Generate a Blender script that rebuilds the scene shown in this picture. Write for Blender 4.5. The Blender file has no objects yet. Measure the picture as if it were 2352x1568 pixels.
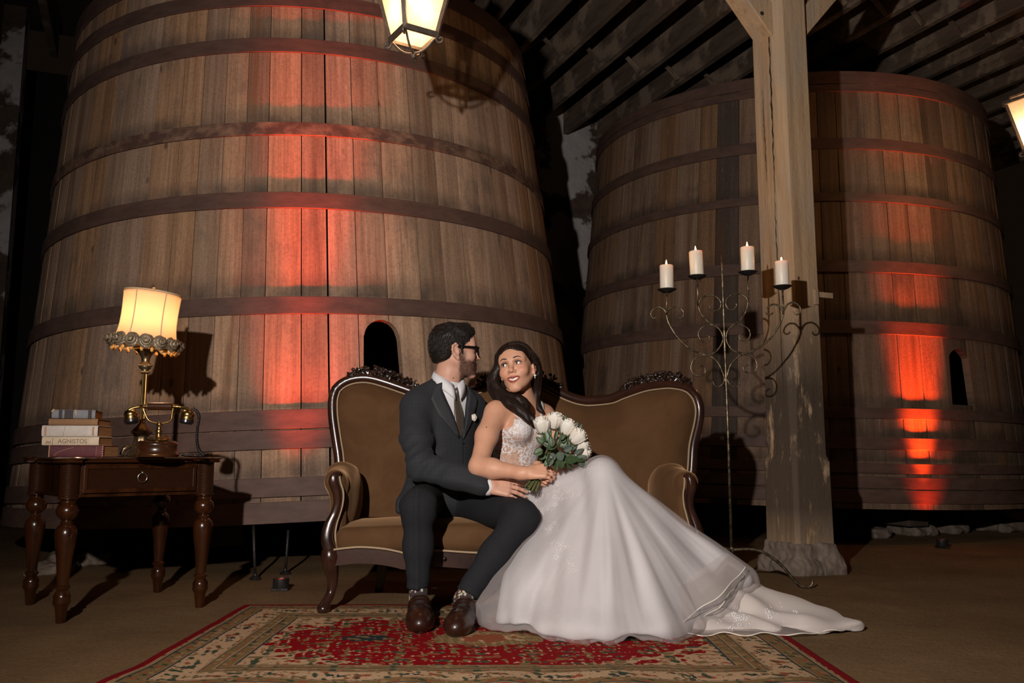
import bpy, bmesh, math, random
import numpy as np
from mathutils import Vector, Matrix, Euler, Quaternion
PI = math.pi
scene = bpy.context.scene
C = scene.collection
rnd = random.Random(7)
# ------------------------------------------------------------------ camera
FPX, HCAM = 2000.0, 0.66
PITCH = math.atan(261.0 / FPX)
cam_d = bpy.data.cameras.new('camera'); cam = bpy.data.objects.new('camera', cam_d); C.objects.link(cam)
cam_d.sensor_width = 36.0; cam_d.lens = FPX * 36.0 / 2352.0; cam_d.clip_end = 100
cam.location = (0, 0, HCAM); cam.rotation_euler = (PI / 2 + PITCH, 0, 0)
scene.camera = cam
# ------------------------------------------------------------------ world, flash, exposure
w = bpy.data.worlds.new('world'); scene.world = w; w.use_nodes = True
w.node_tree.nodes['Background'].inputs[0].default_value = (1.0, 0.62, 0.36, 1)
w.node_tree.nodes['Background'].inputs[1].default_value = 0.0045
scene.view_settings.view_transform = 'Standard'; scene.view_settings.look = 'None'
scene.view_settings.exposure = 0.0; scene.view_settings.gamma = 1.0; scene.view_settings.use_curve_mapping = False
def lamp(name, kind, loc, energy, col, size=0.05, target=None, angle=None, blend=None):
    d = bpy.data.lights.new(name, kind); d.energy = energy; d.color = col; d.shadow_soft_size = size
    o = bpy.data.objects.new(name, d); C.objects.link(o); o.location = loc
    if target is not None: o.rotation_euler = (Vector(target) - Vector(loc)).to_track_quat('-Z', 'Y').to_euler()
    if angle: d.spot_size = angle
    if blend is not None: d.spot_blend = blend
    return o
# the photographer's flash, held to the left of the camera
lamp('flash', 'SPOT', (-0.78, 0.0, 1.57), 610, (1.0, 0.91, 0.84), 0.032, (0.85, 5.0, 1.55), math.radians(116), 0.9)
# ------------------------------------------------------------------ projection helpers (where things stand)
CP, SP = math.cos(PITCH), math.sin(PITCH)
def ray(u, v):
    a = (u - 1176) / FPX; b = (784 - v) / FPX
    return Vector((a, CP - b * SP, SP + b * CP))
def at(u, v, Y):
    r = ray(u, v); return Vector((r.x / r.y * Y, Y, HCAM + r.z / r.y * Y))
def onz(u, v, z=0.0):
    r = ray(u, v); t = (z - HCAM) / r.z; return Vector((r.x * t, r.y * t, z))
# ------------------------------------------------------------------ materials
MATS = {}
def N(nt, typ, **kw):
    n = nt.nodes.new(typ)
    for k, v in kw.items():
        if k.startswith('_'): setattr(n, k[1:], v)
        else: n.inputs[k.replace('__', ' ')].default_value = v
    return n
def rgba(c): return (c[0], c[1], c[2], 1.0)
def ramp(nt, stops, interp='LINEAR'):
    n = nt.nodes.new('ShaderNodeValToRGB'); cr = n.color_ramp; cr.interpolation = interp
    while len(cr.elements) < len(stops): cr.elements.new(0.5)
    for e, (p, c) in zip(cr.elements, stops):
        e.position = p; e.color = rgba(c) if hasattr(c, '__len__') else (c, c, c, 1)
    return n
def coords(nt, scale=(1, 1, 1), src='Object'):
    tc = nt.nodes.new('ShaderNodeTexCoord'); mp = nt.nodes.new('ShaderNodeMapping')
    mp.inputs['Scale'].default_value = scale; nt.links.new(tc.outputs[src], mp.inputs['Vector']); return mp.outputs['Vector']
def noise(nt, vec, scale, detail=4, rough=0.55, dist=0.0):
    n = N(nt, 'ShaderNodeTexNoise', Scale=scale, Detail=detail, Roughness=rough, Distortion=dist)
    nt.links.new(vec, n.inputs['Vector']); return n.outputs['Fac']
def mixc(nt, fac, a, b, mode='MIX'):
    m = nt.nodes.new('ShaderNodeMix'); m.data_type = 'RGBA'; m.blend_type = mode
    for s, x in ((m.inputs[0], fac), (m.inputs[6], a), (m.inputs[7], b)):
        if hasattr(x, 'is_linked'): nt.links.new(x, s)
        else: s.default_value = rgba(x) if hasattr(x, '__len__') else x
    return m.outputs[2]
def math_(nt, op, a, b=None, clamp=False):
    m = nt.nodes.new('ShaderNodeMath'); m.operation = op; m.use_clamp = clamp
    for i, x in enumerate((a, b)):
        if x is None: continue
        if hasattr(x, 'is_linked'): nt.links.new(x, m.inputs[i])
        else: m.inputs[i].default_value = x
    return m.outputs[0]
def newmat(name):
    m = bpy.data.materials.new(name); m.use_nodes = True; nt = m.node_tree
    b = nt.nodes['Principled BSDF']; MATS[name] = m; return m, nt, b
def bumpn(nt, b, h, strength, dist=0.01):
    bp = nt.nodes.new('ShaderNodeBump'); bp.inputs['Strength'].default_value = strength; bp.inputs['Distance'].default_value = dist
    nt.links.new(h, bp.inputs['Height']); nt.links.new(bp.outputs[0], b.inputs['Normal'])
def pbr(name, col, rough=0.5, metal=0.0, col2=None, nscale=6, stretch=(1, 1, 1), lo=0.35, hi=0.65, bump=0, bscale=40,
        bdist=0.004, spec=0.5, sheen=0, coat=0, attr=None, vary=0, detail=5, ndist=0.0):
    m, nt, b = newmat(name); L = nt.links.new
    b.inputs['Roughness'].default_value = rough; b.inputs['Metallic'].default_value = metal
    b.inputs['Specular IOR Level'].default_value = spec
    b.inputs['Sheen Weight'].default_value = sheen; b.inputs['Sheen Roughness'].default_value = 0.4
    b.inputs['Coat Weight'].default_value = coat; b.inputs['Coat Roughness'].default_value = 0.08
    b.inputs['Base Color'].default_value = rgba(col)
    vec = coords(nt, stretch); out = None
    if col2 is not None:
        r = ramp(nt, [(lo, col), (hi, col2)]); L(noise(nt, vec, nscale, detail, 0.6, ndist), r.inputs[0]); out = r.outputs[0]
    if attr:
        a = nt.nodes.new('ShaderNodeAttribute'); a.attribute_name = attr
        out = a.outputs['Color'] if out is None else mixc(nt, 1.0, a.outputs['Color'], out, 'MULTIPLY')
    if vary:
        oi = nt.nodes.new('ShaderNodeObjectInfo'); hs = nt.nodes.new('ShaderNodeHueSaturation')
        L(math_(nt, 'ADD', math_(nt, 'MULTIPLY', oi.outputs['Random'], 2 * vary), 1 - vary), hs.inputs['Value'])
        if out is None: hs.inputs['Color'].default_value = rgba(col)
        else: L(out, hs.inputs['Color'])
        out = hs.outputs[0]
    if out is not None: L(out, b.inputs['Base Color'])
    if bump: bumpn(nt, b, noise(nt, vec, bscale, 4, 0.6), bump, bdist)
    return m
def emis(name, col, strength):
    m, nt, b = newmat(name); b.inputs['Base Color'].default_value = rgba(col); b.inputs['Emission Color'].default_value = rgba(col)
    b.inputs['Emission Strength'].default_value = strength; return m
# ------------------------------------------------------------------ mesh builder
class MB:
    def __init__(s): s.v = []; s.f = []
    def add(s, vs, fs):
        n = len(s.v); s.v += [tuple(p) for p in vs]; s.f += [tuple(i + n for i in f) for f in fs]; return s
    def box(s, c, h, R=None):
        vs = [Vector((x * h[0], y * h[1], z * h[2])) for x in (-1, 1) for y in (-1, 1) for z in (-1, 1)]
        if R is not None: vs = [R @ q for q in vs]
        c = Vector(c)
        return s.add([c + q for q in vs], [(0, 1, 3, 2), (4, 6, 7, 5), (0, 4, 5, 1), (2, 3, 7, 6), (0, 2, 6, 4), (1, 5, 7, 3)])
    def beam(s, a, b, wdt, hgt, up=(0, 0, 1)):
        a = Vector(a); b = Vector(b); d = b - a; y = d.normalized(); x = y.cross(Vector(up)).normalized(); z = x.cross(y)
        return s.box((a + b) / 2, (wdt / 2, d.length / 2, hgt / 2), Matrix((x, y, z)).transposed())
    def lathe(s, prof, n=24, M=None, flute=None):
        vs = []; fs = []
        for i, (r, z) in enumerate(prof):
            for k in range(n):
                a = 2 * PI * k / n; rr = r if flute is None else r * flute(a, z)
                vs.append(Vector((rr * math.cos(a), rr * math.sin(a), z)))
        m = len(prof)
        for i in range(m - 1):
            for k in range(n):
                k2 = (k + 1) % n; fs.append((i * n + k, i * n + k2, (i + 1) * n + k2, (i + 1) * n + k))
        if prof[0][0] > 1e-6: fs.append(tuple(range(n - 1, -1, -1)))
        if prof[-1][0] > 1e-6: fs.append(tuple((m - 1) * n + k for k in range(n)))
        if M is not None: vs = [M @ q for q in vs]
        return s.add(vs, fs)
    def tube(s, path, r, n=8, closed=False, caps=True, prof=None, up=None, twist=0.0):
        """sweep a circle (or a 2-D profile) along a path"""
        path = [Vector(p) for p in path]; m = len(path)
        rs = r if hasattr(r, '__len__') else [r] * m
        pr = prof if prof is not None else [(math.cos(2 * PI * k / n), math.sin(2 * PI * k / n)) for k in range(n)]
        n = len(pr); T = []
        for i in range(m):
            a = path[i - 1] if (i > 0 or closed) else path[i]; b = path[(i + 1) % m] if (i < m - 1 or closed) else path[i]
            t = (b - a); T.append(t.normalized() if t.length > 1e-9 else Vector((0, 0, 1)))
        if up is None:
            ref = Vector((0, 0, 1)) if abs(T[0].z) < 0.9 else Vector((1, 0, 0))
            nx = (ref - T[0] * ref.dot(T[0])).normalized()
        vs = []
        for i in range(m):
            if up is not None:
                ref = Vector(up); nx = (ref - T[i] * ref.dot(T[i])).normalized()
            elif i > 0:
                nx = (nx - T[i] * nx.dot(T[i])); nx = nx.normalized() if nx.length > 1e-6 else T[i].orthogonal().normalized()
            ny = T[i].cross(nx); ca, sa = math.cos(twist * i), math.sin(twist * i)
            for (px, py) in pr:
                vs.append(path[i] + (nx * (px * ca - py * sa) + ny * (px * sa + py * ca)) * rs[i])
        fs = []
        for i in range(m if closed else m - 1):
            j = (i + 1) % m
            for k in range(n):
                k2 = (k + 1) % n; fs.append((i * n + k, i * n + k2, j * n + k2, j * n + k))
        if caps and not closed: fs += [tuple(range(n - 1, -1, -1)), tuple((m - 1) * n + k for k in range(n))]
        return s.add(vs, fs)
    def ball(s, c, r, nu=14, nv=9, R=None):
        rr = r if hasattr(r, '__len__') else (r, r, r)
        prof = [(math.sin(PI * i / (nv - 1)), -math.cos(PI * i / (nv - 1))) for i in range(nv)]
        prof[0] = (1e-7, -1); prof[-1] = (1e-7, 1)
        M = Matrix.Translation(c) @ (R.to_4x4() if R is not None else Matrix.Identity(4)) @ Matrix.Diagonal((rr[0], rr[1], rr[2], 1))
        return s.lathe(prof, nu, M)
    def grid(s, fn, nu, nv, flip=False):
        vs = [fn(i / (nu - 1), j / (nv - 1)) for j in range(nv) for i in range(nu)]; fs = []
        for j in range(nv - 1):
            for i in range(nu - 1):
                q = (j * nu + i, j * nu + i + 1, (j + 1) * nu + i + 1, (j + 1) * nu + i); fs.append(q[::-1] if flip else q)
        return s.add(vs, fs)
    def build(s, name, mat, parent=None, smooth=False, bevel=0, segs=2, solid=0, subsurf=0, angle=35):
        me = bpy.data.meshes.new(name); me.from_pydata(s.v, [], s.f); me.update()
        return finish(me, name, mat, parent, smooth, bevel, segs, solid, subsurf, angle)
def finish(me, name, mat, parent=None, smooth=False, bevel=0, segs=2, solid=0, subsurf=0, angle=35):
    o = bpy.data.objects.new(name, me); C.objects.link(o)
    if mat is not None: me.materials.append(MATS[mat] if isinstance(mat, str) else mat)
    if parent is not None: o.parent = parent
    if smooth:
        if smooth == 'auto':
            me.set_sharp_from_angle(angle=math.radians(angle))
            me.polygons.foreach_set('use_smooth', [True] * len(me.polygons))
        else: me.polygons.foreach_set('use_smooth', [True] * len(me.polygons))
    if solid:
        m = o.modifiers.new('solid', 'SOLIDIFY'); m.thickness = solid; m.offset = 0
    if subsurf:
        m = o.modifiers.new('sub', 'SUBSURF'); m.levels = subsurf; m.render_levels = subsurf
    if bevel:
        m = o.modifiers.new('bevel', 'BEVEL'); m.width = bevel; m.segments = segs; m.limit_method = 'ANGLE'; m.angle_limit = math.radians(40)
        m.harden_normals = False
    return o
def tag(o, label, cat, group=None):
    o['label'] = label; o['category'] = cat
    if group: o['group'] = group
    return o
def thing(name, label, cat, loc=(0, 0, 0), rotz=0, group=None):
    o = bpy.data.objects.new(name, None); C.objects.link(o); o.empty_display_size = 0.1
    o.location = loc; o.rotation_euler = (0, 0, rotz); return tag(o, label, cat, group)
def struct(o): o['kind'] = 'structure'; return o
def bez(pts, n=8, closed=False):
    """Catmull-Rom through points"""
    P = [Vector(p) for p in pts]; m = len(P); out = []
    for i in range(m if closed else m - 1):
        if closed: p0, p1, p2, p3 = P[i - 1], P[i], P[(i + 1) % m], P[(i + 2) % m]
        else: p0, p1, p2, p3 = P[max(i - 1, 0)], P[i], P[i + 1], P[min(i + 2, m - 1)]
        for k in range(n):
            t = k / n
            out.append(0.5 * ((2 * p1) + (p2 - p0) * t + (2 * p0 - 5 * p1 + 4 * p2 - p3) * t * t + (3 * p1 - p0 - 3 * p2 + p3) * t ** 3))
    if not closed: out.append(P[-1])
    return out
def setcol(me, fn):
    n = len(me.vertices); co = np.empty(n * 3); me.vertices.foreach_get('co', co); co = co.reshape(-1, 3)
    c = np.ones((n, 4)); c[:, :3] = fn(co); a = me.color_attributes.new('Col', 'FLOAT_COLOR', 'POINT')
    a.data.foreach_set('color', c.astype(np.float32).ravel())
def sst(e0, e1, x):
    t = np.clip((x - e0) / (e1 - e0), 0, 1); return t * t * (3 - 2 * t)
# ------------------------------------------------------------------ implicit surfaces (bodies, cloth, cushions)
class SDF:
    def __init__(s, h, k=0.02): s.h = h; s.k = k; s.p = []; s.disp = None; s.post = None
    def _put(s, fn, c, r, k, sub): s.p.append((fn, np.array(c, float), r, s.k if k is None else k, sub)); return s
    def cap(s, a, b, ra, rb=None, k=None, sub=False):
        a = np.array(a, float); b = np.array(b, float); rb = ra if rb is None else rb; d = b - a; dd = max(d @ d, 1e-12)
        def fn(q):
            t = np.clip((q - a) @ d / dd, 0, 1); return np.linalg.norm(q - a - t[:, None] * d, axis=1) - (ra + t * (rb - ra))
        return s._put(fn, (a + b) / 2, math.sqrt(dd) / 2 + max(ra, rb), k, sub)
    def tri(s, a, b, c, r, k=None):
        a, b, c = (np.array(x, float) for x in (a, b, c)); ba, cb, ac = b - a, c - b, a - c; nn = np.cross(ba, ac); n2 = nn @ nn
        def fn(q):
            pa, pb, pc = q - a, q - b, q - c
            ins = (np.sign(pa @ np.cross(ba, nn)) + np.sign(pb @ np.cross(cb, nn)) + np.sign(pc @ np.cross(ac, nn))) < 2
            def sg(e, p): t = np.clip(p @ e / (e @ e), 0, 1); v = p - t[:, None] * e; return (v * v).sum(1)
            return np.sqrt(np.where(ins, np.minimum(np.minimum(sg(ba, pa), sg(cb, pb)), sg(ac, pc)), (pa @ nn) ** 2 / n2)) - r
        cen = (a + b + c) / 3; return s._put(fn, cen, max(np.linalg.norm(x - cen) for x in (a, b, c)) + r, k, False)
    def chain(s, pts, rs, k=None):
        for i in range(len(pts) - 1): s.cap(pts[i], pts[i + 1], rs[i], rs[i + 1], k)
        return s
    def ell(s, c, r, R=None, k=None, sub=False):
        c = np.array(c, float); r = np.array(r if hasattr(r, '__len__') else (r,) * 3, float)
        M = None if R is None else np.array(R)
        def fn(q):
            q = q - c
            if M is not None: q = q @ M
            k0 = np.linalg.norm(q / r, axis=1); k1 = np.linalg.norm(q / (r * r), axis=1); return k0 * (k0 - 1) / np.maximum(k1, 1e-9)
        return s._put(fn, c, float(r.max()), k, sub)
    def box(s, c, hs, rd=0.01, R=None, k=None, sub=False):
        c = np.array(c, float); hs = np.array(hs, float) - rd; M = None if R is None else np.array(R)
        def fn(q):
            q = q - c
            if M is not None: q = q @ M
            d = np.abs(q) - hs; return np.linalg.norm(np.maximum(d, 0), axis=1) + np.minimum(d.max(1), 0) - rd
        return s._put(fn, c, float(np.linalg.norm(hs)) + rd, k, sub)
    def ev(s, q, idx=None):
        d = np.full(len(q), 1.0)
        for i in (range(len(s.p)) if idx is None else idx):
            fn, c, r, k, sub = s.p[i]; e = fn(q)
            if sub:
                h = np.maximum(k - np.abs(d + e), 0) / k; d = np.maximum(d, -e) + h * h * k * 0.25
            else:
                h = np.maximum(k - np.abs(d - e), 0) / k; d = np.minimum(d, e) - h * h * k * 0.25
        if s.disp is not None: d = d + s.disp(q)
        return d
    def mesh(s, name):
        h = s.h; n = 16; B = n * h; rb = B * 0.8661
        lo = np.min([c - r for _, c, r, k, sub in s.p if not sub], axis=0) - 0.03; hi = np.max([c + r for _, c, r, k, sub in s.p if not sub], axis=0) + 0.03
        nb = np.ceil((hi - lo) / B).astype(int); I = np.stack(np.meshgrid(*[np.arange(x) for x in nb], indexing='ij'), -1).reshape(-1, 3)
        cen = lo + (I + 0.5) * B; pc = np.array([c for _, c, *_ in s.p]); pr = np.array([r for _, _, r, *_ in s.p]); km = max(k for *_, k, _ in s.p) + 0.02
        act = np.zeros(len(I), bool); d = s.ev(cen); act = np.abs(d) < rb * 1.35 + 0.015
        off = np.stack(np.meshgrid(*[np.arange(n + 1)] * 3, indexing='ij'), -1).reshape(-1, 3)
        KK = 1 << 20; CK = []; CV = []; Q = []
        def key(i): return (i[..., 0] * KK + i[..., 1]) * KK + i[..., 2]
        for b in np.nonzero(act)[0]:
            dist = np.linalg.norm(pc - cen[b], axis=1) - pr - rb
            idx = np.nonzero(dist < km)[0]
            if len(idx) == 0: continue
            g = I[b] * n + off; q = lo + g * h; D = s.ev(q, idx).reshape(n + 1, n + 1, n + 1); S = D < 0
            if S.all() or not S.any(): continue
            c8 = [(x, y, z) for x in (0, 1) for y in (0, 1) for z in (0, 1)]
            sl = lambda A, o: A[o[0]:o[0] + n, o[1]:o[1] + n, o[2]:o[2] + n]
            cnt = sum(sl(S, o).astype(int) for o in c8); mx = (cnt > 0) & (cnt < 8)
            ci = np.argwhere(mx); acc = np.zeros((len(ci), 3)); num = np.zeros(len(ci))
            for o in c8:
                for ax in range(3):
                    if o[ax]: continue
                    o2 = list(o); o2[ax] = 1
                    d0 = sl(D, o)[mx]; d1 = sl(D, o2)[mx]; cr = (d0 < 0) != (d1 < 0); t = np.where(cr, d0 / np.where(cr, d0 - d1, 1), 0)
                    pt = np.tile(np.array(o, float), (len(ci), 1)); pt[:, ax] = t; acc[cr] += pt[cr]; num[cr] += 1
            CK.append(key(I[b] * n + ci)); CV.append(lo + (I[b] * n + ci + acc / num[:, None]) * h)
            for ax in range(3):
                o2 = [0, 0, 0]; o2[ax] = 1; s0 = sl(S, (0, 0, 0)); s1 = sl(S, o2); e = np.argwhere(s0 != s1)
                if len(e) == 0: continue
                ins = s0[e[:, 0], e[:, 1], e[:, 2]]; gi = I[b] * n + e; u = np.zeros(3, int); v = np.zeros(3, int); u[(ax + 1) % 3] = 1; v[(ax + 2) % 3] = 1
                qd = np.stack([key(gi - u - v), key(gi - v), key(gi), key(gi - u)], 1); qd[~ins] = qd[~ins][:, ::-1]; Q.append(qd)
        CK = np.concatenate(CK); CV = np.concatenate(CV); Q = np.concatenate(Q); od = np.argsort(CK); CK = CK[od]; CV = CV[od]
        ix = np.searchsorted(CK, Q); ix = np.clip(ix, 0, len(CK) - 1); ok = (CK[ix] == Q).all(1); ix = ix[ok]
        if s.post is not None: CV = s.post(CV)
        me = bpy.data.meshes.new(name); me.vertices.add(len(CV)); me.vertices.foreach_set('co', CV.astype(np.float32).ravel())
        me.loops.add(len(ix) * 4); me.loops.foreach_set('vertex_index', ix.astype(np.int32).ravel())
        me.polygons.add(len(ix)); me.polygons.foreach_set('loop_start', np.arange(0, len(ix) * 4, 4, dtype=np.int32)); me.polygons.foreach_set('loop_total', np.full(len(ix), 4, np.int32))
        me.update(calc_edges=True); me.validate(); me.polygons.foreach_set('use_smooth', [True] * len(me.polygons)); return me
    def build(s, name, mat, parent=None, col=None):
        me = s.mesh(name)
        if col is not None: setcol(me, col)
        o = bpy.data.objects.new(name, me); C.objects.link(o); me.materials.append(MATS[mat]); o.parent = parent; return o
def vnoise(q, sc, seed=0):
    """cheap smooth pseudo noise in [-1,1]"""
    q = q * sc; r = np.zeros(len(q)); rs = np.random.RandomState(seed)
    for _ in range(5):
        kv = rs.normal(size=3); kv /= np.linalg.norm(kv); kv *= rs.uniform(0.7, 1.7); r += np.sin(q @ kv * 2 * PI + rs.uniform(0, 6.28))
    return r / 2.6
E1 = Vector((0.921, 0.390, 0)); E2 = Vector((-0.390, 0.921, 0)); YAW = math.atan2(0.390, 0.921)
def bld(s, t, z=0): return E1 * s + E2 * t + Vector((0, 0, z))
# ================================================================== materials of the place
m, nt, b = newmat('dirt')
v = coords(nt); r1 = ramp(nt, [(0.3, (0.155, 0.092, 0.043)), (0.55, (0.215, 0.130, 0.062)), (0.75, (0.27, 0.172, 0.088))])
nt.links.new(noise(nt, v, 1.6, 8, 0.62), r1.inputs[0]); fine = noise(nt, v, 70, 6, 0.75)
r2 = ramp(nt, [(0.3, 0.6), (0.62, 1.0), (0.7, 1.15), (0.76, 1.9)]); nt.links.new(fine, r2.inputs[0])
nt.links.new(mixc(nt, 1.0, r1.outputs[0], r2.outputs[0], 'MULTIPLY'), b.inputs['Base Color']); b.inputs['Roughness'].default_value = 0.95
b.inputs['Specular IOR Level'].default_value = 0.15
bumpn(nt, b, math_(nt, 'ADD', noise(nt, v, 14, 6, 0.7), math_(nt, 'MULTIPLY', fine, 0.5)), 0.55, 0.02)
def plaster(name, edge):
    m, nt, b = newmat(name); v = coords(nt); n1 = noise(nt, v, 1.3, 7, 0.62)
    k = ramp(nt, [(edge, 0.0), (edge + 0.035, 1.0)]); nt.links.new(n1, k.inputs[0])
    st = ramp(nt, [(0.3, (0.05, 0.035, 0.028)), (0.6, (0.12, 0.08, 0.055)), (0.8, (0.09, 0.09, 0.06))]); nt.links.new(noise(nt, v, 5, 6, 0.7), st.inputs[0])
    wh = ramp(nt, [(0.3, (0.42, 0.38, 0.37)), (0.7, (0.58, 0.54, 0.53))]); nt.links.new(noise(nt, v, 4, 6, 0.6), wh.inputs[0])
    nt.links.new(mixc(nt, k.outputs[0], st.outputs[0], wh.outputs[0]), b.inputs['Base Color']); b.inputs['Roughness'].default_value = 0.9
    bumpn(nt, b, math_(nt, 'ADD', math_(nt, 'MULTIPLY', k.outputs[0], 0.5), noise(nt, v, 22, 5, 0.7)), 0.7, 0.02)
plaster('plaster', 0.46); plaster('plaster_worn', 0.50)
pbr('darkness', (0.012, 0.009, 0.008), 0.9)  # near-black colour standing in for the shade inside the wall opening
pbr('board_dark', (0.035, 0.024, 0.018), 0.85, col2=(0.07, 0.047, 0.034), nscale=5, stretch=(1, 1, 1))
def joistmat():
    m, nt, b = newmat('joist'); v = coords(nt); vs = coords(nt, (6, 1, 6)); oi = nt.nodes.new('ShaderNodeObjectInfo')
    base = ramp(nt, [(0.3, (0.08, 0.053, 0.038)), (0.7, (0.17, 0.118, 0.084))]); nt.links.new(noise(nt, vs, 3, 5, 0.6), base.inputs[0])
    k = ramp(nt, [(0.50, 0.0), (0.58, 1.0)]); nt.links.new(noise(nt, v, 2.6, 5, 0.6), k.inputs[0])
    nt.links.new(mixc(nt, k.outputs[0], base.outputs[0], (0.27, 0.20, 0.145)), b.inputs['Base Color']); b.inputs['Roughness'].default_value = 0.9
    bumpn(nt, b, noise(nt, vs, 12, 5, 0.7), 0.5, 0.01)
joistmat()
HL = [(3.66, 3.80), (3.42, 3.52), (3.10, 3.195), (2.545, 2.63), (2.075, 2.175), (1.432, 1.536), (0.768, 0.877), (0.652, 0.755), (0.398, 0.503), (0.257, 0.372)]
HR = [(3.71, 3.815), (3.635, 3.70), (3.13, 3.226), (2.685, 2.757), (2.106, 2.202), (1.607, 1.711), (0.958, 1.041), (0.727, 0.816), (0.549, 0.623), (0.43, 0.516), (0.324, 0.42)]
def stavemat(name, hoops, z0, dark):
    m, nt, b = newmat(name); L = nt.links.new; oi = nt.nodes.new('ShaderNodeObjectInfo'); rn = oi.outputs['Random']
    v = coords(nt); sep = nt.nodes.new('ShaderNodeSeparateXYZ'); L(v, sep.inputs[0]); th = math_(nt, 'MULTIPLY', math_(nt, 'ARCTAN2', sep.outputs[1], sep.outputs[0]), 2.0)
    def cyl(sx, sz, off=0.0):        # coordinates along the girth and the height of the tank, shifted for each stave
        cb_ = nt.nodes.new('ShaderNodeCombineXYZ'); L(math_(nt, 'MULTIPLY', th, sx), cb_.inputs[0]); L(math_(nt, 'ADD', math_(nt, 'MULTIPLY', rn, 37.0), off), cb_.inputs[1]); L(math_(nt, 'MULTIPLY', sep.outputs[2], sz), cb_.inputs[2]); return cb_.outputs[0]
    g = noise(nt, cyl(20, 0.75), 1.0, 6, 0.6, 0.15); f = noise(nt, cyl(110, 2.2, 3), 1.0, 3, 0.65); sp = noise(nt, cyl(60, 60, 7), 1.0, 3, 0.7)
    base = ramp(nt, [(0.25, (0.185, 0.130, 0.098)), (0.5, (0.30, 0.215, 0.163)), (0.75, (0.39, 0.297, 0.236))]); L(g, base.inputs[0])
    tone = ramp(nt, [(0.0, (0.72, 0.69, 0.67)), (0.14, (1.12, 1.06, 1.02)), (0.26, (0.98, 0.82, 0.64)), (0.40, (1.16, 1.14, 1.14)), (0.52, (0.80, 0.77, 0.76)), (0.64, (1.12, 0.98, 0.84)), (0.76, (0.92, 0.92, 0.95)), (0.88, (1.16, 1.1, 1.04)), (0.955, (0.88, 0.74, 0.6)), (0.965, (0.36, 0.37, 0.42))])
    L(rn, tone.inputs[0]); c = mixc(nt, 1.0, base.outputs[0], tone.outputs[0], 'MULTIPLY')
    fr = ramp(nt, [(0.3, 0.74), (0.55, 1.0)]); L(f, fr.inputs[0]); c = mixc(nt, 1.0, c, fr.outputs[0], 'MULTIPLY'); fs = ramp(nt, [(0.34, 0.82), (0.5, 1.0), (0.68, 1.1)]); L(sp, fs.inputs[0]); c = mixc(nt, 1.0, c, fs.outputs[0], 'MULTIPLY')
    run = ramp(nt, [(0.56, 0.0), (0.70, 0.75)]); L(noise(nt, cyl(7, 0.45, 11), 1.0, 5, 0.6, 0.5), run.inputs[0]); c = mixc(nt, run.outputs[0], c, (0.15, 0.075, 0.042))
    zz = math_(nt, 'DIVIDE', sep.outputs[2], 4.0); st = []
    for (a0, a1) in sorted(hoops):
        if a1 > 3.3: continue
        t = (a1 - z0) / 4.0; hgt = 0.03 if a1 < 1.2 else (0.042 if 1.3 < a1 < 1.8 else 0.026)
        st += [(t - 0.003, 0.0), (t, 1.0), (t + hgt * 0.4, 0.75), (t + hgt, 0.0)]
    rz = ramp(nt, st[:32]); L(zz, rz.inputs[0])
    mk = math_(nt, 'MULTIPLY', rz.outputs[0], math_(nt, 'ADD', noise(nt, cyl(4, 2.5, 13), 1.3, 5, 0.65), -0.24), True)
    mk = math_(nt, 'MULTIPLY', mk, 2.2, True); c = mixc(nt, mk, c, (0.060, 0.048, 0.043))
    bl = ramp(nt, [(0.54, 0.0), (0.70, 0.75)]); L(noise(nt, cyl(2.6, 1.5, 17), 1.0, 7, 0.68), bl.inputs[0]); c = mixc(nt, bl.outputs[0], c, (0.085, 0.075, 0.072))
    pale = ramp(nt, [(0.64, 0.0), (0.72, 0.5)]); L(noise(nt, cyl(16, 2.4, 19), 1.0, 6, 0.72), pale.inputs[0]); c = mixc(nt, pale.outputs[0], c, (0.46, 0.39, 0.33))
    crk = ramp(nt, [(0.70, 0.0), (0.735, 0.75)]); L(noise(nt, cyl(90, 0.9, 23), 1.0, 4, 0.7), crk.inputs[0]); c = mixc(nt, crk.outputs[0], c, (0.045, 0.03, 0.024))
    kn = nt.nodes.new('ShaderNodeTexVoronoi'); kn.inputs['Scale'].default_value = 1.0; L(cyl(4.2, 2.0, 29), kn.inputs['Vector'])
    kr = ramp(nt, [(0.035, 0.8), (0.075, 0.0)]); L(kn.outputs['Distance'], kr.inputs[0]); c = mixc(nt, kr.outputs[0], c, (0.06, 0.038, 0.028))
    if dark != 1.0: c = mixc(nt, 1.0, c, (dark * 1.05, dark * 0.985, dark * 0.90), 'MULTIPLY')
    L(c, b.inputs['Base Color']); b.inputs['Roughness'].default_value = 0.75; b.inputs['Specular IOR Level'].default_value = 0.22
    bumpn(nt, b, math_(nt, 'ADD', math_(nt, 'ADD', g, math_(nt, 'MULTIPLY', f, 0.6)), math_(nt, 'MULTIPLY', sp, 0.5)), 0.4, 0.006)
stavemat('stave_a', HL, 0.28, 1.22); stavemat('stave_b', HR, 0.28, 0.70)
pbr('hoop_iron', (0.085, 0.05, 0.04), 0.62, 0.0, col2=(0.125, 0.072, 0.056), nscale=7, bump=0.25, bscale=60, spec=0.3, stretch=(1, 1, 3))
pbr('hoop_iron_worn', (0.10, 0.055, 0.042), 0.7, 0.0, col2=(0.27, 0.165, 0.11), nscale=5, lo=0.42, hi=0.7, bump=0.35, bscale=50, spec=0.25, stretch=(2, 2, 3))
pbr('tank_inside', (0.012, 0.008, 0.007), 0.9)
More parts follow.
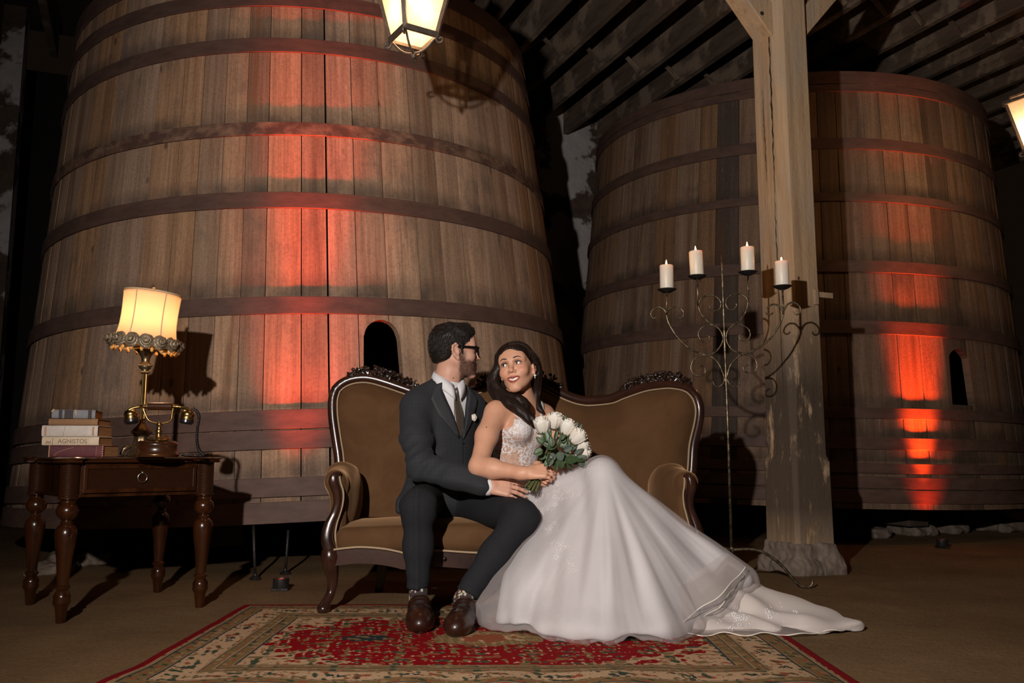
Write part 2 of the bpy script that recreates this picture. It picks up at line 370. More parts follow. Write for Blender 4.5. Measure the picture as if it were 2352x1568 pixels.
def postmat():
    m, nt, b = newmat('post_wood'); L = nt.links.new; v = coords(nt); vs = coords(nt, (22, 22, 1.1))
    g = noise(nt, vs, 1.0, 6, 0.62, 0.3); base = ramp(nt, [(0.3, (0.36, 0.225, 0.12)), (0.5, (0.54, 0.36, 0.21)), (0.75, (0.64, 0.45, 0.28))]); L(g, base.inputs[0])
    gr = ramp(nt, [(0.45, 0.0), (0.65, 0.8)]); L(noise(nt, coords(nt, (4, 4, 1)), 1.6, 6, 0.6), gr.inputs[0]); c = mixc(nt, gr.outputs[0], base.outputs[0], (0.44, 0.345, 0.255))
    sep = nt.nodes.new('ShaderNodeSeparateXYZ'); L(v, sep.inputs[0])
    hz = ramp(nt, [(0.04, 0.55), (0.09, 0.95), (0.26, 1.0), (0.33, 0.7), (0.42, 0.2), (0.55, 0.0)]); L(math_(nt, 'DIVIDE', sep.outputs[2], 4.0), hz.inputs[0])
    nn = noise(nt, coords(nt, (9, 9, 2.2)), 1.3, 7, 0.68); th = ramp(nt, [(0.33, 0.0), (0.45, 1.0)]); L(nn, th.inputs[0])
    c = mixc(nt, math_(nt, 'MULTIPLY', hz.outputs[0], th.outputs[0]), c, (0.085, 0.062, 0.045))  # dark stain low on the post, deepened to stand in for dim light
    ck = ramp(nt, [(0.68, 0.0), (0.72, 0.8)]); L(noise(nt, coords(nt, (30, 30, 0.7)), 1.0, 5, 0.7), ck.inputs[0]); c = mixc(nt, ck.outputs[0], c, (0.07, 0.045, 0.03))
    L(c, b.inputs['Base Color']); b.inputs['Roughness'].default_value = 0.8; b.inputs['Specular IOR Level'].default_value = 0.2
    bumpn(nt, b, math_(nt, 'ADD', g, noise(nt, v, 30, 5, 0.7)), 0.6, 0.008)
postmat()
pbr('post_crack', (0.03, 0.02, 0.014), 0.9)
pbr('stone', (0.15, 0.115, 0.09), 0.92, col2=(0.25, 0.20, 0.165), nscale=9, bump=0.8, bscale=20, bdist=0.015, spec=0.1)
pbr('iron_black', (0.022, 0.02, 0.02), 0.5, 0.6, col2=(0.05, 0.045, 0.042), nscale=30, bump=0.2, bscale=80)
pbr('iron_lantern', (0.11, 0.085, 0.07), 0.5, 0.5, col2=(0.18, 0.14, 0.11), nscale=30, bump=0.25, bscale=90)
m, nt, b = newmat('lantern_glass')
tr = N(nt, 'ShaderNodeBsdfTransparent'); tr.inputs[0].default_value = (1, 0.95, 0.86, 1)
tl = N(nt, 'ShaderNodeBsdfTranslucent'); df = N(nt, 'ShaderNodeBsdfDiffuse'); rr = ramp(nt, [(0.3, (0.62, 0.54, 0.44)), (0.7, (0.80, 0.74, 0.64))])
nt.links.new(noise(nt, coords(nt), 14, 5, 0.6), rr.inputs[0]); nt.links.new(rr.outputs[0], tl.inputs[0]); nt.links.new(rr.outputs[0], df.inputs[0])
m1 = nt.nodes.new('ShaderNodeMixShader'); m1.inputs[0].default_value = 0.15; m2 = nt.nodes.new('ShaderNodeMixShader'); m2.inputs[0].default_value = 0.22
nt.links.new(tl.outputs[0], m1.inputs[1]); nt.links.new(df.outputs[0], m1.inputs[2]); nt.links.new(tr.outputs[0], m2.inputs[1]); nt.links.new(m1.outputs[0], m2.inputs[2])
nt.links.new(m2.outputs[0], nt.nodes['Material Output'].inputs[0])
emis('bulb', (1.0, 0.72, 0.40), 14)
# ================================================================== floor, walls, ceiling
random.seed(3)
def floor_pt(i, j):
    x = -9 + 20 * i; y = -3 + 17 * j
    return (x, y, 0.0)
me = MB().grid(floor_pt, 120, 110)
fl = me.build('floor', 'dirt', smooth=True)
n = len(fl.data.vertices); co = np.empty(n * 3); fl.data.vertices.foreach_get('co', co); co = co.reshape(-1, 3)
far = sst(4.3, 5.2, co[:, 1]); co[:, 2] = 0.006 * vnoise(co, 0.9, 4) * far - 0.004 * (1 - far) * 0 - 0.004 * far; fl.data.vertices.foreach_set('co', co.ravel()); fl.data.update(); struct(fl)
R_ = Matrix.Rotation(YAW, 3, 'Z')
struct(MB().box(bld(5.3, 9.45, 2.5), (5.6, 0.15, 2.6), R_).build('wall_back', 'plaster'))
struct(MB().box(bld(-4.7, 9.45, 2.5), (3.45, 0.15, 2.6), R_).build('wall_left', 'plaster_worn'))
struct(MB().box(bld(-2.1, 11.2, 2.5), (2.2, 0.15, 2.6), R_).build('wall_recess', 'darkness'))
ceil = struct(MB().box(bld(2.5, 4.6, 5.06), (8.5, 5.2, 0.03), R_).build('ceiling', 'board_dark'))
JZ = 4.6
for k in range(-15, 17):
    s_ = 3.25 + 0.47 * k + rnd.uniform(-0.02, 0.02)
    q = rnd.uniform(-0.012, 0.012)
    o = MB().box((0, 0, 0), (0.036, 4.85, 0.21)).build('joist', 'joist', ceil, bevel=0.006, segs=1)
    o.location = bld(s_, 4.55, JZ + 0.215 + q); o.rotation_euler = (0, 0, YAW + rnd.uniform(-0.004, 0.004))
    for t_ in (7.5, 5.6):
        for sg in (-1, 1):
            a = bld(s_ + 0.04, t_ + 0.05 * sg, JZ + (0.03 if sg > 0 else 0.36)); c_ = bld(s_ + 0.43, t_ + 0.05 * sg, JZ + (0.36 if sg > 0 else 0.03))
            MB().beam(a, c_, 0.045, 0.02).build('bridging', 'joist', ceil)
struct(MB().box(bld(3.7, 4.09, 4.40), (7.5, 0.13, 0.17), R_).build('trim_1', 'joist', bevel=0.01))
# ================================================================== wine tanks
def cone_hit(q, u, v):
    cx, cy, R0, tp, lx, ly = q; r = ray(u, v); w_ = Vector((lx, ly, 1)).normalized(); t = 3.0
    while t < 14:
        p = Vector((r.x / r.y * t, t, HCAM + r.z / r.y * t)) - Vector((cx, cy, 0.28)); s = p.dot(w_)
        if (p - w_ * s).length < R0 - tp * s: break
        t += 0.004
    Q = Vector((0, 0, 1)).rotation_difference(w_).to_matrix(); l = Q.transposed() @ p
    return math.atan2(l.y, l.x), l.z
def wine_tank(q, label, hoops, smat, hole, seam_u, ns, seed):
    rg = random.Random(seed); cx, cy, R0, tp, lx, ly = q; w_ = Vector((lx, ly, 1)).normalized()
    root = thing('wine_tank', label, 'wine tank', (cx, cy, 0.28), 0, 'giant wine tanks'); root.rotation_mode = 'QUATERNION'
    root.rotation_quaternion = Vector((0, 0, 1)).rotation_difference(w_)
    H = 3.53; rad = lambda z: R0 - tp * z
    th0, _ = cone_hit(q, *seam_u)
    (ha, hz0), (hb, hz1), hw = cone_hit(q, *hole[0]), cone_hit(q, *hole[1]), hole[2]; hth = ha
    ws = [rg.uniform(0.75, 1.25) for _ in range(ns)]; tot = sum(ws); acc = 0; edges = []
    for x in ws: edges.append(th0 + 2 * PI * acc / tot); acc += x
    edges.append(th0 + 2 * PI)
    def holetop(th):
        d = ((th - hth + PI) % (2 * PI) - PI) * rad(hz0); arch = hw * 1.05
        if abs(d) >= hw: return None
        return hz1 - arch + arch * math.sqrt(max(0, 1 - (d / hw) ** 2))
    for i in range(ns):
        g = rg.uniform(0.0006, 0.0018); a0 = edges[i] + g; a1 = edges[i + 1] - g
        if i == 0: a0 += 0.0028
        jr = rg.uniform(-0.0016, 0.0016); jt = rg.uniform(-0.015, 0.012)
        mid = (a0 + a1) / 2; dm = abs(((mid - hth + PI) % (2 * PI) - PI)) * R0; near = dm < hw + 0.25
        cols = [a0 + (a1 - a0) * k / (14 if near else 4) for k in range((14 if near else 4) + 1)]
        mb = MB(); th_ = 0.06
        def pt(a, z, inner):
            ed = 0.0022 if (a == cols[0] or a == cols[-1]) and not inner else 0.0
            r = rad(z) + jr - ed - (th_ if inner else 0); return (r * math.cos(a), r * math.sin(a), z)
        for k in range(len(cols) - 1):
            c0, c1 = cols[k], cols[k + 1]; t0, t1 = holetop(c0), holetop(c1); top = H + jt
            segs = [((0, 0), (top, top))]
            if t0 is not None or t1 is not None:
                t0 = hz0 if t0 is None else t0; t1 = hz0 if t1 is None else t1
                segs = [((0, 0), (hz0, hz0)), ((t0, t1), (top, top))]
            for (b0, b1), (e0, e1) in segs:
                vs = [pt(c0, b0, 0), pt(c1, b1, 0), pt(c1, e1, 0), pt(c0, e0, 0), pt(c0, b0, 1), pt(c1, b1, 1), pt(c1, e1, 1), pt(c0, e0, 1)]
                fs = [(0, 1, 2, 3), (7, 6, 5, 4), (3, 2, 6, 7), (4, 5, 1, 0)]
                if k == 0 or len(segs) == 2: fs.append((0, 3, 7, 4))
                if k == len(cols) - 2 or len(segs) == 2: fs.append((1, 5, 6, 2))
                mb.add(vs, fs)
        mb.build('stave', smat, root)
    for hi, (z0, z1) in enumerate(hoops):
        z0 -= 0.28; z1 -= 0.28; mb = MB(); n = 144; vs = []; fs = []; ph = rg.uniform(0, 6)
        for k in range(n):
            a = 2 * PI * k / n; wv = 0.004 * math.sin(a * 3 + ph)
            for (dz, dr) in ((z0, 0.004), (z0, 0.017), (z1, 0.017), (z1, 0.004)):
                r = rad(dz) + dr; vs.append((r * math.cos(a), r * math.sin(a), dz + wv))
        for k in range(n):
            k2 = (k + 1) % n
            for e in range(4): fs.append((k * 4 + e, k2 * 4 + e, k2 * 4 + (e + 1) % 4, k * 4 + (e + 1) % 4))
        mb.add(vs, fs).build('hoop', 'hoop_iron_worn' if hi in (3, 4) and seed == 11 and hi == 3 else 'hoop_iron', root, bevel=0.002, segs=1)
        # rivets where the band ends overlap
    inn = MB().lathe([(rad(0.05) - 0.08, 0.05), (rad(0) - 0.08, 0.06)], 48); inn.build('floor_boards', 'tank_inside', root)
    MB().lathe([(rad(H) - 0.07, H - 0.12), (rad(H) - 0.07, H - 0.08)], 48).build('lid', 'board_dark', root)
    for k in range(-2, 3):
        c = root.location; x = k * 0.78; l = math.sqrt(max(0.1, (R0 - 0.15) ** 2 - x * x))
        o = MB().box((0, 0, 0), (0.11, l * 0.8, 0.085)).build('bearer', 'board_dark', root, bevel=0.01)
        o.matrix_parent_inverse = Matrix.Identity(4); o.location = R_ @ Vector((x, 0, -0.09)); o.rotation_euler = (0, 0, YAW)
    return root
QL = (-1.545, 6.9, 2.092, 0.0939, -0.0377, 0.0138); QR = (2.715, 8.75, 2.159, 0.0784, 0.0204, -0.0088)
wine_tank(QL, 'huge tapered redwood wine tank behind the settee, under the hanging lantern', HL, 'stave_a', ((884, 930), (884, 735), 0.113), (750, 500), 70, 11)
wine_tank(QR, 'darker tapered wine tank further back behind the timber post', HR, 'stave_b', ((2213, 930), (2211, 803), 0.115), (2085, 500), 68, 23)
# stones under the tanks
def rough_stone(name, loc, h, label, group, seed, mat='stone', rz=0.0):
    rg = random.Random(seed); s = SDF(0.013, 0.03); s.box((0, 0, h[2]), (h[0], h[1], h[2]), 0.025)
    s.box((rg.uniform(-.3, .3) * h[0], -h[1] * 0.25, h[2] * 0.55), (h[0] * 0.9, h[1] * 0.95, h[2] * 0.6), 0.03)
    s.disp = lambda q: 0.010 * vnoise(q, 7, seed) + 0.004 * vnoise(q, 21, seed + 1)
    me = s.mesh(name); o = bpy.data.objects.new(name, me); C.objects.link(o); me.materials.append(MATS[mat]); o.location = loc; o.rotation_euler = (0, 0, rz)
    return tag(o, label, 'stone', group)
for i, (u, y, hx, hz, lab) in enumerate([(190, 5.5, 0.17, 0.045, 'rough stone block under the tank rim behind the side table'), (130, 5.12, 0.12, 0.03, 'low flat stone beside the left table legs')]):
    p = at(u, 1200, y); rough_stone('foundation_stone', (p.x, p.y, -0.005), (hx, 0.15, hz * 0.85), lab, 'stones under the tanks', 30 + i, rz=YAW)
for i, (u, y, hx, hz, lab) in enumerate([(2090, 7.5, 0.14, 0.05, 'stone block under the left rim of the far tank'), (2170, 7.75, 0.11, 0.048, 'small stone under the red lit part of the far tank'),
        (2300, 7.9, 0.2, 0.05, 'stone block under the right rim of the far tank'), (1995, 7.3, 0.1, 0.045, 'small stone beside the shadow of the post')]):
    p = at(u, 1160, y); rough_stone('foundation_stone', (p.x, p.y, -0.005), (hx, 0.15, hz * 0.85), lab, 'stones under the tanks', 40 + i, rz=YAW)
# thin iron rods standing under the big tank
for (u0, v0, u1, v1, lab) in ((586, 1330, 582, 1205, 'thin iron rod standing under the tank nearer the side table'), (655, 1318, 663, 1205, 'thin iron rod standing under the tank nearer the settee')):
    a = onz(u0, v0); t = thing('iron_rod', lab, 'rod', a, 0, 'iron rods under the big tank'); top = at(u1, v1, a.y + 0.02) - a
    MB().tube([(0, 0, 0.0), tuple(top * 0.5), tuple(top)], 0.0085, 8).build('rod', 'iron_black', t, smooth=True)
    MB().lathe([(0.03, 0), (0.032, 0.006), (0.012, 0.02), (0.011, 0.03)], 12).build('foot_plate', 'iron_black', t, smooth='auto')
# ================================================================== red uplights on the floor
def uplight(loc, tgt, energy, label, ang, col):
    t = thing('floor_uplight', label, 'light', loc, 0, 'red uplights')
    MB().lathe([(0.001, 0.010), (0.036, 0.010), (0.039, 0.015), (0.039, 0.055), (0.035, 0.058), (0.032, 0.048), (0.001, 0.045)], 20).build('housing', 'iron_black', t, smooth='auto')
    MB().lathe([(0.001, 0.049), (0.032, 0.050)], 20).build('lens', 'red_lens', t)
    MB().box((0, 0, 0.006), (0.042, 0.035, 0.006)).build('base', 'iron_black', t, bevel=0.002)
    l = lamp('uplight_beam', 'SPOT', Vector(loc) + Vector((0, 0, 0.1)), energy, col, 0.05, tgt, math.radians(ang), 1.0); l.parent = None
emis('red_lens', (1.0, 0.06, 0.02), 3)
ul = at(648, 1260, 4.42); ul.z = 0
uplight(ul, (ul.x - 0.02, ul.y + 0.50, 2.2), 1500, 'small black uplight on the floor before the big tank', 20, (1.0, 0.07, 0.02))
lamp('uplight_spill', 'SPOT', (ul.x, ul.y, 0.1), 300, (1.0, 0.06, 0.015), 0.05, (ul.x - 0.02, ul.y + 0.45, 1.25), math.radians(37), 1.0)
ur = at(2160, 1180, 6.42); ur.z = 0
uplight(ur, (ur.x + 0.02, ur.y + 0.50, 2.15), 1700, 'small black uplight on the floor before the far tank', 24, (1.0, 0.075, 0.008))
lamp('uplight_spill', 'SPOT', (ur.x, ur.y, 0.1), 34, (1.0, 0.045, 0.005), 0.05, (ur.x + 0.02, ur.y + 0.45, 1.0), math.radians(56), 1.0)
# ================================================================== timber post
pc = at(1838, 1250, 5.15); pc.z = 0
post = thing('timber_post', 'weathered square timber post on a stone footing behind the candelabra', 'post', pc, YAW)
def shaft():
    mb = MB(); lev = [(0.155, 0.137), (0.62, 0.134), (0.66, 0.122), (1.5, 0.120), (3.0, 0.119), (4.23, 0.118)]
    ring = lambda h, c: [(-h, -h + c), (-h + c, -h), (h - 0.012, -h), (h, -h + 0.012), (h, h - 0.012), (h - 0.012, h), (-h + 0.012, h), (-h, h - 0.012)]
    vs = []
    for z, h in lev:
        c = 0.02 if z < 0.8 else 0.055
        vs += [(x, y, z) for x, y in ring(h, c)]
    fs = [tuple(i * 8 + k for k in range(8)) for i in (len(lev) - 1,)] + [tuple(range(7, -1, -1))]
    for i in range(len(lev) - 1):
        for k in range(8): fs.append((i * 8 + k, i * 8 + (k + 1) % 8, (i + 1) * 8 + (k + 1) % 8, (i + 1) * 8 + k))
    return mb.add(vs, fs)
shaft().build('shaft', 'post_wood', post, bevel=0.004)
for sg in (-1, 1):
    mb = MB(); a = Vector((sg * 0.06, 0, 3.25)); c_ = Vector((sg * 0.95, 0, 4.25)); mb.beam(a, c_, 0.15 if sg < 0 else 0.13, 0.15, (0, 1, 0)); mb.build('brace', 'post_wood', post, bevel=0.006)
def crackline(name, x, ys, zs, w):
    rg = random.Random(len(name) + int(zs[0] * 10)); n = 46; L_, R2 = [], []
    for i in range(n):
        t = i / (n - 1); z = zs[0] + (zs[1] - zs[0]) * t; y = ys[0] + (ys[1] - ys[0]) * t + rg.uniform(-0.004, 0.004); ww = w * math.sin(PI * t) ** 0.5 * rg.uniform(0.3, 1.0); L_.append((x, y - ww, z)); R2.append((x, y + ww, z))
    MB().add(L_ + R2, [(i, i + 1, n + i + 1, n + i) for i in range(n - 1)]).build(name, 'post_crack', post)
crackline('crack', -0.1212, (-0.052, -0.047), (3.5, 2.2), 0.008); crackline('crack', -0.1216, (-0.044, -0.050), (2.2, 1.0), 0.006); crackline('crack', -0.1208, (0.03, 0.02), (2.9, 2.3), 0.004)
for (x, z) in ((-0.30, 3.42), (-0.19, 3.33)):
    MB().lathe([(0.012, -0.004), (0.012, 0.004)], 10, Matrix.Translation((x, -0.077, z)) @ Matrix.Rotation(PI / 2, 4, 'X')).build('bolt', 'post_crack', post)
hk = MB().box((0.165, -0.10, 1.605), (0.06, 0.019, 0.017)); hk.build('peg', 'post_wood', post, bevel=0.004)
MB().box((0.085, -0.126, 1.585), (0.014, 0.010, 0.045)).build('bracket', 'post_wood', post, bevel=0.004)
s = SDF(0.010, 0.04); s.box((0, 0, 0.09), (0.148, 0.148, 0.075), 0.02); s.box((0, 0, 0.015), (0.185, 0.185, 0.045), 0.03, k=0.09)
s.disp = lambda q: 0.008 * vnoise(q, 6, 5) + 0.004 * vnoise(q, 17, 6); s.build('footing', 'stone', post)
# ================================================================== hanging lanterns
def lantern(loc, rz, label, power):
    t = thing('hanging_lantern', label, 'lantern', loc, rz, 'wrought iron lanterns')
    a, b_, h = 0.082, 0.150, 0.36
    cs = [(-1, -1), (1, -1), (1, 1), (-1, 1)]
    fr = MB()
    for (x, y) in cs: fr.beam((x * a, y * a, 0), (x * b_, y * b_, h), 0.02, 0.02, (x, y, 0))
    fr.build('corner_bars', 'iron_lantern', t, bevel=0.002)
    for z, r in ((0.0, a), (h, b_)):
        rg_ = MB()
        for i in range(4):
            p, q = cs[i], cs[(i + 1) % 4]; rg_.beam((p[0] * r * 1.06, p[1] * r * 1.06, z), (q[0] * r * 1.06, q[1] * r * 1.06, z), 0.018, 0.026)
        rg_.build('rim', 'iron_lantern', t, bevel=0.002)
    for i in range(4):
        p, q = cs[i], cs[(i + 1) % 4]; e = 0.985
        MB().add([(p[0] * a * e, p[1] * a * e, 0.012), (q[0] * a * e, q[1] * a * e, 0.012), (q[0] * b_ * e, q[1] * b_ * e, h - 0.01), (p[0] * b_ * e, p[1] * b_ * e, h - 0.01)], [(0, 1, 2, 3)]).build('pane', 'lantern_glass', t, solid=0.003)
    MB().add([(x * a * 0.97, y * a * 0.97, 0.004) for x, y in cs], [(0, 1, 2, 3)]).build('bottom_pane', 'lantern_glass', t, solid=0.003)
    for (x, y) in cs:
        d = Vector((x, y, 0)).normalized(); R0 = a * 1.414
        path = [d * r + Vector((0, 0, z)) for r, z in ((R0 * 1.0, -0.01), (R0 * 0.86, -0.022), (R0 * 0.62, -0.052), (R0 * 0.35, -0.072), (0.004, -0.08))]
        sc = [d * (R0 + 0.018 - 0.02 * math.cos(k * 0.5) * (1 - k / 16)) + Vector((0, 0, -0.022 - 0.02 * math.sin(k * 0.5) * (1 - k / 16))) for k in range(13)]
        MB().tube(bez(path, 5), 0.0055, 8).build('strap', 'iron_lantern', t, smooth=True)
        MB().tube([d * R0 + Vector((0, 0, -0.004))] + sc, 0.0055, 8).build('scroll', 'iron_lantern', t, smooth=True)
    MB().ball((0.0, 0.0, -0.093), 0.013).build('finial', 'iron_lantern', t, smooth=True)
    MB().tube([(0.02, 0.02, -0.075), (0.024, 0.02, -0.092), (0.02, 0.024, -0.104), (0.012, 0.02, -0.094)], 0.004, 6).build('catch', 'iron_lantern', t, smooth=True)
    MB().lathe([(0.215, h + 0.005), (0.225, h + 0.014), (0.19, h + 0.05), (0.14, h + 0.10), (0.075, h + 0.145), (0.055, h + 0.15), (0.055, h + 0.19), (0.075, h + 0.20), (0.02, h + 0.25), (0.012, h + 0.27)], 8, Matrix.Rotation(PI / 8, 4, 'Z')).build('roof', 'iron_lantern', t)
    MB().tube([(0, 0, h + 0.26), (0, 0, 4.72 - loc[2])], 0.008, 8).build('hanging_rod', 'iron_lantern', t, smooth=True)
    MB().lathe([(0.014, h - 0.02), (0.018, h - 0.06), (0.016, h - 0.10)], 12).build('socket', 'iron_lantern', t, smooth=True)
    MB().ball((0, 0, h - 0.155), (0.032, 0.032, 0.045)).build('bulb', 'bulb', t, smooth=True)
    l = lamp('lantern_light', 'POINT', Vector(loc) + Vector((0, 0, h - 0.23)), power, (1.0, 0.66, 0.38), 0.03)
lantern((-0.472, 3.955, 2.645), math.radians(32 - 0) , 'wrought iron lantern hanging before the big tank at the top edge', 9)
lantern((3.70, 5.85, 2.77), math.radians(32), 'wrought iron lantern cut by the right edge beside the far tank', 22)
# ================================================================== furniture materials
def polwood(name, c1, c2, coat=0.5, rough=0.3, st=(1, 1, 8)):
    return pbr(name, c1, rough, 0, col2=c2, nscale=4, stretch=st, bump=0.05, bscale=30, coat=coat, spec=0.5)
polwood('table_wood', (0.016, 0.0042, 0.0011), (0.046, 0.013, 0.003), 0.6, 0.24, (7, 7, 0.8))
polwood('table_top', (0.035, 0.0105, 0.0035), (0.06, 0.02, 0.006), 0.8, 0.22, (1, 8, 1))
polwood('settee_wood', (0.022, 0.0085, 0.006), (0.045, 0.016, 0.009), 0.8, 0.26, (2, 2, 2))
polwood('settee_carving', (0.014, 0.007, 0.005), (0.024, 0.011, 0.007), 0.7, 0.3, (5, 5, 5))
m, nt, b = newmat('woven')
v = coords(nt); ck = nt.nodes.new('ShaderNodeTexWave'); ck.inputs['Scale'].default_value = 85; ck.wave_type = 'BANDS'; ck.bands_direction = 'DIAGONAL'
ck.inputs['Distortion'].default_value = 0.0; nt.links.new(v, ck.inputs['Vector']); ck2 = nt.nodes.new('ShaderNodeTexChecker'); ck2.inputs['Scale'].default_value = 90; nt.links.new(v, ck2.inputs['Vector'])
r = ramp(nt, [(0.2, (0.012, 0.0035, 0.0013)), (0.7, (0.075, 0.024, 0.0075))]); nt.links.new(ck.outputs['Fac'], r.inputs[0]); nt.links.new(r.outputs[0], b.inputs['Base Color'])
b.inputs['Roughness'].default_value = 0.35; bumpn(nt, b, ck.outputs['Fac'], 0.9, 0.006)
def velvet(name, c1, c2):
    m, nt, b = newmat(name); v = coords(nt); r = ramp(nt, [(0.35, c1), (0.65, c2)]); nt.links.new(noise(nt, v, 5, 4, 0.55, 0.6), r.inputs[0]); nt.links.new(r.outputs[0], b.inputs['Base Color'])
    b.inputs['Roughness'].default_value = 0.85; b.inputs['Specular IOR Level'].default_value = 0.15; b.inputs['Sheen Weight'].default_value = 0.55; b.inputs['Sheen Roughness'].default_value = 0.35
    b.inputs['Sheen Tint'].default_value = (0.75, 0.45, 0.24, 1); bumpn(nt, b, noise(nt, coords(nt, (1, 1, 3)), 160, 3, 0.6), 0.25, 0.002)
velvet('velvet', (0.088, 0.042, 0.017), (0.120, 0.060, 0.026))
pbr('gimp', (0.36, 0.26, 0.16), 0.7, 0, bump=0.5, bscale=200)
pbr('brass', (0.55, 0.36, 0.13), 0.28, 1.0, col2=(0.34, 0.20, 0.07), nscale=12, bump=0.05)
pbr('brass_dark', (0.30, 0.21, 0.11), 0.38, 0.9, col2=(0.13, 0.10, 0.07), nscale=25, bump=0.4, bscale=60)
pbr('gilt', (0.60, 0.40, 0.15), 0.4, 0.7, col2=(0.25, 0.16, 0.07), nscale=30, bump=0.3, bscale=60)
pbr('silver', (0.6, 0.58, 0.55), 0.25, 1.0)
pbr('bakelite', (0.012, 0.011, 0.011), 0.3, 0, coat=0.3)
# ================================================================== side table
A, B_, C_, D_ = onz(165, 1428), onz(478, 1392), onz(45, 1390), onz(340, 1362)
tc = (A + B_ + C_ + D_) / 4; tc.z = 0; ex = ((B_ - A) + (D_ - C_)).normalized(); trot = math.atan2(ex.y, ex.x); HW = 0.277
TZ = 0.652
table = thing('side_table', 'square dark wood side table with turned legs and one drawer', 'table', tc, trot)
tl = lambda p: Matrix.Rotation(-trot, 3, 'Z') @ (Vector(p) - tc)
def tabletop():
    rings = []; N_ = 96
    prof = [(0.0, 0.0), (0.008, 0.0), (0.014, 0.005), (0.008, 0.011), (0.015, 0.014), (0.018, 0.019), (0.008, 0.024), (0.004, 0.024)]
    def outline(k, e):
        a = 2 * PI * k / N_; base = 0.292 + e; c, s_ = math.cos(a), math.sin(a)
        x = base * max(-1, min(1, c * 1.414)); y = base * max(-1, min(1, s_ * 1.414)); p = Vector((x, y, 0))
        for cx_ in (-1, 1):
            for cy_ in (-1, 1):
                cc = Vector((cx_ * HW, cy_ * HW, 0)); dd = p - cc
                R = 0.052 + e
                if cx_ * p.x > HW - 0.035 and cy_ * p.y > HW - 0.035: p = cc + (dd.normalized() if dd.length > 1e-6 else Vector((cx_, cy_, 0)).normalized()) * R
        return p
    mb = MB(); vs = []
    for (e, z) in prof: vs += [tuple(outline(k, e) + Vector((0, 0, TZ - 0.024 + z))) for k in range(N_)]
    fs = [tuple((len(prof) - 1) * N_ + k for k in range(N_)), tuple(range(N_ - 1, -1, -1))]
    for i in range(len(prof) - 1):
        for k in range(N_): fs.append((i * N_ + k, i * N_ + (k + 1) % N_, (i + 1) * N_ + (k + 1) % N_, (i + 1) * N_ + k))
    return mb.add(vs, fs)
tabletop().build('table_top', 'table_top', table, smooth='auto', angle=50)
ZA = 0.49
for sx in (-1, 1):
    for sy in (-1, 1):
        M_ = Matrix.Translation((sx * HW, sy * HW, 0))
        pr = [(0.0162, 0.0), (0.018, 0.004), (0.020, 0.03), (0.025, 0.062), (0.031, 0.072), (0.034, 0.082), (0.031, 0.092), (0.033, 0.10), (0.030, 0.11), (0.021, 0.125), (0.029, 0.136), (0.029, 0.141), (0.021, 0.148),
              (0.0225, 0.17), (0.030, 0.25), (0.039, 0.31), (0.0425, 0.345), (0.040, 0.365), (0.031, 0.378), (0.022, 0.385), (0.024, 0.392), (0.019, 0.400), (0.025, 0.405), (0.038, 0.418), (0.0435, 0.435), (0.039, 0.455), (0.028, 0.465), (0.031, 0.471), (0.028, 0.477), (0.034, 0.482), (0.041, 0.487), (0.041, ZA)]
        lg = MB().lathe(pr, 28, M_).build('leg', 'table_wood', table, smooth='auto', angle=40)
        MB().lathe([(0.037, ZA), (0.037, TZ - 0.024)], 28, M_).build('woven_post', 'woven', lg, smooth='auto')
for ang in range(4):
    Rz = Matrix.Rotation(ang * PI / 2, 4, 'Z')
    mb = MB(); mb.box((0, -HW + 0.004, (ZA + TZ - 0.024) / 2), (HW - 0.03, 0.010, (TZ - 0.024 - ZA) / 2)); mb.box((0, -HW - 0.002, ZA + 0.006), (HW - 0.03, 0.014, 0.006))
    mb.v = [tuple(Rz @ Vector(p)) for p in mb.v]; mb.build('apron', 'table_wood', table, bevel=0.002)
dr = MB(); dr.box((0, -HW - 0.010, 0.563), (0.226, 0.006, 0.052)); dro = dr.build('drawer', 'woven', table)
for (c_, h_) in (((0, -HW - 0.016, 0.612), (0.230, 0.008, 0.008)), ((0, -HW - 0.016, 0.514), (0.230, 0.008, 0.008)), ((-0.222, -HW - 0.016, 0.563), (0.008, 0.008, 0.043)), ((0.222, -HW - 0.016, 0.563), (0.008, 0.008, 0.043))):
    MB().box(c_, h_).build('frame_strip', 'table_wood', dro, bevel=0.003)
rg_ = MB().tube([(0.019 * math.cos(a), 0, 0.019 * math.sin(a)) for a in [2 * PI * k / 20 for k in range(20)]], 0.0026, 6, closed=True)
rg_.v = [(x, y - HW - 0.026, z + 0.566) for x, y, z in rg_.v]; rg_.build('ring_pull', 'silver', dro, smooth=True)
MB().ball((0, -HW - 0.022, 0.587), 0.007).build('knob', 'silver', dro, smooth=True)
# ================================================================== books
pbr('paper', (0.34, 0.155, 0.055), 0.8, 0, col2=(0.52, 0.26, 0.10), nscale=3, stretch=(1, 1, 70), bump=0.5, bscale=20)
pbr('book_cream', (0.46, 0.40, 0.35), 0.75, 0, col2=(0.62, 0.56, 0.50), nscale=10, bump=0.3, bscale=40)
pbr('book_ivory', (0.50, 0.38, 0.26), 0.75, 0, col2=(0.66, 0.54, 0.40), nscale=9, bump=0.3, bscale=40)
pbr('book_tan', (0.20, 0.10, 0.045), 0.8, 0, col2=(0.30, 0.16, 0.07), nscale=10, bump=0.3, bscale=40)
pbr('book_plum', (0.075, 0.016, 0.022), 0.6, 0, col2=(0.15, 0.035, 0.035), nscale=8, bump=0.3, bscale=40)
pbr('book_grey', (0.16, 0.16, 0.175), 0.7, 0, col2=(0.22, 0.22, 0.235), nscale=10, bump=0.3, bscale=40)
pbr('ink', (0.03, 0.02, 0.018), 0.7); pbr('tear', (0.55, 0.34, 0.18), 0.8); pbr('scuff', (0.42, 0.24, 0.14), 0.8); pbr('letter', (0.20, 0.13, 0.09), 0.8)
bkY = 3.66
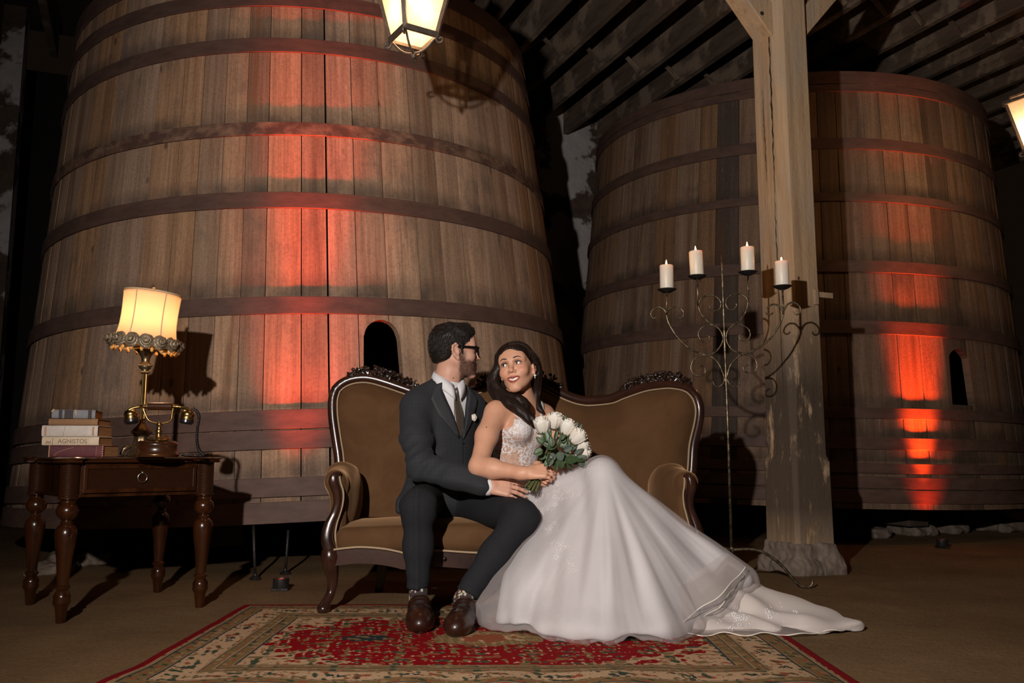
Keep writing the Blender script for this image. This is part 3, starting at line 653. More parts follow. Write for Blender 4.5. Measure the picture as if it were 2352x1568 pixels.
def book(z0, th, x0, x1, depth, mat, label, rz, extra=None, pages_right=True):
    """spine faces the camera; x0, x1 are picture columns of the spine ends"""
    p0, p1 = at(x0, 1000, bkY), at(x1, 1000, bkY); L_ = (p1 - p0).length; mid = (p0 + p1) / 2
    t = thing('book', label, 'book', (mid.x, bkY, z0), rz, 'old books stacked on the side table')
    l, c = L_ / 2, 0.0022
    MB().box((0, depth / 2 + 0.003, th / 2), (l - 0.003, depth / 2 - 0.004, th / 2 - c)).build('pages', 'paper', t)
    cv = MB(); cv.box((0, depth / 2, c / 2), (l, depth / 2, c / 2)); cv.box((0, depth / 2, th - c / 2), (l, depth / 2, c / 2))
    cv.tube([(-l, 0, th / 2), (l, 0, th / 2)], 1, prof=[(th / 2 * math.sin(a), 0.006 * math.cos(a)) for a in [PI * k / 8 - PI / 2 for k in range(9)]] , up=(0, 0, 1))
    cv.build('cover', mat, t, bevel=0.0006, segs=1)
    if extra: extra(t, l, th, depth)
    return t
def stripes(t, l, th, d):
    for x, w_, m_ in ((-0.6, 0.08, 'ink'), (-0.22, 0.2, 'ink'), (0.75, 0.085, 'ink')):
        MB().box((x * l, -0.0062, th / 2), (w_ * l, 0.0006, th * 0.47)).build('spine_band', m_, t)
    MB().add([(0.06 * l, -0.0075, th * 0.98), (0.13 * l, -0.0075, th * 0.98), (0.12 * l, -0.0075, th * 0.5), (0.15 * l, -0.0075, th * 0.2), (0.08 * l, -0.0075, th * 0.55)], [(0, 4, 3, 2, 1)]).build('torn_strip', 'tear', t, solid=0.001)
    MB().tube([(-l * 1.0, -0.004, th * 0.75), (-l * 0.9, -0.005, th * 1.02)], 0.004, 6).build('frayed_edge', 'tear', t)
def bands(t, l, th, d):
    for x in (-0.86, 0.84): MB().box((x * l, -0.0064, th / 2), (0.035 * l, 0.0006, th * 0.38)).build('spine_stain', 'scuff', t)
    MB().beam((-0.23 * l, -0.0068, th * 0.05), (-0.16 * l, -0.0068, th * 0.95), 0.0006, 0.0006).build('spine_crack', 'letter', t)
def title(t, l, th, d):
    cu = bpy.data.curves.new('title', 'FONT'); cu.body = 'AGNISTOS'; cu.size = th * 0.68; cu.align_x = 'CENTER'; cu.align_y = 'CENTER'; cu.extrude = 0.0003
    o = bpy.data.objects.new('title', cu); C.objects.link(o); dg = bpy.context.evaluated_depsgraph_get(); me = bpy.data.meshes.new_from_object(o.evaluated_get(dg)); bpy.data.objects.remove(o)
    f = finish(me, 'spine_title', 'letter', t); f.location = (0.08 * l, -0.0066, th * 0.47); f.rotation_euler = (PI / 2, 0, 0)
    MB().box((-0.62 * l, -0.0064, th * 0.45), (0.008 * l, 0.0005, th * 0.36)).build('spine_rule', 'letter', t)
    for k in range(4): MB().box(((-0.84 + 0.05 * k) * l, -0.0064, th * (0.33 + 0.05 * (k % 2))), (0.012 * l, 0.0005, th * 0.12)).build('spine_mark', 'letter', t)
def scuffs(t, l, th, d):
    MB().tube([(-0.83 * l, -0.0065, th * 0.05), (-0.7 * l, -0.0065, th * 0.4), (-0.45 * l, -0.0065, th * 0.62), (-0.1 * l, -0.0065, th * 0.85)], 0.0009, 5).build('scratch', 'scuff', t)
    MB().box((-l, 0.004, th / 2), (0.0016, 0.012, th * 0.5)).build('worn_edge', 'scuff', t); MB().box((0.74 * l, -0.0062, th / 2), (0.004 * l, 0.0006, th * 0.46)).build('spine_rule', 'scuff', t)
    for k in range(5): MB().box((0.97 * l, -0.0055, th * (0.1 + 0.2 * k)), (0.02 * l, 0.001, th * 0.05)).build('worn_spot', 'scuff', t)
bth = [0.047, 0.036, 0.046, 0.027, 0.037]; zb = TZ + 0.0006
tb = trot * 0 + 0.06
book(zb, bth[0], 118, 240, 0.15, 'book_plum', 'scratched plum book at the bottom of the stack', 0.03, scuffs); zb += bth[0] + 0.0008
book(zb, bth[1], 101, 226, 0.16, 'book_ivory', 'ivory book with a faded title, second from the bottom', 0.10, title); zb += bth[1] + 0.0008
book(zb, bth[2], 99, 222, 0.17, 'book_cream', 'thick greyish cream book in the middle of the stack', 0.10, bands); zb += bth[2] + 0.0008
book(zb, bth[3], 114, 220, 0.19, 'book_tan', 'thin tan book, second from the top of the stack', 0.16); zb += bth[3] + 0.0008
book(zb, bth[4], 121, 212, 0.21, 'book_grey', 'torn grey book with black bands on top of the stack', 0.30, stripes)
# ================================================================== table lamp
m, nt, b = newmat('lamp_shade')
tl_ = N(nt, 'ShaderNodeBsdfTranslucent'); tl_.inputs[0].default_value = (0.98, 0.84, 0.64, 1); df = N(nt, 'ShaderNodeBsdfDiffuse'); df.inputs[0].default_value = (0.78, 0.62, 0.42, 1)
mx = nt.nodes.new('ShaderNodeMixShader'); mx.inputs[0].default_value = 0.4; nt.links.new(tl_.outputs[0], mx.inputs[1]); nt.links.new(df.outputs[0], mx.inputs[2]); nt.links.new(mx.outputs[0], nt.nodes['Material Output'].inputs[0])
pbr('shade_trim', (0.62, 0.42, 0.26), 0.7); pbr('rose_resin', (0.13, 0.095, 0.06), 0.4, 0.25, col2=(0.34, 0.26, 0.17), nscale=30, bump=0.3)
pbr('tassel', (0.75, 0.38, 0.10), 0.6)
emis('lamp_bulb', (1.0, 0.62, 0.28), 12)
lb = at(323, 1040, 3.93); lb.z = TZ + 0.0005
tlamp = thing('table_lamp', 'lit brass table lamp with a cream shade edged in roses', 'lamp', lb, 0)
zt = lambda v_: HCAM + (1045 - v_) / FPX * lb.y * 1.004 - lb.z
MB().lathe([(0.001, 0), (0.055, 0.0), (0.06, 0.01), (0.05, 0.022), (0.042, 0.035), (0.034, 0.06), (0.030, 0.085), (0.036, 0.10), (0.046, 0.105), (0.046, 0.115), (0.03, 0.13), (0.02, 0.14), (0.014, 0.15)], 32, None, lambda a, z: 1 + 0.08 * math.cos(8 * a) * (1 if z < 0.1 else 0)).build('base', 'brass_dark', tlamp, smooth=True)
for k in range(4):
    a = k * PI / 2 + 0.5; d = Vector((math.cos(a), math.sin(a), 0)); MB().tube([d * 0.045 + Vector((0, 0, 0.05)), d * 0.07 + Vector((0, 0, 0.035)), d * 0.078 + Vector((0, 0, 0.012)), d * 0.068 + Vector((0, 0, 0.008))], [0.012, 0.01, 0.009, 0.006], 8).build('foot', 'brass_dark', tlamp, smooth=True)
zs0, zs1 = 0.148, zt(858)
MB().lathe([(0.0115, zs0), (0.0115, zs1)], 24, None, lambda a, z: 1 + 0.07 * math.cos(12 * a)).build('stem', 'brass', tlamp, smooth='auto')
cp = MB().lathe([(0.012, zs1 - 0.005), (0.02, zs1), (0.021, zs1 + 0.006), (0.014, zs1 + 0.012), (0.024, zs1 + 0.02), (0.029, zs1 + 0.034), (0.022, zs1 + 0.042), (0.017, zs1 + 0.05), (0.02, zs1 + 0.07), (0.034, zs1 + 0.092), (0.046, zs1 + 0.104), (0.048, zs1 + 0.11), (0.03, zs1 + 0.112), (0.013, zs1 + 0.112), (0.013, zs1 + 0.16), (0.001, zs1 + 0.16)], 32)
cp.build('candle_cup', 'brass_dark', tlamp, smooth=True)
for z_, r_ in ((zs1 + 0.106, 0.047), (zs1 + 0.034, 0.028), (zs1 + 0.004, 0.02)):
    mbq = MB()
    for k in range(26): a = 2 * PI * k / 26; mbq.ball((r_ * math.cos(a), r_ * math.sin(a), z_), 0.0042, 6, 5)
    mbq.build('beading', 'gilt', tlamp, smooth=True)
zb0, zb1 = zt(792), zt(672); TILT = Matrix.Translation((0, 0, (zb0 + zb1) / 2)) @ Matrix.Rotation(math.radians(5.5), 4, 'Y') @ Matrix.Translation((0.006, 0, -(zb0 + zb1) / 2))
shp = []
for i in range(15):
    t = i / 14; z = zb0 + (zb1 - zb0) * t
    r = 0.1165 + 0.024 * (1 - t) ** 5 + 0.0055 * t ** 3; shp.append((r, z))
sh = MB(); vs = []; n_ = 64
for (r, z) in shp:
    for k in range(n_):
        a = 2 * PI * k / n_; seg = (a % (PI / 3)) / (PI / 3); rr = r * (1 - 0.018 * math.sin(PI * seg)); vs.append(TILT @ Vector((rr * math.cos(a + 0.35), rr * math.sin(a + 0.35), z)))
sh.add(vs, [(i * n_ + k, i * n_ + (k + 1) % n_, (i + 1) * n_ + (k + 1) % n_, (i + 1) * n_ + k) for i in range(14) for k in range(n_)])
shade = sh.build('shade', 'lamp_shade', tlamp, smooth=True, solid=0.002)
for k in range(6):
    a = k * PI / 3 + 0.35; MB().tube([TILT @ Vector(((r + 0.001) * math.cos(a), (r + 0.001) * math.sin(a), z)) for r, z in shp], 0.0024, 6).build('seam', 'shade_trim', shade, smooth=True)
r_, z_ = shp[-1]; MB().tube([TILT @ Vector((r_ * math.cos(a), r_ * math.sin(a), z_)) for a in [2 * PI * k / 40 for k in range(40)]], 0.0042, 8, closed=True).build('rim_binding', 'shade_trim', shade, smooth=True)
MB().ball(TILT @ Vector((0, 0, zb1 + 0.012)), (0.008, 0.008, 0.012)).build('finial', 'gilt', tlamp, smooth=True)
MB().ball(TILT @ Vector((0, 0, zb1 + 0.026)), (0.009, 0.009, 0.005)).build('finial_cap', 'gilt', tlamp, smooth=True)
spd = MB()
for k in range(3): a = k * 2 * PI / 3; spd.tube([TILT @ Vector((0, 0, zb1)), TILT @ Vector((0.118 * math.cos(a), 0.118 * math.sin(a), zb1 - 0.003))], 0.002, 5)
spd.build('spider', 'gilt', tlamp)
def resin_rose(mb, c, nrm, R):
    nrm = nrm.normalized(); q = nrm.to_track_quat('Z', 'Y').to_matrix()
    for ring, (cnt, rad_, tilt) in enumerate(((5, 0.95, 0.55), (4, 0.66, 0.95), (3, 0.36, 1.25))):
        for k in range(cnt):
            a = 2 * PI * k / cnt + ring * 0.6
            def pf(i, j):
                u_ = (i - 0.5) * 1.9; rr = R * rad_ * (0.25 + 0.75 * j); lift = R * (0.15 + 0.55 * ring / 2) * math.sin(j * 1.8) * 0.9
                ang = a + u_ * 0.75 * 2 * PI / cnt; return Vector(c) + q @ Vector((rr * math.cos(ang), rr * math.sin(ang), lift + R * 0.1 * ring - 0.25 * R * (j > 0.9) * (abs(u_) < 0.6)))
            mb.grid(pf, 6, 5)
    mb.ball(Vector(c) + nrm * R * 0.25, R * 0.3, 8, 6); return mb
for k in range(15):
    a = 2 * PI * k / 15 + 0.1; d = Vector((math.cos(a), math.sin(a), 0.12)); p = TILT @ Vector((0.146 * math.cos(a), 0.146 * math.sin(a), zb0 + 0.006))
    resin_rose(MB(), p, d, 0.0355).build('resin_rose', 'rose_resin', shade, smooth=True)
for k in range(20):
    a = 2 * PI * k / 20; p = TILT @ Vector((0.137 * math.cos(a), 0.137 * math.sin(a), zb0 - 0.03)); MB().ball(p, (0.008, 0.008, 0.011), 8, 6).build('bead_fringe', 'tassel', shade, smooth=True)
MB().ball((0, 0, zb0 + 0.09), (0.026, 0.026, 0.035)).build('bulb', 'lamp_bulb', tlamp, smooth=True)
lamp('table_lamp_light', 'POINT', lb + Vector((0, 0, zb0 + 0.12)), 3.3, (1.0, 0.66, 0.42), 0.028)
# ================================================================== telephone
tp0 = at(360, 1040, 3.70); tp0.z = TZ + 0.0005
tel = thing('telephone', 'antique brass and wood telephone with cradle handset', 'telephone', tp0, 0.12)
pbr('phone_wood', (0.03, 0.010, 0.004), 0.28, 0, col2=(0.06, 0.019, 0.006), nscale=4, stretch=(1, 1, 6), coat=0.6)
MB().lathe([(0.001, 0), (0.086, 0.0), (0.09, 0.006), (0.09, 0.012), (0.083, 0.018), (0.083, 0.044), (0.086, 0.05), (0.084, 0.058), (0.072, 0.066), (0.066, 0.068), (0.001, 0.068)], 40).build('base', 'phone_wood', tel, smooth='auto', angle=50)
for r_, z_ in ((0.0905, 0.009), (0.0855, 0.051)): MB().lathe([(r_ - 0.002, z_ - 0.002), (r_, z_), (r_ - 0.002, z_ + 0.002)], 40).build('brass_band', 'brass', tel, smooth=True)
dM = Matrix.Translation((0.012, -0.028, 0.074)) @ Matrix.Rotation(math.radians(14), 4, 'X')
dl = MB().lathe([(0.001, 0.0), (0.046, 0.0), (0.048, 0.004), (0.044, 0.007), (0.015, 0.008), (0.012, 0.012), (0.001, 0.012)], 32, dM).build('dial', 'brass', tel, smooth='auto')
for k in range(10):
    a = 0.6 + 2 * PI * k / 12; MB().lathe([(0.0065, 0.0075), (0.0065, 0.0085)], 10, dM @ Matrix.Translation((0.031 * math.cos(a), 0.031 * math.sin(a), 0))).build('finger_hole', 'bakelite', dl)
MB().lathe([(0.03, 0.066), (0.024, 0.075), (0.013, 0.084), (0.011, 0.1), (0.016, 0.107), (0.011, 0.114), (0.009, 0.13), (0.014, 0.136), (0.010, 0.145), (0.001, 0.146)], 24, Matrix.Translation((0, 0.018, 0))).build('pillar', 'brass', tel, smooth=True)
MB().tube(bez([(-0.075, 0.018, 0.218), (-0.062, 0.018, 0.185), (-0.045, 0.018, 0.155), (-0.015, 0.018, 0.143), (0.015, 0.018, 0.143), (0.045, 0.018, 0.155), (0.05, 0.018, 0.185), (0.055, 0.018, 0.218)], 6), 0.0042, 8).build('cradle', 'brass', tel, smooth=True)
hs_z = 0.214
h1 = MB().tube([(-0.052, 0.018, hs_z), (-0.05, 0.018, hs_z), (0.048, 0.018, hs_z), (0.05, 0.018, hs_z)], [0.012, 0.0165, 0.0165, 0.012], 16); h1.build('handset_grip', 'phone_wood', tel, smooth='auto')
for sg in (-1, 1):
    p = bez([(sg * 0.05, 0.018, hs_z), (sg * 0.08, 0.018, hs_z - 0.002), (sg * 0.115, 0.014, hs_z - 0.010), (sg * 0.13, 0.010, hs_z - 0.024)], 5)
    MB().tube(p, [0.010] * 5 + [0.006] * (len(p) - 5), 10).build('handset_arm', 'brass', tel, smooth=True)
    Mc = Matrix.Translation((sg * 0.118, 0.010, hs_z - 0.022)) @ Matrix.Rotation(sg * 0.15, 4, 'Y') @ Matrix.Rotation(PI, 4, 'X')
    MB().lathe([(0.001, -0.006), (0.02, -0.004), (0.027, 0.006), (0.029, 0.018), (0.026, 0.022), (0.030, 0.028), (0.030, 0.036)], 24, Mc).build('handset_cup', 'brass', tel, smooth=True)
    MB().lathe([(0.030, 0.034), (0.031, 0.045), (0.022, 0.054), (0.001, 0.052)], 24, Mc).build('earpiece', 'bakelite', tel, smooth='auto')
cpath = bez([(0.135, 0.012, 0.205), (0.155, 0.012, 0.19), (0.163, 0.012, 0.165), (0.158, 0.012, 0.12), (0.158, 0.014, 0.07), (0.168, 0.016, 0.03), (0.186, 0.02, 0.007), (0.16, 0.04, 0.006), (0.09, 0.05, 0.008)], 16)
coil = []
for i, p in enumerate(cpath):
    for q in range(3):
        t = (i + q / 3); a = t * 2.1; coil.append(p + Vector((0.004 * math.cos(a), 0.004 * math.sin(a), 0.002 * math.cos(a))))
MB().tube(coil, 0.0034, 6).build('cord', 'bakelite', tel, smooth=True)
# ================================================================== settee
SROT = math.radians(4.5); SO = Vector((0.02, 4.15, 0)); SR = Matrix.Rotation(SROT, 3, 'Z')
settee = thing('settee', 'carved triple hump Victorian settee in brown velvet', 'settee', SO, SROT)
def sl_(u, v, y, rec=0.0, z0=0.4):
    """local settee point seen at (u,v) on the plane y_local = y + rec*(z-z0)"""
    r = ray(u, v); o = SR.transposed() @ (Vector((0, 0, HCAM)) - SO); d = SR.transposed() @ r
    t = (y + rec * (o.z - z0) - o.y) / (d.y - rec * d.z); return o + d * t
YB, REC = 0.24, 0.10
bp = lambda u, v, dy=0: sl_(u, v, YB + dy, REC)
left = [bp(*p) for p in ((800, 1185), (790, 1055), (785, 1019), (777, 965), (775, 935), (776, 915), (781, 899))]
topc = [bp(*p) for p in ((781, 899), (794, 888), (816, 880), (845, 879), (880, 888), (924, 903), (970, 919), (1010, 923), (1050, 917), (1092, 906), (1135, 890), (1186, 882), (1238, 890), (1282, 911), (1307, 922), (1331, 929), (1356, 931), (1405, 926), (1430, 916), (1479, 899), (1516, 893), (1541, 892), (1573, 899), (1590, 916))]
right = [bp(*p) for p in ((1566, 1185), (1578, 1078), (1582, 1022), (1592, 978), (1596, 955), (1596, 935), (1590, 916))]
def resample(pts, n):
    P = bez(pts, 8); d = [0.0]
    for i in range(1, len(P)): d.append(d[-1] + (P[i] - P[i - 1]).length)
    out = []
    for k in range(n):
        s_ = d[-1] * k / (n - 1); i = max(1, next((j for j in range(len(d)) if d[j] >= s_ - 1e-9), len(d) - 1)); t = (s_ - d[i - 1]) / max(d[i] - d[i - 1], 1e-9); out.append(P[i - 1].lerp(P[i], min(max(t, 0), 1)))
    return out
nu, nv = 81, 33
# the side curves are bent top arcs, so the panel is a Coons patch between its four edges
Lc, Tc, Rc = resample(left, nv), resample(topc, nu), resample(right, nv); Bc = [Lc[0].lerp(Rc[0], i / (nu - 1)) for i in range(nu)]
def coons(i, j, dy, bulge):
    u, v = i / (nu - 1), j / (nv - 1)
    p = Bc[i] * (1 - v) + Tc[i] * v + Lc[j] * (1 - u) + Rc[j] * u - (Bc[0] * (1 - u) * (1 - v) + Bc[-1] * u * (1 - v) + Tc[0] * (1 - u) * v + Tc[-1] * u * v)
    e = min(1, min(u, 1 - u) / 0.07); g = min(1, (1 - v) / 0.16); e = math.sin(e * PI / 2) ** 0.7; g = math.sin(g * PI / 2) ** 0.7
    return p + Vector((0, dy - bulge * e * g, 0))
pan = MB(); vs = [coons(i, j, 0.0, 0.055) for j in range(nv) for i in range(nu)]; m0 = len(vs); vs += [coons(i, j, 0.06, -0.02) for j in range(nv) for i in range(nu)]; fs = []
for j in range(nv - 1):
    for i in range(nu - 1):
        q = (j * nu + i, j * nu + i + 1, (j + 1) * nu + i + 1, (j + 1) * nu + i); fs.append(q); fs.append(tuple(m0 + x for x in q[::-1]))
pan.add(vs, fs).build('back_upholstery', 'velvet', settee, smooth=True)
gp = Lc[:-1] + Tc[:-1] + Rc[::-1]
MB().tube([p + Vector((0, -0.012, 0)) for p in gp], 0.0052, 6).build('back_gimp', 'gimp', settee, smooth=True)
# moulded show-wood frame: offset outward of the gimp
def offset(path, d):
    out = []
    for i in range(len(path)):
        t = path[min(i + 1, len(path) - 1)] - path[max(i - 1, 0)]; nn = Vector((-t.z, 0, t.x)).normalized(); out.append(path[i] + nn * d)
    return out
fp = gp[6:-6]
prof = [(0.020, -0.016), (0.024, -0.006), (0.018, 0.000), (0.024, 0.008), (0.012, 0.020), (-0.014, 0.020), (-0.022, 0.012), (-0.019, 0.003), (-0.024, -0.004), (-0.022, -0.014), (-0.010, -0.022), (0.010, -0.024)]
frm = MB(); path = offset(fp, 0.024); vs = []
for i, p in enumerate(path):
    t = (path[min(i + 1, len(path) - 1)] - path[max(i - 1, 0)]).normalized(); nn = Vector((-t.z, 0, t.x)).normalized()
    for (a_, c_) in prof: vs.append(p + nn * a_ + Vector((0, c_ * 1.1, 0)))
n_ = len(prof); frm.add(vs, [(i * n_ + k, (i + 1) * n_ + k, (i + 1) * n_ + (k + 1) % n_, i * n_ + (k + 1) % n_) for i in range(len(path) - 1) for k in range(n_)] + [tuple(range(n_)), tuple(len(vs) - 1 - k for k in range(n_))])
frm.build('back_frame', 'settee_wood', settee, smooth='auto', angle=60)
# carved crests
op = offset(resample(topc, 200), 0.05)
def crest(a, c_, hmax, seed, nm):
    rg = random.Random(seed); s = SDF(0.0045, 0.004)
    for i in range(a, c_, 1):
        t = (i - a) / (c_ - a); hh = hmax * (0.35 + 0.65 * math.sin(PI * t) ** 0.7); p = op[i]
        for _ in range(3):
            q = p + Vector((rg.uniform(-.012, .012), rg.uniform(-.022, .004), rg.uniform(-0.012, hh - 0.006))); d = Vector((rg.uniform(-1, 1), rg.uniform(-1, -.1), rg.uniform(-.3, 1))).normalized() * rg.uniform(0.004, 0.016)
            s.cap(q - d, q + d, rg.uniform(0.006, 0.011), rg.uniform(0.004, 0.008))
    for i in range(a, c_ - 2, 3): s.cap(op[i] - Vector((0, 0, .012)), op[i + 2] - Vector((0, 0, .012)), 0.013, 0.013, k=0.01)
    s.build(nm, 'settee_carving', settee)
crest(8, 42, 0.046, 1, 'crest_carving'); crest(78, 121, 0.05, 2, 'crest_carving'); crest(160, 195, 0.046, 3, 'crest_carving')
# arms: padded wings with a moulded wooden face running down into the cabriole legs
for sg in (-1, 1):
    if sg < 0: X = lambda u, v, y: sl_(u, v, y)
    else: X = lambda u, v, y: sl_(u, v, y)
    if sg < 0: face = [X(*p) for p in ((781, 1088, -0.31), (769, 1091, -0.325), (766, 1106, -0.325), (774, 1130, -0.315), (775, 1155, -0.31), (768, 1180, -0.31), (757, 1205, -0.315), (751, 1235, -0.32), (757, 1262, -0.32))]
    else: face = [X(*p) for p in ((1572, 1092, -0.31), (1583, 1095, -0.325), (1588, 1112, -0.325), (1584, 1135, -0.315), (1584, 1160, -0.31), (1590, 1182, -0.31), (1600, 1210, -0.315), (1606, 1238, -0.32), (1600, 1265, -0.32))]
    rr = [0.010, 0.018, 0.024, 0.022, 0.019, 0.020, 0.025, 0.029, 0.030]; fpth = bez(face, 5); rad_ = list(np.interp(np.linspace(0, 8, len(fpth)), range(9), rr))
    pr_ = [(math.cos(a) * (1.0 if abs(math.sin(2.5 * a)) > 0.3 else 0.86), math.sin(a) * 0.9) for a in [2 * PI * k / 18 for k in range(18)]]
    MB().tube(fpth, rad_, prof=pr_, up=(0, -1, 0)).build('arm_face', 'settee_wood', settee, smooth=True)
    xf = sg * 0.825; s = SDF(0.009, 0.05)
    top = face[1].z + 0.012; xa = face[2].x
    s.chain([(xa - sg * 0.0, -0.27, top - 0.035), (xa + sg * 0.012, 0.0, top - 0.02), (xa + sg * 0.03, 0.25, top - 0.01)], [0.045, 0.05, 0.045])
    s.box((xa - sg * 0.012, 0.0, 0.42), (0.034, 0.265, 0.13), 0.03, k=0.06)
    s.ell((xa - sg * 0.045, 0.02, 0.47), (0.045, 0.2, 0.13), k=0.06)
    s.build('arm_pad', 'velvet', settee)
    gl = [p + Vector((-sg * r * 1.15, 0.012, 0.002)) for p, r in zip(fpth[6:], rad_[6:])]
    MB().tube(gl, 0.0045, 6).build('arm_gimp', 'gimp', settee, smooth=True)
    # cabriole leg
    kx = face[-1].x
    leg = bez([(kx, -0.315, 0.262), (kx - sg * 0.002, -0.318, 0.235), (kx - sg * 0.004, -0.31, 0.20), (kx - sg * 0.012, -0.295, 0.14), (kx - sg * 0.008, -0.298, 0.085), (kx + sg * 0.010, -0.318, 0.045), (kx + sg * 0.018, -0.328, 0.022), (kx + sg * 0.018, -0.328, 0.013 if sg < 0 else 0.013)], 5)
    MB().tube(leg, list(np.interp(np.linspace(0, 7, len(leg)), range(8), [0.034, 0.040, 0.036, 0.024, 0.0185, 0.021, 0.028, 0.024])), 14).build('front_leg', 'settee_wood', settee, smooth=True)
    MB().tube(bez([(sg * 0.62, 0.20, 0.28), (sg * 0.63, 0.22, 0.14), (sg * 0.65, 0.27, 0.002)], 5), list(np.linspace(0.028, 0.018, 11)), prof=[(1, 1), (-1, 1), (-1, -1), (1, -1)], up=(0, -1, 0)).build('back_leg', 'settee_carving', settee, bevel=0.003)
# serpentine front rail
rx = [(-0.80, 0.252), (-0.70, 0.262), (-0.60, 0.256), (-0.53, 0.243), (-0.50, 0.236), (-0.46, 0.244), (-0.38, 0.248), (-0.2, 0.236), (0.0, 0.232), (0.2, 0.236), (0.38, 0.248), (0.46, 0.244), (0.50, 0.236), (0.53, 0.243), (0.60, 0.256), (0.70, 0.262), (0.80, 0.252)]
rp = bez([(x, -0.325 - 0.02 * math.cos(x * 1.9), z - 0.02) for x, z in rx], 6)
MB().tube(rp, 1, prof=[(0.030, 0.010), (0.030, -0.008), (0.020, -0.020), (0.012, -0.012), (0.004, -0.022), (-0.010, -0.026), (-0.018, -0.012), (-0.026, -0.020), (-0.034, -0.008), (-0.034, 0.012)], up=(0, 0, 1)).build('front_rail', 'settee_wood', settee, smooth='auto', angle=70)
MB().tube([p + Vector((0, -0.018, 0.034)) for p in rp], 0.005, 6).build('seat_gimp', 'gimp', settee, smooth=True)
for sg in (-1, 1): MB().ball((sg * 0.335, -0.365, 0.228), 0.009).build('rail_boss', 'settee_carving', settee, smooth=True)
s = SDF(0.012, 0.07); s.box((0, -0.03, 0.30), (0.80, 0.305, 0.055), 0.045); s.ell((0, -0.04, 0.325), (0.80, 0.30, 0.055), k=0.06)
s.build('seat', 'velvet', settee)
MB().box((0, 0.0, 0.255), (0.77, 0.27, 0.025)).build('seat_frame', 'settee_carving', settee)
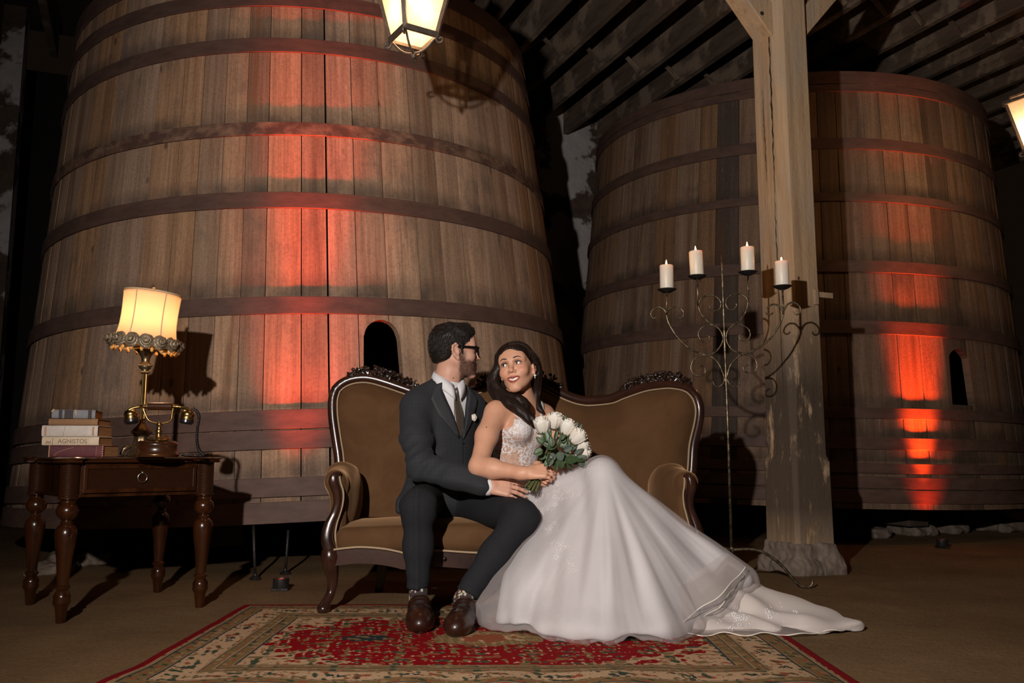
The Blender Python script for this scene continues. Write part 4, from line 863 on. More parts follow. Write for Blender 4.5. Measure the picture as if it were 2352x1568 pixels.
# ================================================================== rug
def rug():
    x0, x1, y0, y1 = -1.175, 1.005, 2.53, 3.95; nx, ny = 560, 366; cx, cy = (x0 + x1) / 2, (y0 + y1) / 2; hx, hy = (x1 - x0) / 2, (y1 - y0) / 2
    X, Y = np.meshgrid(np.linspace(x0, x1, nx), np.linspace(y0, y1, ny)); q = np.stack([X.ravel(), Y.ravel(), np.zeros(X.size)], 1)
    lx = X.ravel() - cx; ly = Y.ravel() - cy
    z = 0.008 + 0.0035 * sst(-0.35, -hy, ly) * (1 + np.sin(lx * 17 + 1.3 * np.sin(lx * 5))) * 2.2 + 0.001 * vnoise(q, 2.2, 9)
    z += 0.004 * np.exp(-((ly + 0.05 * np.sin(lx * 3)) / 0.05) ** 2) * 0.2
    d = np.minimum(hx - np.abs(lx), hy - np.abs(ly))      # distance to the edge
    # coordinate running along the edge, for repeating border motifs
    al = np.where(hx - np.abs(lx) < hy - np.abs(ly), ly, lx)
    f1 = vnoise(q, 9, 1); f2 = vnoise(q, 21, 2); f3 = vnoise(q, 38, 3); f4 = vnoise(q, 14, 4); f5 = vnoise(q, 30, 5)
    red = np.array([.25, .003, .006]); cream = np.array([.52, .34, .20]); gold = np.array([.22, .14, .058]); green = np.array([.05, .07, .04]); rust = np.array([.30, .085, .04]); navy = np.array([.025, .035, .04]); tan = np.array([.33, .21, .11])
    col = np.tile(cream, (len(q), 1))
    def put(mask, c): col[mask] = c
    # field: cream with sprigs
    put(f5 + .6 * f3 > .75, rust); put(f4 + .5 * f3 > .85, tan); put((f2 > .72), green); put((f1 + .6 * f2 > 1.0), gold)
    med = (np.abs(lx) / .76) ** 1.9 + (np.abs(ly) / .47) ** 1.9 + .26 * f1 + .16 * f2
    inm = med < 1.0; put(inm, red); put(inm & (f2 + .7 * f5 > .85), gold); put(inm & (f3 + .5 * f4 > .95), cream); put(inm & (f4 + .7 * f5 > 1.0), green); put(inm & (f1 - f5 > 1.25), rust)
    core = (np.abs(lx) / .20) ** 2 + (np.abs(ly) / .12) ** 2 + .2 * f2; put(core < 1, gold); put((core < 1) & (f3 > .2), tan); put((core < .45) & (f5 > 0), cream); put((core < .22), rust)
    for sx in (-.44, .44):
        k2 = (np.abs(lx - sx) / .09) ** 2 + (np.abs(ly) / .055) ** 2 + .25 * f3; put(k2 < 1, navy); put((k2 < 1) & (f5 > .35), gold)
    # borders
    b1 = (d < .30) & (d >= .215); put(b1, gold); put(b1 & (np.sin(al * 46 + 2 * f1) + f5 > .9), tan); put(b1 & (f3 > .8), rust); put(b1 & (f2 > .9), green)
    b2 = (d < .215) & (d >= .105); put(b2, cream); put(b2 & (np.sin(al * 30) * np.cos((d - .16) * 50) + .6 * f5 > .7), rust); put(b2 & (np.sin(al * 30 + 2) * np.cos((d - .16) * 46) + .7 * f3 > .85), navy); put(b2 & (f5 + f2 > 1.0), green); put(b2 & (f4 + f3 > 1.2), gold)
    b3 = (d < .105) & (d >= .035); put(b3, gold); put(b3 & (np.sin(al * 70) * np.cos((d - .07) * 80) + .4 * f3 > .55), rust); put(b3 & (f5 > .8), green); put(b3 & (f2 > .95), tan)
    for e in (.30, .255, .215, .105, .042):
        put(np.abs(d - e) < .0036, tan * 1.1); put(np.abs(d - e - .007) < .003, navy * 1.3)
    put(d < .03, np.array([.20, .004, .008]))
    fs = []; idx = np.arange(nx * ny).reshape(ny, nx); F_ = np.stack([idx[:-1, :-1], idx[:-1, 1:], idx[1:, 1:], idx[1:, :-1]], -1).reshape(-1, 4)
    me = bpy.data.meshes.new('rug'); me.vertices.add(len(q)); me.vertices.foreach_set('co', np.stack([lx, ly, z], 1).astype(np.float32).ravel())
    me.loops.add(F_.size); me.loops.foreach_set('vertex_index', F_.astype(np.int32).ravel()); me.polygons.add(len(F_)); me.polygons.foreach_set('loop_start', np.arange(0, F_.size, 4, dtype=np.int32)); me.polygons.foreach_set('loop_total', np.full(len(F_), 4, np.int32)); me.update(calc_edges=True)
    me.polygons.foreach_set('use_smooth', [True] * len(F_)); a = me.color_attributes.new('Col', 'FLOAT_COLOR', 'POINT'); a.data.foreach_set('color', np.concatenate([col, np.ones((len(q), 1))], 1).astype(np.float32).ravel())
    m, nt, b = newmat('rug_pile'); at_ = nt.nodes.new('ShaderNodeAttribute'); at_.attribute_name = 'Col'; v = coords(nt); fn_ = noise(nt, v, 260, 3, 0.7); r = ramp(nt, [(0.3, 0.45), (0.7, 1.25)]); nt.links.new(fn_, r.inputs[0])
    nt.links.new(mixc(nt, 1.0, at_.outputs['Color'], r.outputs[0], 'MULTIPLY'), b.inputs['Base Color']); b.inputs['Roughness'].default_value = 0.95; b.inputs['Specular IOR Level'].default_value = 0.08; bumpn(nt, b, fn_, 0.6, 0.004)
    o = finish(me, 'rug', 'rug_pile', None); md = o.modifiers.new('solid', 'SOLIDIFY'); md.thickness = 0.007; md.offset = -1; o.location = (cx, cy, 0.0005)
    tag(o, 'red, cream and gold floral rug on the dirt floor under the couple', 'rug')
rug()
# ================================================================== candelabra
pbr('wrought', (0.30, 0.235, 0.15), 0.42, 0.85, col2=(0.07, 0.055, 0.04), nscale=40, lo=0.4, hi=0.62, bump=0.5, bscale=70)
CY = 4.47; cb = at(1678, 1280, CY); cb.z = 0
can = thing('candelabra', 'tall wrought iron floor candelabra with scrolls holding four candles', 'candelabra', cb)
def K(x, y): p = at(1460 + x / 3.409, 520 + y / 3.409, CY); return p - cb
def scroll(pts, nm='scroll', r0=0.0052, r1=0.0036):
    p = bez([K(*q) for q in pts], 6); MB().tube(p, list(np.linspace(r0, r1, len(p))), 8).build(nm, 'wrought', can, smooth=True)
sp = [K(668, 215), K(676, 330), K(682, 480), K(700, 1000), K(722, 1568)]; hub = at(1680, 1262, CY) - cb
MB().tube(sp + [hub], [0.001, 0.006, 0.0068, 0.0068, 0.0068, 0.0075], 10).build('stem', 'wrought', can, smooth=True)
scroll([(240, 690), (260, 760), (330, 870), (430, 960), (540, 1000), (620, 985), (675, 915), (680, 850), (640, 790), (580, 770), (520, 790), (490, 840), (510, 890), (555, 905), (580, 885), (575, 860), (552, 857)], 'arm')
scroll([(1155, 690), (1130, 760), (1060, 870), (960, 950), (860, 990), (770, 975), (715, 905), (715, 830), (760, 775), (820, 768), (880, 800), (897, 850), (870, 890), (825, 890), (810, 860), (830, 840)], 'arm')
scroll([(490, 620), (510, 680), (560, 740), (620, 780)], 'arm'); scroll([(880, 590), (865, 660), (820, 730), (755, 770)], 'arm')
scroll([(490, 620), (510, 570), (560, 540), (620, 545), (665, 590), (660, 640), (620, 662), (585, 645), (580, 615)]); scroll([(880, 590), (860, 550), (800, 525), (740, 540), (705, 590), (720, 640), (760, 652), (790, 620), (785, 603)])
scroll([(240, 680), (220, 650), (180, 630), (135, 650), (118, 690), (140, 720), (165, 705)]); scroll([(245, 670), (270, 640), (320, 630), (370, 660), (370, 705), (345, 718), (325, 708)])
scroll([(1155, 660), (1120, 620), (1070, 610), (1030, 640), (1022, 675), (1050, 692), (1075, 675)]); scroll([(1160, 660), (1190, 610), (1240, 595), (1285, 630), (1285, 675), (1255, 690), (1240, 665)])
scroll([(695, 1190), (680, 1140), (640, 1060), (580, 1015), (510, 1010), (450, 1050), (432, 1110), (455, 1155), (510, 1168), (545, 1140), (535, 1100), (505, 1093)]); scroll([(710, 1190), (740, 1090), (790, 1030), (850, 1000), (920, 1020), (950, 1080), (935, 1130), (890, 1145), (850, 1130), (845, 1100), (885, 1083)])
scroll([(695, 1190), (690, 1220), (650, 1255), (615, 1240), (605, 1210)]); scroll([(715, 1195), (740, 1240), (780, 1255), (810, 1240), (812, 1210)])
lg0 = bez([hub, at(1740, 1263, CY) - cb, at(1790, 1290, CY) - cb, at(1830, 1330, CY) - cb, at(1850, 1339, CY) - cb, at(1864, 1335, CY) - cb, at(1866, 1322, CY) - cb], 6)
mn = min(p.z for p in lg0); lg0 = [p - Vector((0, 0, (mn - 0.0075) * min(1, max(0, (hub.z - p.z) / hub.z * 1.3)))) for p in lg0]
for k in range(3):
    Rk = Matrix.Rotation(k * 2 * PI / 3, 3, 'Z'); MB().tube([hub + Rk @ (p - hub) for p in lg0], [0.0075] * (len(lg0) - 6) + [0.0065, 0.006, 0.0055, 0.005, 0.005, 0.004], 8).build('foot', 'wrought', can, smooth=True)
MB().ball(hub, (0.014, 0.014, 0.018)).build('hub', 'wrought', can, smooth=True)
m, nt, b = newmat('wax'); b.inputs['Base Color'].default_value = (0.86, 0.78, 0.66, 1); b.inputs['Roughness'].default_value = 0.4; b.inputs['Subsurface Weight'].default_value = 0.5; b.inputs['Subsurface Radius'].default_value = (0.04, 0.02, 0.01); b.inputs['Subsurface Scale'].default_value = 0.6
emis('flame', (1.0, 0.50, 0.14), 22)
cd = [((245, 505), (240, 690), 'pillar candle on the leftmost cup of the candelabra'), ((482, 400), (490, 620), 'pillar candle on the second cup, just left of the spike'), ((880, 368), (880, 590), 'pillar candle on the highest cup, right of the spike'), ((1150, 480), (1157, 690), 'pillar candle on the rightmost cup, before the post')]
for (px, py), st_, lab in cd:
    top = K(px, py - 8); MB().tube([K(px, py + 8), K(*st_)], 0.0055, 8).build('stem', 'wrought', can, smooth=True)
    MB().lathe([(0.001, -0.016), (0.02, -0.014), (0.036, -0.006), (0.0485, 0.002), (0.050, 0.004), (0.047, 0.004), (0.034, -0.003), (0.001, -0.005)], 28, Matrix.Translation(top)).build('cup', 'iron_black', can, smooth=True)
    base = cb + top + Vector((0, 0, -0.0025)); h_ = 0.137 if px > 400 else 0.133
    c = thing('pillar_candle', lab, 'candle', base, 0, 'lit white pillar candles'); c.rotation_euler = (0, -0.035 if px == 482 else 0.0, 0)
    MB().lathe([(0.001, 0), (0.034, 0.0), (0.0355, 0.003), (0.0355, h_ - 0.004), (0.034, h_), (0.026, h_ - 0.001), (0.012, h_ - 0.007), (0.001, h_ - 0.008)], 32).build('wax', 'wax', c, smooth=True)
    MB().tube([(0, 0, h_ - 0.009), (0.001, 0, h_ + 0.006)], 0.0015, 6).build('wick', 'iron_black', c)
    MB().lathe([(0.0005, h_), (0.0042, h_ + 0.006), (0.0048, h_ + 0.011), (0.003, h_ + 0.020), (0.0004, h_ + (0.03 if px < 900 else 0.024))], 12).build('flame', 'flame', c, smooth=True)
    lamp('candle_light', 'POINT', base + Vector((0, 0, h_ + 0.02)), 0.35, (1.0, 0.45, 0.13), 0.008)
# ================================================================== people: shared pieces
def skinmat(name, c1, c2):
    m, nt, b = newmat(name); a = nt.nodes.new('ShaderNodeAttribute'); a.attribute_name = 'Col'; v = coords(nt)
    r = ramp(nt, [(0.35, c1), (0.65, c2)]); nt.links.new(noise(nt, v, 30, 4, 0.6), r.inputs[0]); nt.links.new(mixc(nt, 1.0, r.outputs[0], a.outputs['Color'], 'MULTIPLY'), b.inputs['Base Color'])
    b.inputs['Roughness'].default_value = 0.48; b.inputs['Specular IOR Level'].default_value = 0.42; b.inputs['Subsurface Weight'].default_value = 0.18
    b.inputs['Subsurface Radius'].default_value = (0.012, 0.005, 0.003); b.inputs['Subsurface Scale'].default_value = 0.6
    bumpn(nt, b, noise(nt, v, 420, 2, 0.6), 0.06, 0.001)
skinmat('skin_man', (0.60, 0.325, 0.235), (0.65, 0.365, 0.265)); skinmat('skin_woman', (0.62, 0.325, 0.21), (0.66, 0.355, 0.235))
def hairmat(name, c1, c2):
    m, nt, b = newmat(name); v = coords(nt); r = ramp(nt, [(0.3, c1), (0.75, c2)]); nn = noise(nt, v, 90, 4, 0.6, 1.5); nt.links.new(nn, r.inputs[0]); nt.links.new(r.outputs[0], b.inputs['Base Color'])
    b.inputs['Roughness'].default_value = 0.5; b.inputs['Specular IOR Level'].default_value = 0.3; bumpn(nt, b, nn, 0.3, 0.002)
hairmat('hair_man', (0.006, 0.005, 0.005), (0.020, 0.015, 0.012)); hairmat('hair_woman', (0.007, 0.0036, 0.0026), (0.020, 0.0095, 0.0062))
pbr('eye_white', (0.72, 0.70, 0.68), 0.15, 0, coat=0.6); pbr('iris', (0.03, 0.014, 0.008), 0.15, 0, coat=0.8); pbr('pupil', (0.002, 0.002, 0.002), 0.1, 0, coat=0.8)
pbr('brow', (0.022, 0.013, 0.010), 0.7); pbr('teeth', (0.80, 0.76, 0.70), 0.25, 0, coat=0.4); pbr('lash', (0.004, 0.003, 0.003), 0.6)
pbr('pearl', (0.8, 0.76, 0.68), 0.15, 0.1, coat=0.8)
def frame(origin, fwd, up, sc=1.0):
    f = Vector(fwd).normalized(); u = Vector(up); u = (u - f * u.dot(f)).normalized(); r = f.cross(u)
    return Matrix.Translation(origin) @ Matrix((r, f, u)).transposed().to_4x4() @ Matrix.Scale(sc, 4)
def head(s, M, sc, smile=0.0, fem=False, ear=(True, True), nose=1.0):
    R = np.array(M.to_3x3()) / sc; T = lambda *p: tuple(M @ Vector(p))
    E_ = lambda c, r, k=None, sub=False: s.ell(T(*c), tuple(x * sc for x in r), R, (s.k if k is None else k) , sub)
    Cc = lambda a, b, ra, rb, k=None, sub=False: s.cap(T(*a), T(*b), ra * sc, rb * sc, k, sub)
    ct = -0.012 if fem else 0.0
    E_((0, -0.018, 0.040 + ct), (0.074, 0.093, 0.082)); E_((0, 0.030, 0.010), (0.064, 0.062, 0.088), 0.03)
    jw = 0.048 if fem else 0.054
    E_((0, 0.036, -0.058), (jw, 0.052, 0.050), 0.03)
    for x in (-1, 1):
        Cc((x * (0.052 if fem else 0.056), 0.002, -0.045), (x * 0.016, 0.078, -0.102), 0.015, 0.0125, 0.03)
        E_((x * 0.040, 0.060, -0.022), (0.024, 0.026, 0.024), 0.025)
        if smile: E_((x * 0.041, 0.070, -0.030), (0.019, 0.018, 0.017), 0.02)
        Cc((x * 0.014, 0.087, 0.023), (x * 0.046, 0.074, 0.024), 0.0085 if fem else 0.011, 0.009, 0.02)
    E_((0, 0.076, -0.100), (0.018, 0.018, 0.016), 0.02)
    E_((0, 0.068, 0.055 + ct), (0.05, 0.022, 0.036), 0.04)
    E_((0, 0.072, -0.058), (0.028, 0.024, 0.026), 0.025)
    for x in (-1, 1): E_((x * 0.0315, 0.098, 0.006), (0.0165, 0.013, 0.011), 0.014, True)
    Cc((0, 0.086, 0.014), (0, 0.108 * nose, -0.024), 0.0075, 0.0095, 0.012); E_((0, 0.108 * nose, -0.027), (0.0098, 0.0095, 0.0085), 0.008)
    for x in (-1, 1): E_((x * 0.0115, 0.0975, -0.0315), (0.0075, 0.009, 0.0068), 0.007); E_((x * 0.006, 0.104, -0.0365), (0.0032, 0.0045, 0.0028), 0.004, True)
    # eyelids over the eyeball, opened by an almond slit
    g = 1.22 if fem else 1.0
    for x in (-1, 1):
        E_((x * 0.0315, 0.0775, 0.0055), (0.0145 * g, 0.0140 * g, 0.0125 * g), 0.006)
        Cc((x * 0.0315 - 0.0102 * g, 0.0935 * (1 + 0.025 * (g > 1)), 0.0050 - (0.001 if x > 0 else 0)), (x * 0.0315 + 0.0102 * g, 0.0935 * (1 + 0.025 * (g > 1)), 0.0050 - (0.001 if x < 0 else 0)), 0.0046 * g, 0.0046 * g, 0.002, True)
        Cc((x * 0.0315 - 0.004 * g, 0.0955 * (1 + 0.025 * (g > 1)), 0.0056), (x * 0.0315 + 0.004 * g, 0.0955 * (1 + 0.025 * (g > 1)), 0.0056), 0.0068 * g, 0.0068 * g, 0.002, True)
    # mouth
    w = 0.0235 + 0.006 * smile; up_ = 0.008 * smile
    for x in (-1, 1):
        Cc((0, 0.0985, -0.0590 + 0.002 * smile), (x * w, 0.083, -0.0635 + up_), 0.0056 - 0.001 * smile, 0.0034, 0.006)
        Cc((0, 0.0965, -0.0735 - 0.003 * smile), (x * w * 0.9, 0.083, -0.066 + up_ * 0.8), 0.0064, 0.0036, 0.006)
        if smile:
            Cc((0, 0.0975, -0.0670), (x * w * 0.84, 0.0900, -0.0660 + up_ * 0.9), 0.0070, 0.0050, 0.002, True)
    if not smile: Cc((-w * 0.9, 0.088, -0.0655), (w * 0.9, 0.088, -0.0655), 0.0016, 0.0016, 0.003, True); Cc((-0.01, 0.100, -0.0655), (0.01, 0.100, -0.0655), 0.0018, 0.0018, 0.003, True)
    for x, on in ((-1, ear[0]), (1, ear[1])):
        if not on: continue
        a = [(x * 0.074, 0.004, 0.022), (x * 0.081, -0.010, 0.032), (x * 0.085, -0.024, 0.022), (x * 0.084, -0.026, 0.004), (x * 0.079, -0.014, -0.020), (x * 0.075, 0.002, -0.034)]
        for i in range(5): Cc(a[i], a[i + 1], 0.0048, 0.0048, 0.006)
        E_((x * 0.076, -0.010, -0.002), (0.006, 0.017, 0.030), 0.006); E_((x * 0.0765, 0.0, -0.031), (0.0058, 0.008, 0.011), 0.006); Cc((x * 0.076, 0.004, 0.0), (x * 0.077, 0.004, -0.012), 0.005, 0.0045, 0.004)
        E_((x * 0.086, -0.010, 0.000), (0.0065, 0.008, 0.012), 0.005, True)
def hand(s, wrist, d, n, sc, curls, thumb, side=1, spread=0.10, k=0.008):
    """d: finger direction, n: back of the hand, side: +1 puts the thumb on d x n"""
    d = Vector(d).normalized(); n = Vector(n); n = (n - d * n.dot(d)).normalized(); t = d.cross(n) * side; W = Vector(wrist)
    P = lambda a, b_, c: W + (d * a + t * b_ + n * c) * sc
    s.cap(tuple(P(-0.03, 0, 0)), tuple(P(0.02, 0, 0)), 0.027 * sc, 0.025 * sc, 0.02)
    for b_ in (-0.028, -0.010, 0.010, 0.028): s.cap(tuple(P(0.02, b_ * 0.75, 0)), tuple(P(0.088 - 0.006 * abs(b_ + 0.005) / 0.03, b_, 0.002)), 0.0145 * sc, 0.0115 * sc, 0.012)
    out = []
    for i, (b_, L) in enumerate(((0.030, 0.074), (0.010, 0.083), (-0.010, 0.077), (-0.029, 0.060))):
        a = P(0.086 - (0.008 if i == 3 else 0), b_, 0.001); dirv = (d + t * spread * (1.5 - i) * 0.55).normalized(); r = (0.0092, 0.0094, 0.009, 0.0080)[i] * sc; pts = [a]; ang = 0
        for fr, cu in zip((0.42, 0.32, 0.26), curls[i]):
            ang += math.radians(cu); dv = dirv * math.cos(ang) - n * math.sin(ang); pts.append(pts[-1] + dv * L * fr * sc)
        for j in range(3): s.cap(tuple(pts[j]), tuple(pts[j + 1]), r * (1 - 0.08 * j), r * (1 - 0.08 * (j + 1)), 0.004)
        out.append(pts)
    a = P(0.022, 0.026, -0.006); pts = [a]
    for (da, db, dc, L) in thumb:
        v = (d * da + t * db + n * dc).normalized(); pts.append(pts[-1] + v * L * sc)
    for j in range(len(pts) - 1): s.cap(tuple(pts[j]), tuple(pts[j + 1]), (0.0145, 0.0108, 0.0098, 0.0088)[j] * sc, (0.0115, 0.0098, 0.0088, 0.008)[j] * sc, 0.008)
    out.append(pts); return out
def nails(parent, fingers, nvec, sc, mat, put=None):
    for pts in fingers:
        a, b_ = pts[-2], pts[-1]; d = (b_ - a).normalized(); n = Vector(nvec); n = (n - d * n.dot(d))
        if n.length < 0.2: continue
        n.normalize(); x = d.cross(n); R = Matrix((x, d, n)).transposed()
        MB().ball(b_ + n * 0.0062 * sc + d * 0.001, (0.0045 * sc, 0.006 * sc, 0.0016 * sc), 8, 6, R).build('nail', mat, parent, smooth=True).location = -Vector(parent.location)
def marchN(sdf, P0, D0, mx=0.6):
    P0 = np.array(P0, float).reshape(-1, 3); D0 = np.array(D0, float).reshape(-1, 3); D0 = D0 / np.linalg.norm(D0, axis=1)[:, None]
    if len(D0) == 1: D0 = np.repeat(D0, len(P0), 0)
    t = np.zeros(len(P0)); act = np.ones(len(P0), bool)
    for _ in range(90):
        v = sdf.ev(P0[act] + D0[act] * t[act][:, None]); t[act] += np.where(v < 0.0006, 0, np.maximum(v * 0.75, 0.0006))
        ia = np.nonzero(act)[0]; act[ia[(v < 0.0006) | (t[ia] > mx)]] = False
        if not act.any(): break
    return P0 + D0 * t[:, None], t < mx
def march(sdf, p, d, mx=0.6): return Vector(marchN(sdf, [tuple(p)], [tuple(d)], mx)[0][0])
pbr('nail', (0.55, 0.32, 0.25), 0.25, 0, coat=0.4)
def eyeball(parent, M, sc, x, look, r=0.0150):
    c = Vector((x * 0.0315, 0.0775, 0.0055)); ob = MB().ball(c, r, 24, 16); ob.v = [tuple(M @ Vector(p)) for p in ob.v]; e = ob.build('eye', 'eye_white', parent, smooth=True)
    q = Vector(look).normalized().to_track_quat('Z', 'Y').to_matrix().to_4x4(); Mi = M @ Matrix.Translation(c) @ q
    cap_ = lambda rr, a1: [(rr * math.sin(a1 * k / 5) + 1e-6, rr * math.cos(a1 * k / 5)) for k in range(5, -1, -1)]
    MB().lathe(cap_(r * 1.012, 0.46), 20, Mi).build('iris', 'iris', e, smooth=True); MB().lathe(cap_(r * 1.02, 0.21), 16, Mi).build('pupil', 'pupil', e, smooth=True)
# ================================================================== the man
man = thing('person', 'bearded man in a dark suit and sunglasses seated on the settee', 'person', (-0.3, 4.0, 0.0))
mo = Vector(man.location)
def MP(o): o.location = -mo; return o        # parts are modelled in world space
HM = frame((-0.273, 4.09, 1.140), (0.955, 0.27, 0.045), (0.0, 0.0, 1.0), 1.04)
SA = Vector((0.815, 0.579, 0)); FA = Vector((0.579, -0.815, 0))      # his left, his front
RSH, LSH = Vector((-0.448, 4.03, 0.880)), Vector((-0.195, 4.215, 0.885)); REL, RWR = Vector((-0.395, 3.85, 0.615)), Vector((-0.115, 3.735, 0.530))
MC = Vector((-0.335, 4.125, 0.0))
Rt = np.array(Matrix((SA, -FA, Vector((0, 0, 1)))).transposed())
s = SDF(0.003, 0.02); head(s, HM, 1.04, nose=1.03)
s.chain([tuple(HM @ Vector((0, -0.022, -0.03))), (-0.298, 4.105, 1.03), (-0.315, 4.12, 0.95)], [0.056, 0.058, 0.075], 0.03)
s.ell((-0.335, 4.125, 0.80), (0.155, 0.095, 0.16), Rt, 0.06)
for p in (RSH, LSH): s.cap(tuple(MC + Vector((0, 0, 0.93))), tuple(p), 0.05, 0.05, 0.05)
s.chain([tuple(RSH), tuple(REL), tuple(RWR)], [0.05, 0.042, 0.028])
mh = hand(s, RWR + Vector((0.012, -0.008, 0.002)), (1.0, -0.02, -0.13), (0.12, -0.86, 0.5), 1.04, ((10, 14, 10), (12, 16, 10), (12, 16, 10), (14, 18, 10)), ((0.62, 0.62, -0.25, 0.045), (0.9, 0.28, -0.2, 0.034), (1.0, 0.0, -0.1, 0.028)), -1, 0.10)
HMi = np.array(HM.inverted())
def mancol(co):
    l = co @ HMi[:3, :3].T + HMi[:3, 3]; c = np.ones((len(co), 3)); isH = (np.linalg.norm(l, axis=1) < 0.2)
    jaw = sst(-0.012, -0.045, l[:, 2] - 0.10 * sst(0.055, 0.0, l[:, 1]) * 0 + 0.0) * sst(-0.005, 0.02, l[:, 1]) * (1 - sst(0.0, 1.0, 0 * l[:, 0]))
    side = sst(0.03, 0.05, np.abs(l[:, 0])) * sst(-0.0, 0.015, l[:, 1]) * sst(0.050, 0.03, l[:, 1]) * sst(0.02, -0.02, l[:, 2])
    lo = sst(-0.030, -0.050, l[:, 2]); cheek = (l[:, 1] > 0.06) & (l[:, 2] > -0.045) & (np.abs(l[:, 0]) > 0.026); mou = sst(-0.034, -0.045, l[:, 2]) * sst(0.055, 0.075, l[:, 1])
    neck = sst(-0.112, -0.104, l[:, 2] + 0.55 * (0.07 - np.minimum(l[:, 1], 0.07)) * 1.0 - 0.0); b_ = np.maximum(np.maximum(lo * sst(0.005, 0.022, l[:, 1]), side), mou); b_ = b_ * neck * isH; b_[cheek & isH] *= 0.25
    lips = isH & (np.abs(l[:, 0]) < 0.024) & (l[:, 2] < -0.055) & (l[:, 2] > -0.078) & (l[:, 1] > 0.088)
    b_[lips] = 0; b_ *= np.clip(0.62 + 0.22 * sst(0.07, 0.09, l[:, 1]) + 0.45 * np.random.RandomState(5).rand(len(l)), 0, 1)
    c = c * (1 - b_[:, None]) + np.array([0.09, 0.085, 0.09]) * b_[:, None]; c[lips] = [0.6, 0.42, 0.40]
    return c
MP(s.build('body', 'skin_man', man, mancol))
for x in (-1, 1): MP(MB().ball(HM @ Vector((x * 0.0315, 0.0775, 0.0055)), 0.0125).build('eye', 'eye_white', man, smooth=True))
for dx, dz in ((0.043, -0.118),):
    pm = march(s, HM @ Vector((0.16, -0.018, -0.118)), HM.to_3x3() @ Vector((-1, 0, 0))); MP(MB().ball(pm, (0.003, 0.002, 0.003), 8, 6).build('mole', 'brow', man, smooth=True))
pbr('nail', (0.60, 0.36, 0.28), 0.25, 0, coat=0.4); nails(man, mh[:4], (0.12, -0.86, 0.5), 1.04, 'nail')
# hair
hs = SDF(0.0032, 0.018); Rh = np.array(HM.to_3x3()) / 1.04; TH = lambda *p: tuple(HM @ Vector(p))
hs.ell(TH(0, -0.018, 0.052), (0.083, 0.100, 0.088), Rh); hs.ell(TH(0, -0.052, 0.004), (0.070, 0.062, 0.078), Rh, 0.03)
for x in (-1, 1): hs.ell(TH(x * 0.036, 0.02, 0.072), (0.044, 0.062, 0.05), Rh, 0.02); hs.cap(TH(x * 0.073, 0.018, 0.03), TH(x * 0.0725, 0.020, -0.008), 0.008, 0.005, 0.008)
hs.ell(TH(0, 0.040, 0.098), (0.060, 0.050, 0.034), Rh, 0.02); hs.ell(TH(0.0, 0.070, 0.092), (0.045, 0.022, 0.022), Rh, 0.015)
hs.ell(TH(0, 0.100, 0.015), (0.085, 0.045, 0.056), Rh, 0.012, True); hs.ell(TH(0, 0.075, -0.06), (0.1, 0.078, 0.066), Rh, 0.010, True); hs.ell(TH(0, -0.0, -0.085), (0.12, 0.12, 0.055), Rh, 0.02, True)
for x in (-1, 1): hs.ell(TH(x * 0.085, -0.008, -0.012), (0.03, 0.026, 0.040), Rh, 0.006, True)
def hairdisp(q):
    l = q @ HMi[:3, :3].T + HMi[:3, 3]; a = np.arctan2(l[:, 0], l[:, 2] + 0.02); top = sst(0.05, 0.09, l[:, 2])
    return 0.0009 * np.sin(a * 34 + l[:, 1] * 55 + 2 * np.sin(l[:, 1] * 40)) * (0.35 + top) + 0.004 * vnoise(l, 16, 8) * top + 0.0009 * vnoise(l, 110, 4)
hs.disp = hairdisp; MP(hs.build('hair', 'hair_man', man))
def short_strands(sdf, M, n, seed, flow, name, mat, par, put):
    rg = np.random.RandomState(seed); d = rg.normal(size=(n, 3)); d[:, 2] = np.abs(d[:, 2]) * 0.9 - 0.25; d /= np.linalg.norm(d, axis=1)[:, None]; Mn = np.array(M); R = Mn[:3, :3] / np.linalg.norm(Mn[:3, 0])
    o = np.array(M @ Vector((0, -0.015, 0.03))); P0 = o + (d * 0.2) @ R.T; p, ok = marchN(sdf, P0, -d @ R.T, 0.2); p = p[ok]; loc = d[ok]; pts = [p]
    f = flow(loc, rg) @ R.T
    for k in range(1, 5):
        q = pts[-1] + f * 0.0065; eps = 0.003; v = sdf.ev(q); gr = np.stack([sdf.ev(q + e) - sdf.ev(q - e) for e in np.eye(3) * eps], 1) / (2 * eps); gr /= np.maximum(np.linalg.norm(gr, axis=1), 1e-6)[:, None]; q = q - gr * (v - 0.0012 - 0.0004 * k)[:, None]; pts.append(q)
    A_ = np.stack(pts, 1); mb = MB()
    for row in A_: mb.tube([Vector(x) for x in row], [0.0010, 0.0016, 0.0015, 0.0011, 0.0003], 3, caps=False)
    ob = put(mb.build(name, mat, par, smooth=True)); ob['kind'] = 'stuff'; return ob
def manflow(l, rg):
    top = sst(0.45, 0.8, l[:, 2])[:, None]; side = np.stack([0 * l[:, 0], -0.55 + 0 * l[:, 0], -0.85 + 0 * l[:, 0]], 1); up = np.stack([0.7 * np.sign(l[:, 0]) * 0.4 + 0.35, 0.75 + 0 * l[:, 0], 0.05 + 0 * l[:, 0]], 1); f = side * (1 - top) + up * top + rg.normal(size=l.shape) * 0.22; return f / np.linalg.norm(f, axis=1)[:, None]
hairmat('hair_man_strand', (0.008, 0.006, 0.005), (0.030, 0.022, 0.017)); short_strands(hs, HM, 1500, 3, manflow, 'hair_strands', 'hair_man_strand', man, MP)
